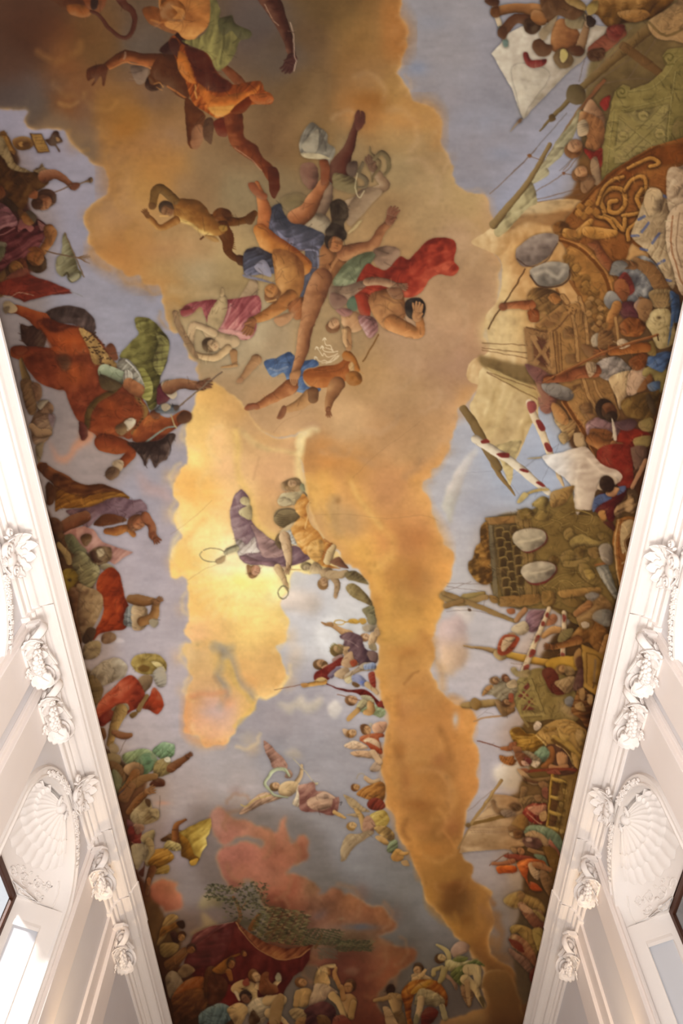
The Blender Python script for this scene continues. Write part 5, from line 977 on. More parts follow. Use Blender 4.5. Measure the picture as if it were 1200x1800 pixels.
S('570 620 680 780 770 940', 30, '6b3d18', .95); S('555 620 660 780 750 940', 8, 'b58048', .8); S('590 625 700 790 780 920', 8, 'c08c52', .7)
F('500 640 560 660 580 720 640 740 620 830 560 870 540 820 560 800 520 740', 'a98a5c', fold=(50, 30, .5), hi='d3bb90', lo='705030'); F('540 830 570 800 600 830 570 875', 'b09468'); F('630 810 680 810 700 890 640 880', 'b7a080')
F('660 650 720 630 740 680 690 700', '7d5b38'); F('690 700 740 690 780 720 740 760', '8a6640')
part('person', 'helmeted oarsman with a grey shield below the railing')
F('400 500 440 460 520 480 540 560 500 680 440 680 420 600 440 590', '8c5a4c', fold=(40, 40, .3)); F('340 400 440 430 500 480 480 510 400 500', '7a4f4a', v=.3); F('440 520 500 510 590 540 630 580 610 615 540 610 470 570', '807c7e', la=230, hi='a8a5a4'); F('495 640 540 640 600 720 580 760 520 720', 'b2824e')
part('person', 'rowers in steel and cloth armour working the long oar')
L('800 340 60 730 330 70 690 300 40', '7d5a38'); F('730 250 760 220 790 230 780 290 740 300', 'b0a698'); F('780 210 850 210 860 280 800 330 770 300', '84603a', fold=(60, 20, .4))
F('740 420 800 370 880 360 940 400 960 440 860 500 800 490 760 450', '8c8486', fold=(30, 60, .35), la=200, hi='b9b3b4', lo='55504f', tex=.14); L('750 440 80 660 450 70 560 480 56 470 490 46', '80472a', la=100, hi='b9774c'); F('700 400 750 390 760 440 720 480', 'b09a80', fold=(0, 16, .4)); F('450 490 490 475 500 500 470 510', '9a5e38')
F('840 480 940 440 1060 430 1080 480 1000 560 930 600 940 620 900 670 880 600 850 540', 'b9a07e', fold=(30, 70, .3), hi='dcc9a4', la=200); F('960 440 1060 430 1010 560 940 580', 'c4a894', v=.3)
L('1060 450 60 1120 440 90 1150 500 90 1140 540 60', '8d8150', la=220, hi='b8ab74'); F('1000 560 1070 460 1090 500 1040 560', '7f5430'); F('1060 520 1130 500 1130 560 1080 560', '4f6a9a')
F('1040 390 1080 350 1200 330 1180 400 1140 450 1060 410', '46639f', fold=(60, 40, .35), hi='8398c4'); F('960 370 1030 330 1060 360 1040 420 990 440 950 400', '7a4522', tex=.15); F('1060 280 1100 270 1110 350 1060 340', '87723f')
L('1050 300 60 960 310 64 850 320 60', '8f5426', la=110, hi='c08348'); F('880 270 920 250 960 290 900 310', 'c9b7a2'); hand(800, 330, 170, 60, '8d5530')
S('450 505 640 410 850 310 1118 228', 15, '7d4a28', 1); S('450 502 640 406 850 306 1118 224', 5, 'b5814e', .8); S('1116 228 1124 262', 7, '3c2616', 1)
F('910 620 1000 580 1100 560 1130 560 1090 720 1000 720 930 700', '6b5028', fold=(50, 60, .45), hi='8f7642', lo='3a2a14'); F('1050 600 1080 580 1110 680 1090 690', '4a3a28')
part('person', 'dark bearded soldier with a dagger over a red cloth')
F('780 900 880 780 1000 780 1080 820 1020 920 960 1000 940 1080 760 1060', '8a2a1a', fold=(70, 60, .25), hi='b04a34', lo='571710'); 
F('700 760 740 720 800 710 880 730 900 790 860 830 760 800 710 820', '8b6a74', fold=(30, 40, .4), hi='b9a0a8'); F('720 790 780 780 850 800 870 850 800 880 740 860', '7c4c26', la=200); L('740 840 80 790 870 60 850 870 44', '8d5a30', la=100, hi='c79460'); hand(860, 865, 20, 60, '9a6a40')
H(820, 670, 56, 250, '2e1f15', '6a4026', 1, '2e1e14'); F('850 720 865 750 882 840 862 838', 'c9c0b8', v=.3); F('880 740 960 720 1000 750 960 790 890 780', '5b4048'); F('980 840 1080 820 1070 880 1000 900', '9b8a58'); F('1010 740 1090 720 1090 790 1030 790', '8a7a4c')
F('960 900 1000 900 1050 960 1040 1000 980 1000', '9b8490')
O(820, 780, 3.75)
F('860 80 900 20 1040 0 1090 60 1100 250 1080 290 1000 280 960 190', '82261a', v=.3, tex=.08)
F('1090 30 1180 20 1180 120 1120 170 1095 110', '6e5248'); L('1090 290 26 1180 110 34', 'b08468')
part('banner', 'white square flag with creased folds below the great ship')
F('400 100 500 88 480 100 430 104', 'b49a68'); 
F('498 88 620 60 720 30 790 25 850 90 900 140 1000 180 1028 220 1000 260 900 290 850 320 830 430 760 440 730 480 730 510 690 508 668 470 700 400 710 320 660 240 590 190', 'cfc4be', fold=(65, 90, .3), hi='eee6e0', lo='a0918a', la=190); F('860 290 900 230 960 210 1000 250 960 290 900 310', 'cbbcae', v=.3); R('740 140 720 260 740 400', 14, 'f2ebe6', .5); R('800 100 880 180 980 210', 12, 'efe6e2', .5)
part('person', 'dark-haired man in blue and crimson seen from behind')
F('840 430 880 330 960 340 1040 290 1050 330 1000 420 960 520 900 480 880 470', '5e1c1c', fold=(50, 40, .3)); F('830 400 850 350 920 330 960 360 880 400 835 450', '4d5f96', v=.5); F('1000 290 1050 280 1040 320 990 340', '56659a'); F('920 320 970 290 1010 300 980 345 930 345', 'c0906a', la=230); H(930, 275, 50, 250, '2f1d14', '2f1d14', 0); F('870 450 910 440 920 500 890 520 875 490', 'b38248', la=220); F('900 520 960 520 980 580 930 570', '5a2a20')
# carved stern, second ship
part('ship', 'olive carved ship stern with scale pattern and relief figures')
F('130 490 340 470 440 430 540 380 700 300 720 470 860 480 960 580 980 760 1000 960 960 1100 860 1250 700 1180 560 1090 480 1090 210 1070 150 900', '7c6636', v=.35, la=200, hi='a08a50', lo='4d3b1a', hard=True)
F('120 490 340 475 350 520 140 540', '96703e', v=.3, hard=True); F('320 480 420 480 480 1060 400 1060', '8a7040', v=.4, hard=True, la=200); S('370 500 440 1040', 6, '54401e', .8); S('410 500 470 1040', 5, '54401e', .8); S('340 520 380 1000', 5, '5d4824', .8)
F('160 540 320 530 380 1000 240 1010 190 830', '6e5c3a', v=.3, hard=True); F('130 540 170 540 210 1010 180 1000', '7a7058', v=.3, hard=True); 
for i in range(7):
    for j in range(3):
        x, y = 215 + j * 50 + i * 9, 590 + i * 66 - j * 6 + (33 if j % 2 else 0)
        if x < 370 - (0 if i < 6 else 10): F([x - 26, y - 34, x + 18, y - 38, x + 28, y, x + 18, y + 36, x - 26, y + 34], '7a6438', v=.3); F([x - 14, y - 24, x + 12, y - 28, x + 18, y, x + 12, y + 26, x - 14, y + 24], '4c3a20', v=.2); S([x - 28, y - 36, x + 20, y - 38, x + 30, y, x + 20, y + 38, x - 28, y + 36], 6, 'a08a54', .8)
F('220 1010 480 990 500 1040 420 1070 220 1080', '8f6c3a', v=.4, hard=True)
F('90 560 140 520 150 700 170 880 140 930 80 920 20 850 10 790 40 760 60 680 90 650', '936a30', tex=.3, v=.6, hi='bd9250', fold=(60, 40, .4)); F('150 1000 200 1010 210 1050 170 1050', '8a6836'); L('-20 1010 40 110 990 34', '9a8048'); 
F('340 440 400 425 440 450 430 490 370 500 340 480', '7c6430', tex=.25); F('430 400 500 350 540 370 520 440 570 470 520 510 450 490 470 430', '86703c', la=200, hi='b09658', tex=.12); F('550 340 620 300 710 280 690 340 640 400 560 420', 'a07c44', la=200, fold=(30, 60, .3)); L('350 380 6 380 340 14 450 310 20 540 300 16', 'b09458'); F('335 385 350 350 380 320 410 340 380 370 350 390', 'c2a86a', v=.3)
for q in ('460 560 560 520 640 480 700 450', '560 500 620 520 610 560', '720 440 780 450 830 480 800 530 740 520', '620 540 680 520', '500 950 560 900 640 860 740 850 780 900 700 930', '560 950 640 900 720 940', '700 540 790 590 800 560'): S(q, 15, '5b4822', .8); S(q, 8, 'a28c50', .8)
F('640 580 680 555 710 590 690 640 650 630', '8d7642', la=210); F('680 640 760 600 850 640 930 640 960 700 860 690 800 680 700 690', '94804a', la=220, hi='b9a468', tex=.12); F('860 600 920 590 950 640 900 650', '7c6636'); F('720 690 780 680 770 750 720 760 700 720', '7d6534', tex=.2); F('620 740 680 700 720 740 700 790 650 810', '86703c', la=220); L('650 790 40 720 790 40 800 760 30', '8d7642'); F('540 770 570 740 610 760 600 800 560 800', '6e5426', tex=.25); F('800 700 860 680 890 720 860 760 810 740', '84693a'); F('740 800 800 800 860 880 900 920 840 930 760 880', '86703c', la=200); S('740 800 730 860 840 940 900 960', 8, '5b4822', .8); F('770 840 820 830 850 880 800 890', 'a08848')
F('490 980 560 970 590 1010 570 1070 510 1070', '8a6c38', tex=.15); F('600 980 700 960 880 950 860 1000 700 1010 640 1020', '916f3c', la=220, hi='b89458'); F('620 1040 720 1020 790 1060 700 1080', '7a6030'); S('560 1080 700 1130 800 1200', 16, '5b4420', .8)
part('shield', 'two pale oval shields with red rims on the olive stern')
F('320 640 340 580 440 560 520 585 530 640 470 700 390 720', '7a2f28', v=.3); F('305 640 330 580 430 560 510 580 525 630 470 690 380 710', 'a8a294', v=.4, la=230, hi='d4cdbd', tex=.09); F('370 860 400 800 500 775 580 800 590 850 520 920 430 930', '7a2f28', v=.3); F('360 850 390 800 490 775 570 795 585 840 520 905 420 915', 'a39c90', v=.4, la=230, hi='cfc8ba', tex=.09); R('340 650 430 635 490 620', 10, 'e0d8c4', .6); R('420 855 500 840 560 820', 8, 'e0d8c4', .6)
part('ship', 'gilt round stern ornament at the cornice edge')
F('990 500 1060 480 1180 500 1100 760 1010 950 980 800 960 640', '97622c', v=.4, la=180, hi='d0a468', hard=True); F('1010 540 1100 510 1090 640 1040 720 1020 700', 'c3ad86', v=.3); S('1000 500 975 640 985 800 1010 930', 10, 'd4b586', .8); S('1020 500 1000 640 1005 800', 6, '7a3f18', .8); F('1050 640 1080 620 1080 680 1060 690', '5d3a1a'); S('1030 720 1050 700 1045 770 1020 790', 8, 'e6d8b8', .8); S('1080 590 1040 640 1050 700', 6, '7a4a24', .8)
F('970 460 1000 400 1060 370 1060 310 1110 310 1140 400 1100 460 1040 450 1000 490', '8c7050', tex=.3, fold=(60, 40, .4), hi='bfa27c')
F('800 1000 860 980 940 1040 960 1100 900 1180 780 1250 720 1120 780 1050', '8a6a40', fold=(50, 50, .4), la=200, hi='b9996c', lo='4f3820'); F('780 1000 830 980 880 1000 840 1030 800 1030', '85807e'); F('830 1130 900 1090 960 1110 950 1200 860 1190', '7f7c78', tex=.15); L('800 1060 60 760 1090 50 720 1120 40', '9a6c40', la=200)
F('850 820 930 790 1000 1000 985 1030 930 960', '7a7a78', fold=(150, 30, .5), hi='c2c2be', lo='45453f', hard=True); S('845 800 930 785', 14, '9a6236', .9); F('870 680 950 670 960 790 900 780', '8c8278', la=210, hi='c4bcb4')
# mid right
O(770, 1000, 4)
part('mast', 'spars and rigging lines of the middle ships')
L('30 190 50 140 240 46 340 200 40', '9b7a48'); L('40 170 30 160 215 34 320 280 34 540 370 28', '927040'); L('55 260 40 170 225 34', '8a6638')
for q in ('60 100 330 110', '60 120 330 160', '60 150 230 90', '60 300 220 290 380 320', '320 260 340 190', '220 290 230 260', '210 270 220 300'): S(q, 4, '7f6a60', .7)
F('210 285 225 280 235 295 215 300', '5d432c')
L('180 540 8 310 560 24 400 580 36 480 600 40', 'a37c4a', la=270); L('480 600 44 600 630 50 760 660 50', 'b58a34', la=270, hi='d8b05a'); S('500 580 760 620', 3, '7f6a60', .7); S('510 660 600 670', 4, '7f6a60', .7); F('390 600 410 570 460 590 480 630 430 645', 'b08f5a')
L('180 960 40 300 950 60 420 940 50', '9a7640', la=270); F('230 930 260 908 300 930 305 970 270 998 240 975', '86602c'); S('250 1070 360 1040 460 1030', 12, 'a97c50', .9); S('270 1050 360 980', 3, '7f6a60', .6); S('330 1010 390 1020', 3, '7f6a60', .6)
part('person', 'oarsman with a red shield swinging beside striped oars')
F('480 290 530 280 540 310 500 320', 'a5623c'); L('610 290 40 570 330 40 550 360 40', 'a8764c'); F('610 380 640 300 720 290 770 310 760 380 690 440 640 440', '84606a', fold=(60, 40, .35), hi='a88690'); F('520 420 600 370 640 430 590 470 530 450', 'c6ad8a', la=220); F('740 380 800 320 840 340 820 390 760 400', 'a87050'); L('740 470 40 800 430 50 860 430 40', 'b98c58', la=220, hi='dcb88a'); F('490 460 530 450 560 480 530 490', 'b08058')
F('415 580 430 510 480 465 570 480 560 530 510 590 450 610', '963c20', v=.5, la=210, hi='c2653c'); F('440 560 470 490 540 480 530 510 470 580', 'bd9a72', fold=(60, 30, .4))
L('780 280 30 740 380 34 690 500 40 600 720 44', 'd3bfa2', la=180, hi='e8dac2')
for q in ('765 310 780 320 770 345 755 335', '735 370 755 380 745 405 725 400', '695 470 718 475 700 510 680 520', '655 570 690 575 670 615 640 620', '610 680 640 670 640 700 610 728 600 710'): F(q, '82352a', v=.2)
L('885 310 36 885 420 34 880 520 36 875 680 44', 'd3bfa2', la=180, hi='e8dac2')
for q in ('875 320 900 340 890 375 875 360', '875 430 895 440 890 470 875 460', '865 590 895 600 880 640 865 620'): F(q, '8a4238', v=.2)
part('person', 'turbaned sailor reaching out over the striped oars')
F('1000 400 1060 360 1120 380 1200 440 1190 560 1120 600 1060 520 980 540 930 490', '7a5124', fold=(60, 60, .35), la=200, hi='b58c52', lo='3f260e'); L('980 500 70 900 530 50 800 550 40', '7d4f26', la=100, hi='ad7c46'); hand(800, 550, 190, 60, '7a4c28'); F('990 380 1030 355 1090 370 1080 410 1030 430 1000 410', '8a6a38'); F('1005 385 1035 372 1065 385 1060 410 1020 418', 'b5a594'); L('1150 600 50 1190 480 50', 'a47842')
F('840 500 870 440 950 420 930 480 860 520', '7d7046', v=.4)
part('shield', 'large golden rectangular shield with a painted sword')
F('760 660 800 630 900 615 1010 630 1010 700 850 740 760 690', 'b58c30', v=.4, la=200, hi='d3ac50'); 
F('1005 530 1080 560 1150 600 1200 650 1120 900 1020 830', 'a57e36', v=.4, la=180, hi='cda65c', hard=True); S('1005 530 1020 830', 8, '6a4a1c', .9); F('1040 590 1110 610 1150 650 1095 840 1045 800', '9a7430', v=.3, hard=True); S('1045 590 1045 800', 6, '54380f', .8); S('1045 590 1110 610 1150 650', 6, '54380f', .7); S('1103 640 1095 800', 16, '80684a', .9); S('1085 800 1110 806', 10, '5d4020', .9); S('1094 800 1092 840', 10, '5d4020', .9)
F('960 600 1000 560 1010 640 980 700 960 660', 'a07842', la=200)
part('ship', 'small lattice-sided boat crowded with sailors')
F('520 840 640 720 760 700 900 760 960 860 1000 1000 960 1080 800 1060 640 1080 560 1000', '877442', v=.35, fold=(50, 90, .2), hi='a8945e', lo='59491f'); F('520 850 640 770 740 1030 590 1040', '8f7d48', v=.3, hard=True)
for q in ('560 900 600 860 640 890 600 920', '600 840 630 800 650 840 625 860', '630 940 660 910 680 950 650 960', '590 1000 620 960 680 990 630 1000'): F(q, '74352a', v=.2, hard=True)
S('520 850 590 1040', 24, '9a8850', .95); S('640 770 740 1030', 24, '988650', .95); S('585 1030 735 1020', 22, 'a08e58', .95); S('560 950 650 830', 14, '9a8850', .9); S('570 860 690 960', 14, '98864e', .9); S('600 1010 690 900', 12, '98864e', .9); S('660 770 750 1020', 6, '5a4a22', .7); S('590 1050 630 1110', 18, '8a7648', .9)
W(900, 960, 60, 50, 'a89478', .6); W(800, 940, 60, 60, '7d6a3c', .5); W(960, 1010, 50, 40, 'a08068', .5)
F('510 710 540 690 570 720 640 710 640 760 560 760', '8d7a50', tex=.2); F('310 880 340 830 400 820 440 770 520 790 560 840 520 920 450 930 380 890', '8d7a5e', fold=(40, 40, .45), hi='b9a888', lo='5a4830'); F('310 890 340 830 390 825 340 880', 'a8743f'); H(400, 790, 28, 200, '7d5430', 'a87a50', 1); H(475, 775, 26, 260, '70442a', '9a6440', 1); F('480 810 540 780 560 830 500 840', 'b59870'); L('430 960 50 470 1000 60 520 990 40', '8a6236'); F('400 940 440 935 460 1000 490 1030 450 1030', '86623a'); F('470 940 530 920 540 970 490 980', '9a6a3c'); H(480, 945, 26, 190, '5f3b20', '9a6a40', 1)
F('500 880 530 880 530 940 500 930', '8a3f26')
part('person', 'soldiers with dark round shields between the boats')
F('730 720 780 692 830 720 850 780 820 880 770 830', '5f2718', v=.5, la=220); F('800 830 860 790 910 830 900 880 830 890', '60281a', v=.5); F('820 800 880 770 960 760 980 840 900 880 850 840', '8f7450', fold=(40, 30, .4), la=210, hi='b9a07a'); H(870, 710, 34, 200, '7d5c34', 'b08656', 1); F('890 690 950 700 960 740 900 750', '8a7048', tex=.2); F('970 640 1010 620 1020 720 980 700', '51301e'); F('890 920 930 900 960 930 940 970 905 960', '76757a', la=230, hi='a8a8ac'); F('980 720 1020 710 1020 840 970 860 950 840', '4e2d2a', tex=.15)
F('950 940 1000 840 1080 900 1090 960 1060 1130 1000 1060 940 1010', '6e4420', fold=(80, 40, .5), hi='a87c44', lo='351c0a'); F('990 860 1030 840 1030 920 1000 920', 'a48050'); F('1050 890 1090 900 1080 960 1050 940', 'a8885c'); F('960 960 1010 940 1040 1000 980 990', 'a08050')
part('ship', 'golden shell-shaped bow with a curled prow')
O(800, 1240, 4.615)
F('630 180 660 130 700 150 690 190 650 210', 'd3c2b4', v=.4)
F('650 240 720 170 820 120 900 110 980 140 1060 200 1080 260 1000 520 960 470 900 380 820 320 740 330', 'a88447', v=.4, la=220, hi='cfb070', lo='694a1c', hard=True)
F('450 205 520 180 580 230 650 240 720 310 660 370 600 380 540 370 490 320 455 260', 'a47c30', la=240, hi='d9b45c', lo='5e4010', fold=(75, 34, .5)); F('460 205 520 182 570 225 630 250 560 250 500 240', '6b4610', v=.3)
for q in ('470 260 560 270 660 260', '490 310 580 320 690 300', '520 340 620 350 700 320', '600 370 680 350'): S(q, 5, '5a3c10', .7)
S('655 245 740 330', 12, 'd8bc78', .9); S('670 235 760 325', 6, '6a4a1c', .8)
for q in ('880 190 920 160 980 165', '900 215 950 185 1010 190', '890 170 940 140 990 150', '920 240 960 210 1020 215', '840 150 900 130 960 140'): S(q, 6, '6e4e20', .7)
L('720 205 30 760 195 30 810 190 24', '8a682c'); L('800 260 44 870 300 60 930 340 60 1000 420 50', 'a6843e', la=220, hi='d0b16a'); L('790 280 24 880 350 40 940 400 30', '5f421a', v=.3); F('830 180 870 230 930 250 900 290 850 260', 'b0904c', la=220); F('990 200 1050 220 1060 300 1010 320 980 260', 'a08248', tex=.3); F('1010 300 1040 310 1030 380 1000 360', '94763c', tex=.3)
F('740 330 820 320 900 380 950 480 1000 520 940 580 860 560 800 470 760 400', '573626', v=.3); S('820 320 900 380 955 480', 8, 'd3b478', .8); F('940 380 1000 440 1000 520 960 480', 'b5904e', la=200)
part('person', 'muscular sailor with a red oar in the golden bow')
F('750 340 800 340 810 420 780 480 730 510 690 500 740 440', '905a2c', la=220); F('820 400 870 380 910 420 910 500 860 520 830 470', 'b08258', la=220, hi='d8ae84'); L('780 500 50 830 510 44 900 500 50', 'a5744a'); F('640 390 720 330 770 390 720 460 650 440', '6f8a72', fold=(30, 40, .3), hi='9db49a'); S('560 540 700 525 850 515 1010 530', 22, '7c3522', .95); F('530 520 580 515 590 545 540 545', '9a6040'); F('740 540 820 520 860 560 780 565', '82402e')
F('550 380 600 375 700 440 680 480 600 450', '94846a', fold=(40, 30, .35)); F('610 450 690 460 660 510 620 490', 'c9b8a4', v=.3)
S('180 288 290 320 400 352', 9, '6f3a28', .95); L('380 352 30 440 350 50 480 310 40', '94562c'); F('440 310 480 300 500 330 460 370 440 350', '8c5030'); F('470 340 530 340 540 400 500 420 480 390', '8c5a38'); F('360 410 420 420 470 410 480 440 500 450 470 490 420 480 370 450', '8a4f20', fold=(20, 20, .5), hi='b87e40'); F('480 400 560 390 620 440 610 480 540 500 510 460', '7b4a2c', fold=(50, 30, .4)); F('540 450 600 460 600 490 550 490', 'c49c88'); F('560 420 620 440 610 480 570 450', '6a2f2c')
F('500 520 560 540 620 600 680 640 620 645 560 600', 'b08f6a', v=.3); L('570 595 24 640 610 34 740 600 34 780 590 30', '7f5f36'); F('670 630 720 620 760 650 740 680 690 670', '8f6a44'); L('560 600 20 620 620 24 660 625 20', '5a3a22')
part('ship', 'gilt balustrade of the lowest galley')
F('780 570 860 580 960 560 1000 520 1060 540 900 1260 850 1110 750 1000', '7d5f2e', v=.35, la=200, hi='a88a4e', lo='46300f', hard=True); S('785 570 765 800 745 1000', 26, '9c7828', 1); S('778 570 758 800 738 1000', 8, 'd0a850', .8); S('795 590 775 800 758 990', 6, '4e320c', .9)
F('800 600 850 600 830 740 790 740', '5c3d20', v=.3); F('790 760 840 760 820 860 775 860', '5c3d20', v=.3); F('780 880 830 890 810 980 765 980', '5c3d20', v=.3)
for y in (600, 745, 865, 990): L([790 - (y - 600) * .08, y, 30, 850 - (y - 600) * .08, y + 14, 34, 900 - (y - 600) * .1, y + 30, 20], 'a3843c', la=250, hi='d4b868')
for i in range(9): x, y = 880 - i * 4 + 16 * math.sin(i * 2), 650 + i * 54; F([x - 20, y - 20, x + 14, y - 16, x + 20, y + 18, x - 12, y + 14], 'a08548' if i % 2 else '6e5222', tex=.3)
S('900 620 870 860 830 1080', 6, '4c3411', .8); S('960 600 920 800', 6, '5a401a', .7); R('940 640 910 800 880 1000', 30, '9a7f48', .5)
O(800, 1240, 4.615)
part('sail', 'tan sail and mast of the lowest boat')
F('310 720 420 730 530 760 560 880 500 1000 600 1130 460 1180 400 1170 200 1180 30 1200 60 1090 110 1000 230 860', 'a4805a', v=.3, fold=(80, 120, .2), hi='bd9a72', lo='7a5836', hard=True); S('100 1140 300 1110 480 1120', 20, '8a6844', .4, soft=3)
S('110 970 260 930 440 890', 24, '6e4e22', .95, w2=34); S('370 610 250 790 130 960', 26, '94703f', .95); S('365 612 245 790', 7, 'bd9a62', .7); F('80 970 110 950 130 970 110 990', '6a4c28'); S('110 1000 20 1160', 14, '8a6a44', .8)
for q in ('140 930 440 860', '120 990 450 985', '120 1015 440 1020', '130 1030 430 1030', '100 860 300 690', '230 860 330 780'): S(q, 4, '7a5a42', .7)
part('person', 'rowers and passengers of the lowest galley')
F('530 670 560 655 590 680 570 740 580 770 530 760', '80623e'); F('520 760 600 740 640 740 720 760 740 790 600 810 540 800', '82663f', fold=(30, 30, .4)); F('640 740 690 730 710 770 660 785', '7b5a38', tex=.2); F('290 780 320 770 340 830 400 860 380 890 330 870', '7d5c3c'); F('370 860 440 850 500 880 450 910 390 900', '826a56', fold=(60, 20, .4)); F('440 810 500 795 540 830 510 860 460 850', '6a4e30', tex=.2)
F('545 870 600 810 680 800 740 810 740 950 690 960 640 960 560 920', '7a261c', fold=(40, 50, .35), hi='b06048'); F('590 830 700 810 740 820 730 880 660 890 610 860', 'b07a60', la=220, hi='d8ac90'); S('580 870 660 940 700 960', 10, 'c49878', .7); F('680 880 740 860 740 930 700 940', 'a68458')
F('460 960 540 880 600 960 560 1020 500 1010', '85602e'); F('430 1000 470 980 550 1030 540 1080 480 1070', '6f4a26'); F('440 1040 480 1030 490 1070 450 1060', 'b09068', v=.3); F('700 680 750 670 750 760 710 740', '7d4a38'); F('470 1020 540 1020 545 1070 490 1085', '6b4522', tex=.2)
O(860, 1420, 6)
F('365 270 400 200 500 180 600 200 720 270 780 380 780 560 700 520 640 400 560 300 450 260', '6f7f66', fold=(40, 70, .3), hi='97a58a', lo='434f3e'); F('370 280 460 240 560 290 640 380 600 420 520 350 420 330', 'a58660', la=220); F('350 340 420 300 520 330 560 390 500 440 400 420', '5b3a30', tex=.2); F('380 330 440 320 450 350 400 360', '9a7a6c'); L('420 440 40 500 470 50 590 480 40', '7d5a34'); L('640 360 40 700 450 44 750 520 30', '9a5a44'); S('580 420 660 620 720 760', 40, '6b4718', .95); S('600 430 680 640', 12, '9a7838', .7); F('470 500 580 510 620 600 660 720 640 760 580 620', '5e6d58', v=.4)
F('580 420 680 430 760 560 720 700 640 900 560 800 640 640', '6a4a1c', v=.4)
part('person', 'oarsman in a bright orange cloak on the lowest galley')
S('0 610 120 520 200 480', 10, '70422a', .95); H(320, 470, 46, 200, '6e4526', '9a6a42', 1); F('230 430 290 440 280 490 240 470', '96724c'); F('150 510 250 490 400 510 480 540 380 560 240 550', '7a3524', v=.5); L('250 560 60 150 590 50 40 590 40', '8a5030'); F('80 630 200 610 290 630 270 690 160 690 100 690', 'a94a16', fold=(80, 40, .4), hi='d3762c', lo='6b280c'); F('300 580 420 540 560 560 600 600 500 600 420 640 400 760 460 860 520 840 560 880 440 865 380 760 320 680', 'a8501e', fold=(70, 60, .35), hi='d6833f', lo='6b2a0e'); F('410 600 460 580 490 650 540 680 520 760 470 740 430 680', 'a58868', fold=(70, 24, .45)); L('480 600 60 560 620 70 640 660 50', '8a5a34'); F('430 780 520 820 560 880 440 865', '8f3a14'); F('540 660 620 700 680 820 640 930 580 850 540 760', '7a5836', fold=(70, 40, .3), lo='4c3418')
part('person', 'cloaked ochre figures crowding the lower right edge')
F('150 980 190 930 270 900 330 880 400 920 520 970 590 1060 560 1140 480 1080 360 1060 240 1060', '856634', v=.5, fold=(30, 60, .25), soft=1.2, hi='a2844c'); F('310 890 340 880 380 920 350 970 310 960', '7d5c34'); F('300 1020 360 1000 440 1070 540 1080 580 1170 560 1280 460 1260 360 1130', '7d5136', fold=(50, 60, .4), hi='a88a68', lo='4a2518'); F('330 1020 440 1060 460 1110 360 1100', '9a7556', v=.4); F('460 1090 520 1090 590 1170 560 1200', '8c7440')
F('220 1260 300 1230 420 1270 470 1330 510 1480 490 1560 400 1440 300 1330 230 1340', '7d5f2e', fold=(50, 90, .3), hi='9c7e44', lo='4f3814'); F('450 1290 560 1290 530 1500 500 1480', '8a7238', v=.4); F('210 1370 280 1340 400 1410 480 1540 500 1680 400 1600 300 1510 240 1470', '74492e', fold=(45, 60, .4), hi='a07c50', lo='40190d'); F('205 1380 280 1400 350 1450 370 1530 290 1490 230 1440', '541c0c', v=.3); F('200 1490 260 1510 400 1600 480 1720 460 1780 320 1640 230 1560', '5f4030', fold=(45, 50, .4), hi='84644c', lo='2f1c12')
F('420 1760 460 1700 500 1660 460 1850 440 1850', '4e1a10')
HALO = 0
O()
glaze('880 420 960 380 1010 300 1060 100 1300 -60 1420 -100 1420 900 1200 900 1130 1060 1060 1300 1000 1500 930 1760 905 1720 905 1640 890 1560 880 1500 900 1440 870 1420 900 1340 880 1290 920 1200 900 1150 940 1080 850 1050 850 920 980 880 1000 800 950 700 910 560 890 480', (.95, .87, .77))
# ---------------------------------------------------------------- left side: riders and soldiers
HALO = .4
O(0, 220, 5)
part('medallion', 'bronze standards with oval medallion and tablet on a pole')
F('0 60 40 50 80 110 140 230 130 265 90 240 0 150', '6e461d', hard=True); F('10 90 60 100 120 230 80 230', '8b6028', v=.3, hard=True); F('110 140 150 110 220 105 280 125 305 165 270 205 200 222 140 205', '8a5c28', la=250); F('130 150 170 125 230 122 280 150 270 190 200 205 150 190', '6a431e', v=-.6); F('160 160 200 150 210 185 180 190', '9a6c34'); F('200 170 240 150 260 165 230 190', '4a2c14')
F('265 80 370 78 440 238 330 250', '55331a', hard=True); F('278 84 368 84 432 232 335 240', '8f662e', v=.3, hard=True)
for q in ('305 110 360 105', '315 135 370 130', '325 165 385 158', '340 195 395 188', '350 215 400 210'): S(q, 5, '5a3a1a', .7)
F('400 130 440 120 460 80 480 55 510 65 530 110 555 150 530 165 500 175 530 225 520 238 490 190 450 185 420 160', '3e2518', tex=.25); F('500 110 530 130 520 150 500 140', '8a6238')
part('person', 'trumpeter in a brown tunic blowing a long horn')
F('-60 100 20 100 60 180 100 260 140 340 250 400 290 430 180 440 80 400 20 290 -60 240', '85704f', fold=(30, 40, .4), hi='a8936c', lo='4c3a22')
F('-80 240 30 290 100 390 260 420 310 400 340 380 430 480 400 540 340 580 260 620 240 690 180 760 110 740 60 660 80 600 20 560 -80 560', '46290f', tex=.12, fold=(40, 80, .25), hi='6e4a22'); F('290 400 340 380 370 340 390 370 430 410 380 450 330 420', '7a6040', fold=(60, 30, .4))
L('390 450 110 480 430 80 570 480 60 630 540 50', '6a3a20', la=250, hi='9a6a4c'); F('600 540 640 510 700 510 700 550 660 575 620 560', '5f3320'); S('430 610 520 575 620 530', 10, '6a4a32'); L('700 515 10 760 490 14 795 480 44', '6d4e30'); F('780 465 795 475 800 510 790 490', '3c2818')
H(395, 660, 84, 350, '3e2315', '8a5230', 1, '3e2315'); F('250 630 300 580 340 590 320 650', '7a4526')
F('-40 540 20 540 50 600 30 640 -40 660', '5c2e14'); F('30 670 60 640 140 700 160 760 60 740', '2f1d10')
part('person', 'rider in wine red cloak raising his bent arm')
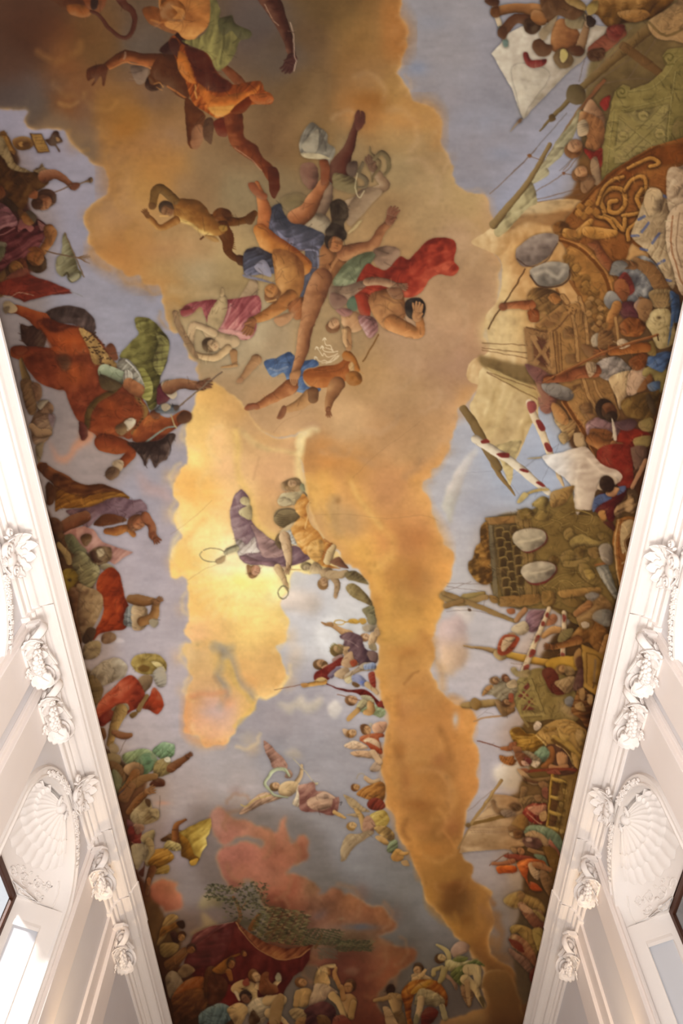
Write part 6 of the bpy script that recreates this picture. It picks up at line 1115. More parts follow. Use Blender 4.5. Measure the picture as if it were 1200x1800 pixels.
F('-80 680 20 690 90 760 160 860 200 900 290 920 330 830 420 900 390 1000 340 1080 280 1120 200 1180 130 1240 60 1280 -80 1250', '4a1d1e', fold=(60, 70, .4), hi='7d4549', lo='260c0c'); F('-80 690 20 690 100 760 160 860 130 890 40 900 -80 960', '71444c', fold=(70, 60, .35), hi='a47a80'); F('180 800 240 850 300 900 270 940 220 910 160 940', '8a4f50', v=.5); S('0 965 60 950 130 900', 12, '9c6a6e', .7); F('330 840 380 870 410 900 360 930', '8a5a58')
F('150 750 190 740 230 800 180 830', '4e3018'); F('190 800 230 760 290 780 320 830 280 880 220 870', '75481f', tex=.15); F('210 780 260 750 320 800 310 860 280 830 230 770', '463a2c')
L('430 920 100 440 1000 90 360 1130 70', '7a4a24', la=30, hi='b5834c'); F('400 900 460 890 500 930 490 1000 440 1060 430 960', '8f5c30', la=20); F('240 1090 330 1070 390 1140 330 1150 300 1120', '7a4420'); H(320, 1200, 84, 30, '35200f', '7d4a22', -1)
F('-40 1030 60 1040 30 1100 -40 1120', '6b6353'); F('-40 1080 50 1080 20 1180 -40 1200', '54503a')
part('banner', 'small olive standard with a broom-like plume on crossed poles')
F('560 960 580 960 610 1040 650 1130 690 1260 725 1310 690 1360 630 1385 590 1350 585 1320 545 1335 500 1290 495 1200 530 1160 550 1080 550 1000', '746a4c', fold=(60, 60, .35), hi='989070', lo='4a4028', la=200); F('500 1180 540 1150 560 1200 520 1230', '837a5a'); F('600 1330 690 1300 700 1340 640 1380', '8f8768'); S('560 1320 590 1295 600 1330', 12, '352a18', .8)
S('570 950 650 1130 740 1335', 10, '6b5238'); S('400 1105 540 1140 690 1165', 10, '5f4530'); 
for i in range(8): S([680, 1165, 770 + 25 * math.sin(i), 1140 + i * 11], 7, '6e4c2a', .9, w2=4)
part('person', 'bald rider with a pointed red saddlecloth')
F('20 1290 120 1200 200 1170 250 1260 230 1380 120 1400 20 1380', '5b2c18', fold=(30, 40, .3)); F('0 1300 60 1270 100 1340 40 1500 -60 1500 -60 1340', '6a4a2a'); H(135, 1285, 78, 60, '3e2716', '7a4e24', -1); F('200 1260 260 1290 240 1390 130 1410 60 1350 20 1430 60 1340', '7a4232', v=.5)
F('240 1300 340 1350 480 1410 640 1475 560 1490 420 1500 300 1530 220 1560 60 1480 40 1420 130 1400 240 1390', '702a1c', fold=(70, 60, .3), hi='8f4a36', lo='441510', la=250, hard=True)
O(0, 500, 3.529)
F('-40 0 60 -30 180 -60 300 -20 440 40 350 60 260 80 180 100 120 90 60 70 -40 60', '70271a', v=.4, fold=(75, 50, .25), hi='8a3d2c', hard=True); S('20 70 60 80 120 50 210 70', 5, 'b09a88', .8); S('440 40 510 75', 5, '8a8484', .9)
# horse
part('horse', 'rearing chestnut horse seen from below with leopard-skin saddlecloth')
F('270 200 320 150 400 135 480 140 540 165 590 230 585 300 530 290 450 250 360 240 300 215', '42302a', tex=.12, fold=(20, 40, .35), hi='66504a')
F('130 250 180 260 260 250 290 330 270 390 230 400 180 390 140 350 130 310', '3c241c', tex=.15, fold=(40, 24, .35))
for q in ('150 280 120 240', '150 320 110 300', '140 350 120 345', '200 390 160 395', '230 395 240 410'): S(q, 10, '40281f', .8, w2=2)
L('60 150 56 120 160 60 190 190 70 260 230 110', '7d3416', la=250, hi='a45a2c'); F('20 120 60 105 110 150 90 180 40 170', 'a8957a', v=.6); F('20 150 60 140 40 185', '6a5a48')
L('100 420 80 160 430 100 240 440 110 330 470 150', '6b2a14', la=150, hi='8f4a20'); F('80 390 140 380 170 410 130 440 90 430', '6a2e16')
F('230 230 300 215 400 245 500 270 580 310 630 360 680 430 720 500 760 560 830 620 880 700 920 780 930 850 860 920 800 960 740 940 640 1010 590 930 520 880 470 820 430 740 400 660 340 650 250 610 180 540 150 470 210 440 260 420 340 420 290 330 250 270', '75321a', la=60, r=26, hi='9a5030', lo='421708', tex=.09)
F('240 230 330 300 480 270 640 380 620 420 480 440 340 430 300 350', '8c3c16', v=.5, soft=2.5, lo='6a2a10'); R('300 430 400 460 520 440', 22, '5f2812', .6); R('380 470 390 560 380 640', 20, '6b2f14', .5); W(320, 540, 90, 50, '5d2613', .6); W(470, 560, 100, 70, '9a4e22', .6); W(450, 350, 90, 30, '9e4a1c', .6); F('350 450 420 440 440 500 400 540 370 490', '54301c', soft=2)
F('490 280 540 290 600 340 660 420 700 470 730 500 700 540 640 510 580 490 550 400', '9a7440', la=250, hi='c09a60', tex=.12)
for i in range(46):
    t, u = srnd.random(), srnd.random(); x, y = 530 + 165 * t + 45 * (u - .5), 310 + 195 * t - 80 * (u - .5); S([x, y, x + 9, y + srnd.uniform(-8, 8)], 9, '3a2212', .85)
F('660 400 690 365 720 400 730 460 700 470', '6b3a22')
S('850 700 870 740 900 780 880 850 830 920', 34, '8f6a34', .95); 
for i in range(10): S([858 + i * 3 * (1 if i < 6 else -2), 710 + i * 20, 868 + i * 3, 716 + i * 20], 8, '3f2716', .8)
L('540 880 34 550 800 38 590 730 38 650 690 34 720 650 26', '4a3618', v=.5, hi='7d6a3a')
F('560 880 600 780 700 690 790 680 860 730 890 800 860 860 800 930 730 950 650 930 590 910', '82391a', v=.6, soft=2.5, la=80, hi='a65c30', tex=.08); R('740 720 800 770 860 760', 30, '6e2d14', .5); W(680, 760, 60, 60, '94481f', .5)
L('640 980 110 720 1000 110 790 1010 70 810 1050 66 760 1110 56', '80381a', la=80, hi='aa6030'); F('700 1110 740 1090 770 1110 750 1160 710 1160', 'b8a48c', v=.6); F('655 1160 690 1130 740 1150 735 1190 690 1215 658 1195', '6a503c', hi='9a8068')
F('760 860 800 830 840 840 830 890 780 930 740 920', '8f5632'); F('770 860 810 830 842 850 820 890 790 910', 'cfc2ae', v=.6); F('720 880 770 865 790 910 760 940 725 920', '6f5438', hi='9c8462'); F('490 860 520 860 550 910 530 965 500 960', '5c2a22')
part('horse', 'head and flowing mane of the rearing horse')
F('820 960 880 850 960 800 1040 830 1100 800 1140 780 1185 800 1180 850 1120 870 1060 920 980 970 900 985', '86401e', la=250, hi='b0682f', lo='512010', tex=.1); F('1100 820 1140 785 1185 805 1180 850 1130 865 1100 850', '5a3520'); S('900 985 960 940 1030 890 1090 880', 12, '7e8a80', .9); S('1060 810 1075 860 1095 890', 9, 'b09a6c', .9); F('930 790 990 770 990 830 950 830', '6f3c22'); W(1010, 880, 30, 16, '5c2a14', .5)
F('790 980 880 980 980 970 1050 930 1090 940 1060 1010 1040 1080 1000 1100 960 1140 930 1080 900 1130 880 1080 840 1030', '382620', tex=.12, fold=(25, 30, .4), hi='6d564a')
for q in ('1040 960 1060 1010 1050 1060', '990 1000 980 1080 960 1140', '930 1040 900 1100 910 1140', '870 1020 880 1060 890 1090'): S(q, 12, '2f201b', .8, w2=3)
part('person', 'commander on the rearing horse in olive cloak pointing with a baton')
F('840 210 880 205 930 215 990 270 1050 350 1040 410 1030 500 1000 560 990 640 980 740 930 780 900 700 870 560 800 470 740 450 800 370 860 310 840 260', '5f5528', fold=(70, 60, .4), hi='938a4c', lo='332c14', la=200); F('970 300 1050 360 1030 480 990 570 950 480 980 380', '7d7440', v=.4, fold=(80, 40, .4), hi='aca35c')
F('740 460 790 470 850 530 910 640 900 690 870 690 800 640 760 600 730 510', '8d8474', fold=(50, 40, .4), hi='c9c0b0'); S('780 470 850 540 905 640', 10, 'cfc7ba', .8)
L('650 540 90 730 570 90 790 590 70', '7f8468', la=250, hi='b0b497'); F('780 530 820 550 820 610 790 630 760 600', 'c0b6a4', fold=(0, 20, .4)); L('800 620 80 860 660 80 900 690 40', '8d5532', la=250, hi='bf8458'); F('620 560 680 580 760 630 700 660 630 640', '4c3a22')
F('850 500 910 540 950 640 930 720 880 700 900 640', '8a8240', fold=(80, 30, .4), hi='b5ad68')
F('980 640 1010 610 1050 620 1060 700 1020 740 975 740', '5a242a'); F('1000 620 1040 590 1080 610 1100 680 1070 715 1030 680', 'b8a68c', fold=(30, 24, .45)); L('1050 640 90 1120 615 66 1200 625 56 1260 630 46', '7a4c30', la=250, hi='a87a52')
F('960 780 1000 745 1060 745 1110 760 1090 800 1000 800', '60646a', tex=.25); F('1000 750 1040 740 1060 770 1020 790', '9c8a70')
O(280, 480, 4); hand(285, 785, 350, 90, '7a4c32'); S('130 945 230 860 340 770 440 695', 11, '6a5240'); S('130 942 340 766 440 692', 4, 'a08a72', .6); F('100 940 130 930 140 950 115 970', '4f3c30')
O(0, 500, 3.529)
part('person', 'grey-haired men watching beneath the rearing horse')
L('130 470 24 150 550 44 170 610 60', '6a5230', la=160, hi='94794e'); F('130 600 190 590 220 650 230 760 210 810 170 790 140 680', '6a4d32', fold=(40, 40, .3)); F('200 610 250 620 265 680 240 730 210 690', '6a4a36', tex=.15)
F('220 800 260 770 330 810 330 900 300 960 240 1000 200 970 190 880 200 840', '7d6250', fold=(50, 30, .4), hi='a58d74', lo='4c3424'); F('300 800 340 820 330 890 310 860', '7d6a74'); L('200 880 40 240 920 56 300 920 50', '94765a', la=260); F('230 750 260 720 310 730 335 760 320 800 270 800 240 790', '7b5d48', tex=.15); F('230 750 250 725 300 720 290 740 250 780', '8f8578'); F('220 1010 270 980 260 1060 240 1110', '7f6f58')
part('person', 'stooping man in brown and gold cloak with lilac sleeves')
L('260 1130 60 320 1180 80 400 1230 100', '64351a', la=260, hi='8f5a34'); F('245 1120 290 1105 300 1150 260 1165', '4c2814')
F('330 1180 380 1180 460 1220 540 1245 620 1240 700 1260 780 1300 800 1340 740 1320 640 1330 540 1340 420 1310 340 1260', '5b3014', fold=(80, 50, .35), hi='92602c', lo='331808'); F('290 1240 350 1260 460 1310 560 1310 700 1290 790 1310 800 1330 700 1340 580 1380 460 1390 380 1390 345 1410 340 1320 300 1370', '7d4f1a', fold=(75, 40, .4), hi='b5812f', lo='42220c'); F('290 1240 320 1240 350 1290 330 1360 290 1360', '4a2812')
F('420 1400 560 1380 720 1320 830 1340 880 1340 915 1390 900 1440 850 1460 780 1450 640 1430 560 1500 530 1520 500 1480 430 1430', '6f5158', fold=(60, 60, .3), hi='94787e', lo='41282e'); L('380 1510 70 460 1470 84 530 1440 70', '6b3a20', la=270)
F('580 1490 640 1430 720 1430 790 1460 740 1480 640 1500', '5a2e16'); L('660 1530 40 720 1530 56 790 1510 44 830 1550 30', '8a4d22', la=90, hi='b57c3e'); H(850, 1480, 48, 130, '6a3c22', '9c5c38', -1); L('900 1440 60 940 1500 54 945 1560 40', '8d4f30', la=30); hand(950, 1555, 60, 62, '84482c', 34)
O(0, 900, 3.529)
part('banner', 'pale pink pointed flag above the crowd on the left')
F('390 140 440 110 520 90 580 110 640 190 720 220 830 250 780 280 710 330 640 280 560 260 480 220', 'a8776a', fold=(50, 60, .3), hi='c79a8a', lo='7d4c44', hard=True)
part('person', 'warrior with a beast-head helmet among the left crowd')
F('320 40 380 60 390 130 360 190 320 160', '4c2a16', tex=.2); F('360 130 420 160 460 240 470 300 420 330 360 300 340 200', '5a3a20', tex=.15, fold=(40, 40, .35)); F('400 160 450 140 500 200 540 240 520 270 450 260', '5f5c3e', fold=(40, 30, .3)); F('500 160 530 135 570 150 565 190 530 215', '5c3c22', tex=.15); L('360 200 30 410 260 44 430 310 40', '8f7548'); F('470 250 520 250 560 290 620 350 600 420 560 470 490 430 450 340', '7d7350', fold=(60, 40, .35), hi='aaa078'); F('550 270 580 230 640 215 690 230 690 290 640 330 580 320', '6e5236', tex=.3); F('600 240 640 230 650 260 620 280', 'b09a78'); F('560 260 590 240 610 290 640 310 590 315', '3d2215')
F('390 370 440 350 480 380 485 430 450 470 410 500 395 440', '7d6420', la=200, hi='a8903c'); F('420 420 445 415 440 435', '3a2a14'); F('620 350 660 320 720 360 700 380', '9a8a6a')
part('person', 'helmeted man in a bright orange-red tunic with a stone breastplate')
F('610 410 640 370 690 345 740 380 760 450 780 540 800 590 770 640 790 700 760 735 690 740 620 760 580 800 590 740 640 640 640 560 600 480', '8c3012', fold=(40, 60, .3), hi='b34f22', lo='571a0a', la=200, tex=.08)
F('790 590 830 590 835 700 780 710 765 690 775 640', '80807e', fold=(0, 40, .3), hi='aaa8a0'); S('780 650 830 655', 6, '4a4a48', .7); S('775 690 830 690', 6, '4a4a48', .7)
F('820 590 880 565 910 600 920 660 900 720 840 735 820 700', 'a0805c', la=200, hi='c9ab84', tex=.1); L('810 540 56 870 550 70 950 555 44', '7d5028', la=260); L('880 680 60 950 650 60 965 580 44', '8a5c30', la=20, hi='b98a54'); hand(965, 565, 320, 56, '8a5c38'); F('930 670 970 665 985 690 960 720 930 700', '9a8a70', la=220)
F('480 450 560 470 630 510 640 590 600 680 560 740 520 800 490 700 480 580', '8a6f50', fold=(30, 70, .35), hi='b39a78', lo='523824'); F('510 800 550 720 600 740 560 820', '3f2a1a'); F('640 760 680 745 720 765 715 800 660 820 630 800', '7a5a40', tex=.15); F('520 830 600 800 630 830 600 900 520 915', '877254', fold=(50, 40, .3), hi='a8936c'); F('430 500 490 480 480 640 510 800 470 780', '5a3820', tex=.15)
O(0, 900, 3.529)
part('person', 'warrior with a big golden helmet and red cloak holding a staff')
F('560 1000 620 940 700 905 760 920 795 970 760 1030 690 1060 620 1090 560 1080', '968672', fold=(30, 60, .35), hi='bdae98', lo='5f4e3c', tex=.1); F('550 1030 590 1020 640 1100 620 1180 580 1200 550 1120', '6b5430', fold=(80, 40, .35))
F('815 930 850 890 920 880 990 890 1035 940 1020 1000 960 1010 880 1005 830 970', '8d7338', la=230, hi='c4a860', lo='52390f', tex=.1); F('860 970 890 950 930 965 920 990 880 990', '6a4a1c'); F('940 930 1000 940 1030 990 990 980', 'd3bd80', v=.4); F('950 1000 1000 960 1030 1000 1030 1070 990 1090 960 1050', 'a59a8a', fold=(70, 20, .45)); F('860 1040 910 1010 950 1030 930 1090 880 1130 850 1090', '876a4a', la=200)
F('610 1290 600 1230 640 1150 720 1080 780 1020 830 1020 880 1080 900 1140 880 1200 830 1230 760 1270 700 1290 620 1330', '9a3a20', fold=(60, 70, .4), hi='c26a4a', lo='5f1c0e', la=200); F('880 1210 930 1140 960 1090 1000 1140 1015 1200 980 1255 930 1230', '9a3418', fold=(30, 40, .3)); F('610 1290 680 1230 700 1270 640 1330', '701e10')
F('690 1230 730 1200 790 1190 800 1230 740 1240', '8a7a60'); L('750 1230 80 710 1330 60 680 1440 40', '8a6838', la=20, hi='bd9a5c'); L('910 1140 26 860 1230 30', '7a5c34'); F('800 1260 840 1240 860 1250 820 1280', '6e5028')
L('710 1370 40 770 1390 44 810 1385 30', '7d4c2c'); S('780 1410 740 1500', 3, '5f4a3c', .8)
part('person', 'soldiers and archers crowding above the left cornice')
F('620 1350 650 1340 660 1390 640 1420', '6a4020'); F('680 1450 720 1440 740 1480 700 1510', '8d7858', tex=.15); F('670 1500 740 1510 750 1560 700 1600 660 1560', '84704a', fold=(40, 30, .4)); F('680 1550 760 1580 780 1660 740 1740 690 1680', '6f4e2c', fold=(40, 40, .4)); F('700 1600 740 1620 760 1680 720 1760 690 1690', '6a6a4c')
part('person', 'archer in a sea-green cloak stretching out one arm')
F('760 1510 830 1480 900 1470 960 1500 980 1560 940 1610 900 1600 860 1560 780 1560', '7d8a5f', fold=(40, 40, .4), hi='b0b888'); F('950 1480 1010 1430 1060 1440 1085 1450 1080 1510 1020 1540 970 1510', '67805a', fold=(40, 30, .35), hi='94a888'); F('840 1560 900 1500 970 1510 960 1570 900 1640 820 1690 760 1700 800 1650', '5f7a58', fold=(60, 30, .35))
F('770 1590 830 1550 890 1580 880 1640 800 1640', '8d6c4a', la=220, hi='bd9a74'); L('840 1620 60 800 1690 50 750 1740 36', '7d5028'); F('960 1560 1030 1530 1080 1590 1040 1630 960 1640', '8f7a48', fold=(40, 30, .3)); L('1060 1590 56 1120 1550 44 1160 1520 34', '6b3c1e', la=250); hand(1160, 1515, 330, 40, '6b3c22'); F('1020 1530 1050 1520 1060 1550 1030 1555', 'c9bfa8'); F('940 1680 970 1650 1020 1660 1020 1700 970 1710 930 1700', '4c2514', tex=.15); L('960 1640 40 880 1660 56 820 1700 50', '7f5c34')
O(0, 1300, 3.529)
F('740 340 790 300 800 350 770 360', '46486c'); L('770 360 70 820 290 44', '7a5230')
L('800 450 40 860 370 46 910 330 34', '7a4c24', la=250); hand(912, 325, 340, 60, '8a5c34', 40)
F('810 470 870 400 900 370 930 380 950 430 990 450 980 500 900 530 830 520', '968462', fold=(40, 36, .4), hi='c0ae88', lo='5c4628', tex=.12); F('900 370 935 380 930 420 910 410', '4c3420'); S('990 350 990 460', 4, '6a5a50', .8); F('930 440 980 430 985 480 940 480', '9c8864', tex=.15); F('790 500 830 520 870 560 860 600 800 570', '6a3a3c'); F('800 540 870 560 880 600 860 660 800 620', '732820', fold=(60, 30, .3)); F('830 530 890 530 890 570 850 590', '8a6450', tex=.15)
F('880 600 950 560 960 600 930 660 880 640', '9a8860', la=220); L('920 640 60 930 720 60 920 760 50', '937c54'); F('815 670 850 645 910 660 920 710 880 770 850 810 820 740', '99896c', la=200, hi='bcab88'); F('860 830 890 790 900 760 890 850', '4a2418')
part('person', 'dancer in a flying golden yellow shawl')
O(220, 1380, 5)
F('460 420 560 370 660 320 755 290 760 360 740 430 715 470 720 530 680 590 650 660 600 610 580 540 550 480 500 440', 'a9883a', fold=(50, 70, .35), hi='d6bd6a', lo='6d4f18', la=20, hard=True); F('460 420 510 440 560 490 590 560 610 620 650 660 580 705 560 660 500 630 490 570 480 520', '6d430f', fold=(50, 40, .3), hi='92641c'); F('570 670 640 650 620 700 575 708', 'b5852f')
L('440 500 80 440 400 60 460 345 40 530 305 20', '6b3a18', la=190, hi='9a6430'); F('310 480 360 450 410 430 400 490 340 500', '4c2c10', tex=.15); F('340 540 370 490 430 500 480 520 490 570 430 580 350 560', '96804c', fold=(50, 24, .4), hi='c0a870'); F('200 680 260 600 270 570 360 560 430 620 420 660 360 700 300 740 230 720', '85591c', fold=(60, 50, .4), hi='b5883c', lo='4e300c'); F('250 780 280 740 380 700 385 770 320 790', '87682c', fold=(60, 30, .35)); L('240 740 70 200 850 50 190 950 40', '5e3418', la=20); F('190 830 210 810 230 830 220 890 195 870', '8f5a34')
# bottom left crowd and canopy
HALO = 0
part('tree', 'dark green trees above the crimson canopy')
O()
for q in ('395 1585 26 14', '440 1580 22 16', '470 1595 24 20', '430 1620 30 10', '520 1620 30 22', '500 1650 34 14', '560 1655 40 10', '620 1655 34 8'): W(*map(float, q.split()), '3a3320', .5, 8, .8)
O(280, 1540, 4.615)
S('600 170 640 250 655 330 620 390', 26, '6b4426', .9, w2=34); S('700 220 660 270', 12, '6b4426', .8)
for i in range(300):
    a, b = (i * .5698) % 1, (i * .7549) % 1
    if i < 260: x, y = (380 + 250 * a, 60 + 120 * b + 60 * a * (1 if b > .5 else .4)) if i < 130 else (640 + 240 * a, 50 + 220 * b)
    else: x, y = (500 + 300 * a, 200 + 160 * b)
    if i % 5: S([x, y, x + 24 * (1 if i % 2 else -1), y + 12 * math.sin(i)], 14, ('24231a', '37341f', '4c4629', '2c2a1c', '6b6040')[i % 5], .75, w2=3)
F('720 430 760 350 820 300 820 350 770 450', '6a3c18')
for i in range(300):
    a, b = (i * .5698) % 1, (i * .7549) % 1; x, y = 760 + 440 * a, 240 + 290 * b + 40 * a
    if y > 330 - 100 * math.sin(a * 3): S([x, y, x + 36 * (1 if i % 2 else -1), y + 12 * math.sin(i)], 16, ('3a351c', '4d4626', '665a36', '2e2a18', '7d6c44')[i % 5], .7, w2=4)
S('850 480 960 430 1000 400', 14, '5e4020', .8)
O(500, 1540, 4.615)
S('250 580 280 520 300 470', 22, '5e3c20', .9)
for i in range(260):
    a, b = (i * .5698) % 1, (i * .7549) % 1; x, y = (160 + 300 * a, 430 + 130 * b) if i < 130 else (430 + 280 * a, 520 + 90 * b)
    S([x, y, x + 34 * (1 if i % 2 else -1), y + 10 * math.sin(i * 2)], 13, ('2f2c1c', '443e26', '38331f', '5c5234')[i % 4], .7, w2=3)
for i in range(40):
    a, b = (i * .5698) % 1, (i * .7549) % 1; S([260 + 140 * a, 580 + 90 * b, 290 + 140 * a, 590 + 90 * b], 10, '54493a', .6)
HALO = .4
part('canopy', 'crimson tent canopy with gold-fringed swag hung in the trees')
O(280, 1540, 4.615)
F('280 480 360 430 480 400 620 370 680 440 760 540 900 640 1010 680 1120 660 1230 580 1220 680 1160 770 1090 820 1040 900 990 1000 800 1010 600 1060 480 1060 360 880 260 800 200 720 240 600', '4e150f', v=.3, fold=(20, 130, .3), hi='7a342a', lo='2c0905', hard=True)
F('280 480 380 430 500 400 590 380 480 440 400 500 330 580 240 640 260 540', '6d3530', fold=(50, 60, .4), hi='95605a'); F('280 580 420 480 560 420 600 400 560 560 480 700 300 740 220 700', '5a2320', v=.2, fold=(80, 90, .3), soft=3)
F('610 370 640 380 720 450 840 530 980 580 1080 590 1240 560 1210 600 1140 660 1000 680 900 650 800 580 710 490 650 430', '7d4426', fold=(58, 44, .5), hi='b5834c', lo='451a0c', la=120); S('620 375 700 490 800 590 920 660 1010 678 1120 660 1220 590', 9, 'a5784a', .8); S('280 465 420 410 600 372', 7, '97705a', .7)
F('480 990 560 880 640 960 640 1080 480 1080', '5c120c', v=.3)
part('person', 'crowd of onlookers in ochre and grey beside the canopy')
F('-20 560 20 420 60 330 120 310 160 340 120 380 60 480 20 540', '8a6a3c', fold=(50, 40, .4), hi='b5945c'); F('20 420 90 400 140 370 190 370 200 410 130 430 60 470 0 500', '7d4f1c', fold=(60, 40, .4)); F('140 380 190 360 210 400 190 430 160 410', '2f1a10'); F('90 470 130 450 160 500 150 550 110 530', '3c1c12'); H(180, 490, 34, 320, '43230f', '9a6c3c', 1); F('10 560 100 540 160 560 140 620 60 660 10 640', '85693a', fold=(50, 30, .4)); F('40 700 120 640 200 580 250 600 200 680 120 760 60 760', '6e4420', fold=(45, 40, .4)); H(260, 590, 36, 330, '33180f', '7a4a22', 1)
F('50 830 80 780 120 770 170 810 205 900 150 960 90 1000 60 900', '7f6a54', fold=(20, 60, .25), hi='9c8a70'); F('150 780 210 710 290 760 260 800 190 830', '75593c', tex=.15); F('190 870 280 820 370 830 370 910 260 940 160 1000 100 1020 120 960', '7c3f14', fold=(50, 60, .35)); F('100 1000 200 940 350 920 400 1000 360 1100 240 1180 130 1200 110 1060', '4c2812', fold=(50, 60, .4), hi='7a4a1c'); F('380 760 460 740 480 840 420 900 400 1020 360 960', '4e280f', fold=(0, 50, .3)); F('400 830 480 800 560 880 500 1020 400 1040', '46200e', tex=.15)
F('430 770 480 720 560 660 640 630 660 640 590 670 560 720 560 770 500 800', '7f4a16', la=220, hi='a06a28'); H(585, 705, 36, 300, '3f2210', '7a4a22', 1); H(690, 632, 22, 270, '5a3018', '8a5426', 1); L('560 770 50 580 840 36', '7a4418'); F('320 1130 380 1080 460 1040 540 1040 600 1090 590 1160 480 1230 340 1220', '55646a', fold=(20, 60, .4), hi='7f8c8c', lo='2c3436')
part('woman', 'pale nude woman in white cloth holding up a mirror under the canopy')
H(775, 815, 46, 250, '6a4220', 'b59068', 1); F('670 880 720 850 790 880 800 920 800 980 850 1010 880 1060 800 1080 730 1040 700 960', 'a98c62', la=30, hi='cdb38a'); L('680 870 70 610 910 60 640 940 50 690 945 40', 'ab8a5c', la=200); L('800 890 60 890 920 56 970 850 36', 'b0906a', la=60, hi='d3b890'); F('940 830 960 785 985 800 990 850 960 860', '8d8672', tex=.15)
F('710 1080 760 1010 850 980 920 970 920 1030 980 1080 880 1110 860 1180 780 1200', '9f8d76', fold=(60, 40, .4), hi='c2b196'); L('880 1010 90 1000 1000 70 960 1060 50', 'b3946a', la=250); L('890 1110 80 980 1170 70 1050 1230 50', 'b3946a'); H(705, 985, 46, 230, '2e1c14', '6b4530', -1); F('550 1080 640 1030 700 1050 720 1100 680 1180 640 1240 580 1150', 'a8885c', fold=(50, 60, .2), hi='c4a678'); F('740 1110 770 1085 800 1130 820 1170 760 1220 730 1180', '3c2412', tex=.2); F('820 830 850 780 890 780 890 840 930 880 960 900 960 950 820 960', '6d3a1c', tex=.1); F('890 1180 960 1160 1020 1240 880 1260', '5c1a10'); F('680 850 720 830 730 880 690 890', '7a3424'); F('610 940 640 1010 660 1010 640 950', 'b3a186')
part('woman', 'dancing nymphs with raised arms at the bottom of the fresco')
O(500, 1540, 4.615)
L('-30 980 60 -60 1060 100 -80 1180 90', '8a6a42')
H(135, 870, 40, 220, '69401e', 'a8794c', 1); F('120 930 180 910 220 930 220 1000 180 1060 120 1060 80 1020', 'a5804f', la=220, hi='c4a06c'); L('110 950 50 90 1050 46', '9c7848'); F('40 1100 90 1070 160 1090 180 1160 120 1180 60 1150', '9a7f58', fold=(50, 30, .4), hi='b99f74'); F('100 1160 180 1150 180 1230 90 1240', '8a6238')
L('270 860 60 275 790 50 310 745 36 400 725 30', 'b3915f', la=30); H(340, 775, 32, 80, '7d5028', 'b08c5c', 1); F('260 830 300 780 350 800 370 870 340 900 260 880', 'ab8654', la=30, hi='cba878'); L('450 910 40 405 800 36 415 740 24', '9a6a3a'); F('200 1040 240 900 280 870 350 890 440 950 380 960 320 1020 220 1050', '9a7f68', fold=(20, 60, .35), hi='bda58a', lo='5c4236'); L('390 970 70 450 1040 60 500 1180 40', 'ab8a5a', la=200)
F('160 1090 240 1040 330 1020 400 1060 420 1110 400 1180 320 1240 170 1240 180 1140', '41201e', fold=(50, 70, .4), hi='6b3c38', lo='1f0a0a')
H(530, 895, 46, 270, '4c2c18', '9c6c40', -1); F('470 980 540 960 590 1010 570 1080 530 1140 490 1080', '9a7244', la=200); L('460 900 40 480 990 50', '8d6236'); L('560 1030 50 540 1140 50', '94703f'); F('400 1150 480 1130 540 1190 540 1240 400 1240', '6d2f20'); F('260 1140 330 1130 380 1200 300 1230', '5b3a1c')
part('faun', 'faun seen from behind with outstretched arm')
H(860, 925, 38, 280, '2f1a10', '6b4526', 0); F('840 960 910 950 960 980 950 1060 960 1130 910 1160 870 1090', '96744a', la=180, hi='b99a68'); L('850 980 44 790 1000 36 730 1010 26', '8f6c40', la=270); L('930 980 44 980 1010 36', '8f6c40'); F('880 1120 960 1100 990 1200 960 1260 900 1200', '5a4022', tex=.2); F('800 1060 850 1070 890 1140 930 1240 840 1240 810 1130', '9a7a56', fold=(60, 40, .3))
part('person', 'man in a golden orange mantle over a grey tunic')
O(690, 1540, 4.615)
H(210, 755, 42, 250, '3c2412', 'a5784c', -1); F('150 810 190 790 270 800 330 850 260 860 190 850', 'a08058', fold=(40, 30, .3)); L('180 840 50 230 810 40 265 765 26', 'ab8656'); F('70 950 150 860 260 840 350 850 390 880 440 960 440 1060 400 1040 330 960 230 910 170 990 150 1130 170 1220 130 1240 100 1080', '81430f', fold=(50, 70, .45), hi='bd8430', lo='481c06', la=250); F('150 940 240 860 330 850 280 900 180 960', 'a06e1e', fold=(50, 40, .4)); F('180 1020 210 930 260 910 340 940 410 990 420 1040 350 1060 250 1050 190 1050', '867453', fold=(70, 36, .4), hi='ad9a74'); L('230 1000 60 220 1080 56 190 1180 44', 'a88a64', la=200); F('180 1130 210 1130 200 1220 170 1220', '6d6244'); L('400 1060 50 425 1150 50', '8a7a58'); F('240 1120 300 1060 370 1100 330 1180 240 1240', '54180c', fold=(70, 50, .3))
part('angel', 'winged figure in olive green drapery flying beside the brown cloud')
F('470 610 510 550 570 530 620 560 615 610 560 640 500 660', '8a6650', la=200, hi='a58470'); F('430 780 510 860 525 900 510 925 470 860 410 800', '8d6850'); F('550 860 600 900 650 880 680 920 650 1000 630 1060 610 1060 560 970', '86603f', fold=(75, 24, .3)); F('680 880 730 880 730 910 700 910', '7d5c38')
L('460 680 44 440 610 40 355 560 20', '9c8452', la=230); H(390, 672, 38, 200, '46280f', 'a58454', 1); F('430 690 500 680 580 690 640 680 700 670 620 720 560 780 480 780 430 750', '9a8656', fold=(40, 40, .3), hi='bcab7a'); F('490 680 540 645 620 665 560 700', '5c5a26'); F('470 800 510 750 590 720 680 680 750 735 680 720 600 760 570 830 560 890 520 870', '5a5a2a', fold=(50, 44, .4), hi='85854c', lo='2f3012')
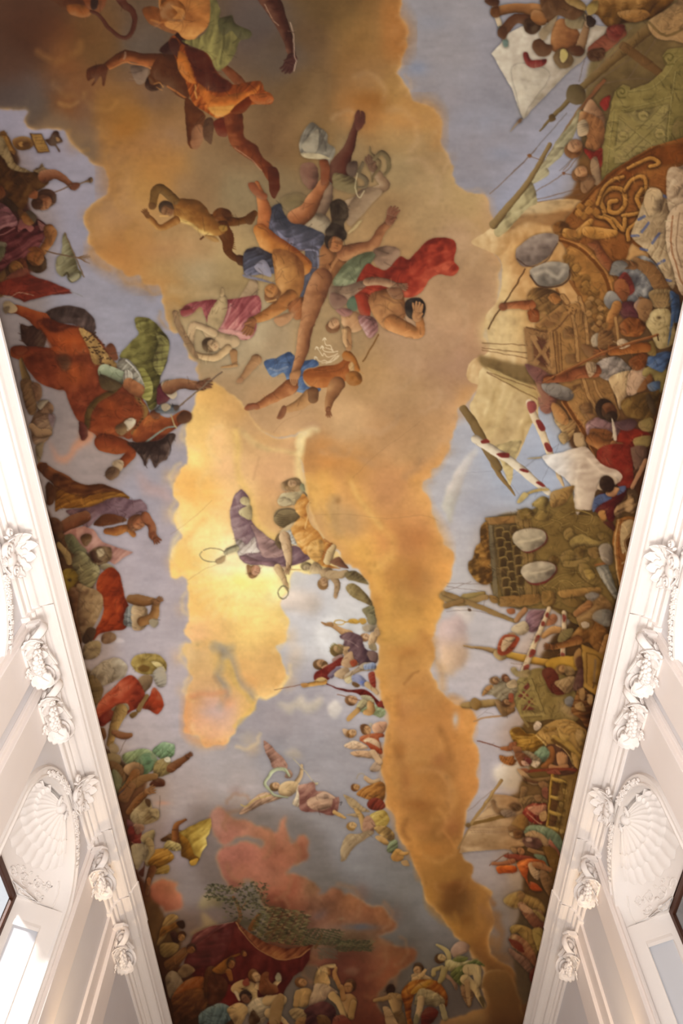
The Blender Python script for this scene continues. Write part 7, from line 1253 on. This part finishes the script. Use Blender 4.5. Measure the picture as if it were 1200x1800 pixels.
L('330 800 40 340 760 36 400 740 36', '9a8454'); L('420 760 56 400 820 50 380 860 36', '8f7c4c'); L('610 760 90 680 760 80 690 870 56 680 880 40', 'a08458', la=200); L('590 840 90 660 900 66 690 960 46 740 1050 34', 'a68a5e', la=200, hi='c4a87a'); F('700 990 730 980 750 1050 735 1065', '4c3a20'); L('600 860 50 620 1040 30', '8f6e48')
HALO = 0
O()
glaze('-240 230 10 250 60 300 100 400 90 560 200 700 240 800 130 950 175 1000 200 1080 200 1160 205 1200 200 1290 230 1330 290 1370 290 1440 300 1540 330 1610 400 1640 520 1650 560 1700 660 1720 800 1700 880 1800 880 1900 100 1900 -240 900', (.93, .87, .79))
glaze('280 1640 420 1600 560 1650 880 1680 900 1900 260 1900', (.86, .84, .80), 16)
# ---------------------------------------------------------------- middle: the gods in the golden light
HALO = .22
O(400, 820, 5)
part('goddess', 'winged goddess in lilac robe holding a hoop and a laurel wreath')
F('60 260 90 220 120 200 160 240 190 290 200 440 240 520 330 600 420 660 500 720 600 700 720 800 700 830 580 870 440 880 300 870 180 860 120 820 100 770 70 650 40 540 25 430 30 370', '85666c', fold=(60, 90, .35), hi='b39a98', lo='5c4048', la=200); F('200 500 280 560 380 640 480 700 560 760 440 800 320 800 290 740 250 620', 'a5817c', fold=(70, 60, .35), hi='cba89c', v=.4)
F('130 270 170 270 200 300 195 350 150 340 110 310', 'c2ae80', hi='e2d4a8', la=180); F('100 400 150 360 210 350 210 470 130 440', 'b8a478', hi='ddcfa0', la=180)
F('75 650 120 650 170 690 230 620 250 640 260 700 290 750 240 765 160 770 100 790 80 720', 'cbbab0', fold=(40, 40, .4), hi='f0e6dc')
L('70 720 60 0 740 50', 'b0a585', la=90, hi='ddd4a8'); 
F('110 790 180 790 290 830 400 840 500 870 440 885 320 870 200 860 120 820', '8f6b70', fold=(80, 40, .3), hi='b99a98'); H(235, 920, 50, 110, '9c6c44', 'cf9878', -1); F('170 870 210 880 200 940 240 970 190 960', 'a0744c', tex=.2)
L('440 890 70 480 960 60 510 1040 40', 'c7a374', la=180, hi='ead0a2'); F('500 1030 530 1030 540 1080 520 1090', 'c09a6c')
for i in range(24):
    a = i * 2 * math.pi / 24; x, y = 490 + 42 * math.cos(a), 1105 + 56 * math.sin(a); S([x, y, x + 14 * math.cos(a + 1.1), y + 14 * math.sin(a + 1.1)], 9, '7d7350' if i % 2 else '95896a', .9, w2=3); S([x, y, x + 10 * math.cos(a - 2), y + 10 * math.sin(a - 2)], 7, '6d6446', .8, w2=3)
O(280, 760, 4)
q = [v for i in range(29) for v in (375 + 88 * math.cos(i * .2244 - 2.4), 862 + 48 * math.sin(i * .2244 - 2.4))][:56]; S(q, 7, '948a64', .95); S(q[8:40], 3, 'cfc08c', .7)
F('395 900 430 875 465 870 460 905 430 925 405 925', 'bb9d72'); L('540 815 40 470 845 36', 'b5ab88')
O(400, 820, 5)
part('goddess', 'goddess in a glowing orange mantle with a ribbed basket')
F('470 160 500 130 580 100 640 120 650 200 560 220 490 210', 'a8865c', tex=.15, op=.9); H(560, 165, 44, 170, 'a07c50', 'c29a70', 1)
F('450 290 480 240 540 230 620 220 660 210 700 260 640 330 580 340 480 350 445 320', 'b5a078', la=200, hi='dccca4', tex=.1); F('450 300 500 270 550 290 560 330 490 350', 'c2ae86'); F('640 150 670 160 680 220 640 200', '94906c')
F('405 450 420 400 470 370 560 365 610 400 640 440 600 490 520 540 460 530 420 500', '7f6a48', la=220, hi='ab9670', lo='4c3a24'); 
for i in range(7): S([420 + i * 6, 420 + i * 20, 500, 430 + i * 17, 600 - i * 6, 415 + i * 16], 4, '4f3e28', .7)
S('410 440 450 390 520 370 600 385', 8, '584430', .8)
F('460 590 500 540 580 490 640 480 620 560 540 590', 'cfb58a', v=.4, fold=(40, 40, .3)); F('490 590 560 560 600 600 610 690 560 680 520 620', 'c4beb4', fold=(60, 30, .4), hi='e6e0d4')
F('420 640 440 605 480 600 490 680 470 730 440 710 420 680', '604a30', tex=.2); F('440 600 470 600 460 660 435 650', '7d6342')
F('590 340 640 270 670 240 720 310 700 360 700 430 740 520 800 580 850 650 920 690 930 720 860 790 850 830 920 880 1000 900 900 900 840 880 780 850 740 790 680 770 620 690 570 590 560 540 620 460 640 450 600 390', 'cb8c42', fold=(55, 70, .45), hi='f3c47e', lo='8f5424', la=200); F('700 740 740 660 820 650 850 690 830 800 790 840 720 800', 'd6a056', fold=(80, 60, .3), hi='f4d090', v=.5); F('850 830 840 780 900 680 930 690 900 720 860 790', 'b06a30'); S('720 310 690 360 700 440 680 540', 12, 'eec37f', .7); S('850 640 910 700 860 780 850 830', 14, '9c5a26', .6)
L('880 830 70 900 760 70 930 710 50', 'c4a372', la=180, hi='e6cc9c'); F('900 840 980 800 1030 860 1060 900 960 880', '7d5038')
L('500 620 100 525 730 84 540 820 60 535 880 44', 'c29c74', la=180, hi='e8caa2'); hand(535, 885, 110, 70, 'b99068'); S('550 905 640 910', 9, 'cfa66a', .9)
part('putto', 'pair of chubby putti tumbling below the orange mantle')
F('650 880 670 850 720 850 740 880 720 910 670 915', 'a5926c', tex=.1); H(690, 882, 36, 180, '94805a', 'bca47c', -1); F('720 900 760 840 820 870 840 920 800 950 740 940', 'b89c74', la=120, hi='dcc49a'); F('820 920 880 890 930 920 920 980 860 1010 820 970', 'b0906a', la=120, hi='d3b78c'); L('920 970 60 960 1030 56 950 1130 36', 'ab8a64', la=150); L('900 950 80 990 950 70 1040 930 44', 'b3956e'); H(840, 1030, 46, 60, '8a6238', 'b58c64', -1); F('940 1120 970 1120 960 1160 935 1150', 'b08c66')
F('1030 940 1090 920 1140 930 1200 980 1240 1040 1180 1030 1120 1010 1050 990', '7d6a44', tex=.2, fold=(60, 30, .3)); F('1040 1060 1080 1030 1130 1040 1190 1090 1240 1150 1280 1230 1200 1200 1100 1150 1050 1100', '8a7448', la=200, fold=(40, 40, .25), hi='b09a6a')
O(540, 1080, 6.667)
F('650 -60 780 -100 800 0 800 70 740 60 690 20', '7d7350', fold=(60, 50, .4)); F('650 150 680 120 740 110 800 110 820 150 760 200 700 215 660 190', 'a5947c', tex=.1, soft=1); F('710 0 800 20 810 120 720 110', '827858', tex=.12)
part('putto', 'small putti peeping from the cloud edge beside a golden mirror')
S('310 90 330 70 380 65 430 80 440 95 410 115 350 115 315 100 310 90', 12, 'cfa048', .95); S('440 90 480 88', 14, 'c0923c'); F('480 85 500 60 560 55 610 70 620 90 580 110 510 110', 'c4953c', la=250, hi='e3bd68'); F('610 60 680 50 700 90 650 120 620 90', 'bd9040', la=250)
H(680, 275, 50, 200, 'a5744c', 'd3a880', 1); L('780 240 90 760 310 90 740 370 60', 'bf9a70', la=200, hi='dcbc94'); F('780 180 830 160 850 240 800 260', 'b8946c'); F('720 370 800 340 820 420 760 420', '8f7c5c'); F('660 340 710 350 720 400 690 400', 'cfcaca', v=.2)
part('god', 'crowned god in a plum robe reaching out his arm')
L('490 240 110 400 190 70 300 130 50 250 115 40', 'bd8f5f', la=240, hi='dfb888'); F('250 90 300 95 300 140 210 135 160 105 200 110', 'b08050'); S('210 110 165 98', 14, 'a87a4c')
F('390 250 480 210 580 230 640 270 660 360 700 420 800 440 820 560 720 580 600 600 540 520 480 440 420 370 440 310 400 290', '5c4044', fold=(40, 90, .4), hi='8a6c6c', lo='35222a'); S('420 290 520 330 600 380', 14, '9a7c78', .5); F('700 440 820 450 820 560 740 540', '7a5c54')
H(355, 420, 70, 190, '7d6236', 'b08a5c', 1, '8a7048'); 
for i in range(9): S([270 + i * 14, 400 - 46 * math.sin(i * .4), 258 + i * 14, 380 - 52 * math.sin(i * .4)], 13, '80703a', .9, w2=4)
F('310 510 380 470 430 490 380 560 300 555', '9c7a72', fold=(60, 30, .3)); L('440 440 60 480 500 70 520 560 60', 'b08a62'); F('430 390 490 380 500 400 460 440 430 440', 'bb9468')
part('god', 'god of war in a crimson cloak with a spear and blue breeches')
H(150, 590, 62, 200, '6e4c2c', 'b0835a', 1, '6a4a2a'); F('170 620 240 590 230 640 190 650', 'bb9068')
F('80 760 90 690 160 650 260 590 370 520 430 510 440 560 400 600 340 620 300 700 260 760 220 800 350 860 480 890 640 880 740 920 820 1000 880 1060 900 1100 840 1090 760 1000 640 960 560 920 430 910 330 870 220 820 120 790', '73231a', fold=(60, 80, .4), hi='a55242', lo='430f0a', la=200)
F('240 720 320 640 380 610 400 650 340 690 300 750', '77667a', fold=(50, 40, .3)); F('320 700 380 640 460 620 500 660 460 720 430 760 340 740', 'b59470', la=200, hi='d8bd98', tex=.12); F('400 580 450 480 530 440 560 540 610 580 560 620 470 630', 'b8906a', la=200, hi='dcba90'); F('500 560 560 530 590 580 540 620', '9a4428')
F('450 700 560 640 640 590 720 580 660 660 560 700 520 760 440 780', 'a89078', fold=(50, 40, .4), hi='cbb698'); F('610 620 660 570 740 560 800 590 790 650 690 660', 'ad9a80', fold=(20, 50, .3)); F('670 590 790 570 800 650 680 660', '7d86a0', fold=(10, 40, .3), hi='a8b0c4'); F('440 760 520 710 540 720 520 800 470 810', 'cdbb92', la=200); F('520 720 600 710 660 740 700 800 660 850 580 800 530 780', '8a8aa8', la=200, hi='b4b8cc'); W(645, 795, 30, 20, '5c6cae', .8); L('700 820 70 770 870 60 820 920 40', 'bd9a6e', la=200); F('540 790 620 830 590 860 530 830', '6a4a2c'); F('720 700 780 680 800 760 800 860 740 820', '8a2f20', fold=(60, 40, .3)); S('430 750 560 680 720 650 800 650', 9, 'a88550', .8)
F('80 790 140 740 200 745 240 780 180 830 120 810', 'c29c5c', la=250); L('200 790 60 100 810 56 -40 835 40', 'b8813c', la=90, hi='dcb06a'); F('100 770 170 740 220 760 160 790', 'd0ae74', v=.5)
O(290, 1040, 4); S('770 690 950 655', 4, '7a4a34'); F('955 650 1000 645 1010 665 970 672', 'b58044')
O(540, 1080, 6.667)
part('nymph', 'nymph in pale green with a spear')
H(520, 1010, 58, 210, '7d5230', 'c29268', 1); S('350 940 480 970 620 1010 780 1050', 9, '84553a'); F('590 1100 600 1060 660 1040 720 1020 800 1060 900 1110 920 1170 860 1220 780 1180 700 1170 620 1140', '97a078', fold=(50, 50, .35), hi='c2c89e', lo='646844'); F('570 1100 620 1010 700 990 740 1030 690 1080 610 1130', 'ab9a70', fold=(40, 40, .3), hi='d3c79a'); L('740 1040 80 740 1130 90 680 1150 60', 'b5844c', la=150, hi='d8ae78'); L('590 1120 60 520 1190 60 480 1230 50', 'bd8f52', la=150); F('630 950 740 960 800 1040 720 1010 640 990', 'b0a684', fold=(30, 30, .3)); F('820 1060 870 1010 890 1080 840 1090', '8a3024')
part('nymph', 'seated nymph wrapped in orange-red drapery')
F('410 1350 450 1340 500 1370 560 1390 580 1420 500 1450 440 1430', 'c79f7a', hi='e8cca8'); F('430 1540 500 1500 580 1490 720 1560 640 1590 500 1580', 'cba684', fold=(60, 40, .3), hi='ead0ae'); H(520, 1400, 50, 190, 'a5713c', 'cfa070', 1); H(690, 1355, 56, 240, '6b4426', 'bd8a58', 1); F('720 1290 760 1280 770 1330 740 1320', 'b3a490'); F('760 1310 850 1260 930 1270 930 1340 860 1420 790 1390', 'c08c6c', la=220, tex=.12, hi='d8ae8c'); F('610 1480 640 1430 760 1400 880 1400 900 1440 840 1460 880 1600 760 1560 640 1500', '9c4a28', fold=(50, 60, .35), hi='c47c50', la=200); F('660 1490 720 1450 800 1460 850 1510 860 1570 800 1560 700 1510', 'c7a07c', la=200, hi='e4c8a4'); F('700 1500 780 1530 880 1600 860 1640 740 1570', '963a1c')
O(400, 1280, 4)
F('870 170 980 160 1080 190 1060 220 960 210 890 200', 'c79a72', fold=(70, 30, .3)); F('1000 280 1050 230 1080 260 1060 300 1010 305', 'b3937c', tex=.12); L('1020 170 50 1070 240 40', 'c09a74'); F('1000 290 1030 260 1080 270 1060 310', 'a88a70')
part('nymph', 'nymphs with orange and gold wraps beside the brown cloud')
S('905 355 920 325 950 320 970 345', 10, 'a09080', .9); L('970 350 30 1020 380 40 1060 370 30', 'b5906a'); H(900, 420, 26, 200, '7a4c28', 'b5824c', 1); F('910 470 940 430 1000 400 1080 380 1110 420 1100 500 1060 530 980 500', '9a6028', fold=(50, 50, .4), hi='c99048', la=200); F('980 530 1020 490 1090 510 1110 560 1060 580 1000 570', '762c1c', fold=(40, 40, .3)); F('815 470 850 480 900 510 960 560 1000 590 930 590 870 560 830 500', 'a58860', la=220, fold=(40, 30, .3)); F('835 610 890 600 930 580 920 630 870 620', 'a88a64'); L('960 700 50 935 620 40 900 570 26', 'b08850', la=200); H(875, 690, 30, 190, '8a6230', 'b8905c', 1); F('990 630 1040 590 1100 580 1140 640 1100 700 1040 690', 'b5964a', fold=(60, 50, .4), hi='dcc478', lo='7a5c22', la=200); F('960 640 1000 620 1040 690 1000 760 950 740', 'a0745a', fold=(40, 30, .3)); F('1030 700 1110 690 1170 740 1160 800 1080 760', 'b0884c', tex=.15, fold=(40, 40, .35), hi='d3b078'); F('1040 770 1080 760 1140 810 1100 820', 'a87c44', tex=.15); F('1120 860 1140 800 1190 790 1190 870 1150 880', '6f7450', fold=(50, 30, .4), hi='a0a47c'); F('1150 900 1190 850 1240 870 1230 930 1170 935', 'b37e3a', tex=.12)
O(660, 1280, 4); L('150 860 26 180 880 34 220 880 24', 'b07c3c'); F('110 910 150 890 190 920 150 930', '9c6a34'); F('180 940 220 930 240 970 200 970', '9a7448')
O(400, 1280, 4)
part('wing', 'large mottled wing below the nymphs')
F('795 930 795 850 820 780 860 745 920 745 980 720 1030 740 960 790 900 830 860 870 830 930 805 940', '93795a', la=200, fold=(40, 40, .25), hi='b59a74', lo='665038')
part('angel', 'winged victory in pink skirt flying with a trumpet')
F('255 90 290 110 340 160 390 210 420 260 410 300 360 290 320 280 300 230 270 170', 'a87a68', la=20, fold=(50, 40, .3), hi='cba08a'); F('80 600 130 550 190 490 260 450 330 470 400 480 340 510 240 540 180 570 110 605', 'ab8468', la=250, fold=(60, 30, .35), hi='d6b590'); S('95 540 130 550 200 500 300 470', 9, 'b59a58', .9); F('430 290 460 320 440 350 400 340', 'a8806a'); L('300 440 16 260 390 22 290 340 24 340 290 26 400 290 24 430 330 18', 'a9ac8a', la=20, hi='cfd2ae'); L('300 440 14 330 470 18 420 485 14', 'a9ac8a')
L('490 370 40 515 320 30 520 280 22', 'c9a67c', la=30); hand(518, 278, 280, 26, 'c9a67c'); S('460 215 540 300 620 395', 7, 'b9a98c', .9); F('605 390 638 385 625 405', 'c4b48c'); H(335, 412, 30, 190, '7d5c38', 'c69a70', 1); F('360 420 400 380 460 370 500 390 490 440 450 480 400 480 360 460', 'c4a276', la=250, hi='e4c89c'); F('455 530 480 480 490 420 510 400 520 480 510 555', 'd3bb9c', fold=(20, 30, .3), hi='ecdcc0')
F('500 410 560 390 610 385 620 440 680 445 760 485 785 490 780 570 750 610 700 610 640 590 560 590 510 570 505 480', '8c5c50', fold=(50, 60, .45), hi='c0937c', lo='5c3028'); F('560 510 620 480 700 480 740 500 720 560 640 580 580 560', 'b0876c', fold=(60, 40, .35), hi='d3b090', v=.5); F('620 480 680 445 760 490 720 500 650 490', 'c09a80'); L('750 590 30 790 610 26 825 630 18', 'b58a50'); S('790 520 800 515 795 540', 6, '3c3030', .7)
HALO = 0
# ---------------------------------------------------------------- last touches
O()
accents('880 420 960 380 1010 300 1040 60 860 -20 900 -100 1420 -100 1260 900 1160 1130 1060 1500 960 1760 890 1720 885 1640 890 1560 870 1500 880 1440 850 1400 840 1340 830 1250 820 1150 850 1080 850 1050 820 960 840 880 960 880 1000 800 900 800 820 720 860 560 890 480', 15000, op=.42, wd=(.9, 2.8), light=1.34, dark=.58)
accents('-40 230 60 240 170 300 160 440 300 520 380 650 340 760 290 920 290 1050 300 1200 340 1330 370 1450 260 1560 330 1640 560 1640 640 1720 880 1660 860 1860 280 1860 250 1640 160 1250 60 900 -20 560', 13000, op=.42, wd=(.9, 2.8), light=1.34, dark=.58)
accents('140 -20 540 -20 520 140 480 330 820 400 800 600 620 740 420 740 300 600 260 330 150 130', 2600, dark=.6, light=1.25, ln=(8, 26), wd=(1, 3), op=.42)
accents('340 830 560 830 700 1060 700 1540 600 1500 540 1180 470 1060 340 1000', 4000, dark=.66, light=1.2, ln=(4, 12), wd=(.7, 1.9), op=.45)
accents('400 1290 620 1290 620 1450 400 1460', 600, dark=.66, light=1.2, ln=(4, 12), wd=(.7, 1.7), op=.5)
for q in ('300 940 340 910 372 880', '620 840 660 800 700 770 740 740', '560 905 620 905 680 912 740 906 770 915', '480 760 500 740 520 732 530 722', '390 990 360 1000 330 1020'): S(q, .9, '8a6a48', .35)
W(594, 880, 5, 6, '8a6238', .6)
# ---------------------------------------------------------------- the fresco laid on the vault
finish()
def cartoon(x, y, z):
    """where a point of the vault (z from the eye) falls on the measured cartoon"""
    d = y * math.cos(TILT) + z * math.sin(TILT); b = y * math.sin(TILT) - z * math.cos(TILT)
    return 600 + FPX * (math.cos(ROLL) * x + math.sin(ROLL) * b) / d, 900 + FPX * (-math.sin(ROLL) * x + math.cos(ROLL) * b) / d
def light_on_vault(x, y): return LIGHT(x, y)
def pigment_material():
    m = bpy.data.materials.new('fresco_pigment'); m.use_nodes = True; t = m.node_tree; b = t.nodes['Principled BSDF']
    b.inputs['Roughness'].default_value = .85; b.inputs['Specular IOR Level'].default_value = .15
    a = t.nodes.new('ShaderNodeAttribute'); a.attribute_name = 'pigment'; t.links.new(a.outputs['Color'], b.inputs['Base Color'])
    g = t.nodes.new('ShaderNodeTexCoord'); n = t.nodes.new('ShaderNodeTexNoise'); n.inputs['Scale'].default_value = 9; n.inputs['Detail'].default_value = 8
    t.links.new(g.outputs['Object'], n.inputs['Vector']); bp = t.nodes.new('ShaderNodeBump'); bp.inputs['Strength'].default_value = .12; bp.inputs['Distance'].default_value = .01
    t.links.new(n.outputs['Fac'], bp.inputs['Height']); t.links.new(bp.outputs['Normal'], b.inputs['Normal']); return m
PIG = pigment_material()
def row_at(py):                                 # Y on the crown of the vault that falls on cartoon row py
    v = (py - 900) / FPX; zc = 9.55
    return zc * (math.cos(TILT) + v * math.sin(TILT)) / (math.sin(TILT) - v * math.cos(TILT))
fresco = thing('ceiling_fresco', 'painted ceiling fresco of sky, clouds, falling giants, horsemen and ships', 'fresco', (0, 9, Z(9.7)))
def lay(ys, ncol, tag):
    th = np.linspace(0, PI, ncol + 1); ux = .03 - 4.02 * np.cos(th) * (.985 + .015 * np.abs(np.cos(th)))
    # even spacing along the arc
    fine = np.linspace(-1, 1, 4001); zz = 8.02 + 1.75 * (1 - np.abs(fine) ** 2.5) ** (1 / 2.5); arc = np.r_[0, np.cumsum(np.hypot(np.diff(fine) * 4.02, np.diff(zz)))]
    w = np.interp(np.linspace(0, arc[-1], ncol + 1), arc, fine)
    xs = .03 + 4.02 * w; zs = 8.02 + 1.75 * (1 - np.abs(w) ** 2.5) ** (1 / 2.5)
    Yg, Xg = np.meshgrid(ys, xs, indexing='ij'); Zg = np.broadcast_to(zs, Yg.shape)
    px, py = cartoon(Xg, Yg, Zg); u = np.clip(px + PAD[0], 0, PW - 1.01); v = np.clip(py + PAD[1], 0, PH - 1.01)
    u = np.where(np.isfinite(u), u, 0); x0 = u.astype(int); y0 = v.astype(int); fx = (u - x0)[..., None]; fy = (v - y0)[..., None]
    col = (PAINT[y0, x0] * (1 - fx) + PAINT[y0, x0 + 1] * fx) * (1 - fy) + (PAINT[y0 + 1, x0] * (1 - fx) + PAINT[y0 + 1, x0 + 1] * fx) * fy
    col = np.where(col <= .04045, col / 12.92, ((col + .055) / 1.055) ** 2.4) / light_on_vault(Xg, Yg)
    ids = PID[(v + .5).astype(int), (u + .5).astype(int)]
    h, n = Yg.shape; q = np.arange(h * n).reshape(h, n); quads = np.stack([q[:-1, :-1], q[:-1, 1:], q[1:, 1:], q[1:, :-1]], -1).reshape(-1, 4)
    return np.stack([Xg, Yg, Zg + EYE], -1).reshape(-1, 3), col.reshape(-1, 3), quads, ids[:-1, :-1].reshape(-1)
yrow = np.array([row_at(p) for p in np.r_[np.linspace(-60, 900, 690)]]); yrow2 = np.array([row_at(p) for p in np.linspace(900, 1840, 700)])
slabs = [lay(np.r_[np.linspace(Y0, yrow[0] - .05, 14), yrow], 900, 0), lay(np.r_[yrow2, np.linspace(yrow2[-1] + .3, Y1, 10)], 700, 1)]
for pid, (nm, label) in enumerate(PARTS):
    vs, cs, qs = [], [], []; base = 0
    for V, K, Q, I in slabs:
        q = Q[I == pid]
        if len(q) == 0: continue
        used, inv = np.unique(q, return_inverse=True); vs.append(V[used]); cs.append(K[used]); qs.append(inv.reshape(-1, 4) + base); base += len(used)
    if base < 24: continue
    vs, cs, qs = np.concatenate(vs).astype(np.float32), np.concatenate(cs).astype(np.float32), np.concatenate(qs).astype(np.int32)
    vs -= np.array(fresco.location, np.float32)
    me = bpy.data.meshes.new('painted_' + nm); me.vertices.add(len(vs)); me.vertices.foreach_set('co', vs.ravel())
    me.loops.add(qs.size); me.loops.foreach_set('vertex_index', qs.ravel()); me.polygons.add(len(qs)); me.polygons.foreach_set('loop_start', np.arange(0, qs.size, 4, dtype=np.int32))
    me.update(calc_edges=True); me.polygons.foreach_set('use_smooth', np.ones(len(qs), bool))
    at = me.attributes.new('pigment', 'FLOAT_COLOR', 'POINT'); at.data.foreach_set('color', np.c_[np.clip(cs, 0, .95), np.ones(len(cs), np.float32)].astype(np.float32).ravel())
    me.materials.append(PIG); o = bpy.data.objects.new('painted_' + nm, me); C.objects.link(o); o.parent = fresco
    if label: o['label'] = label
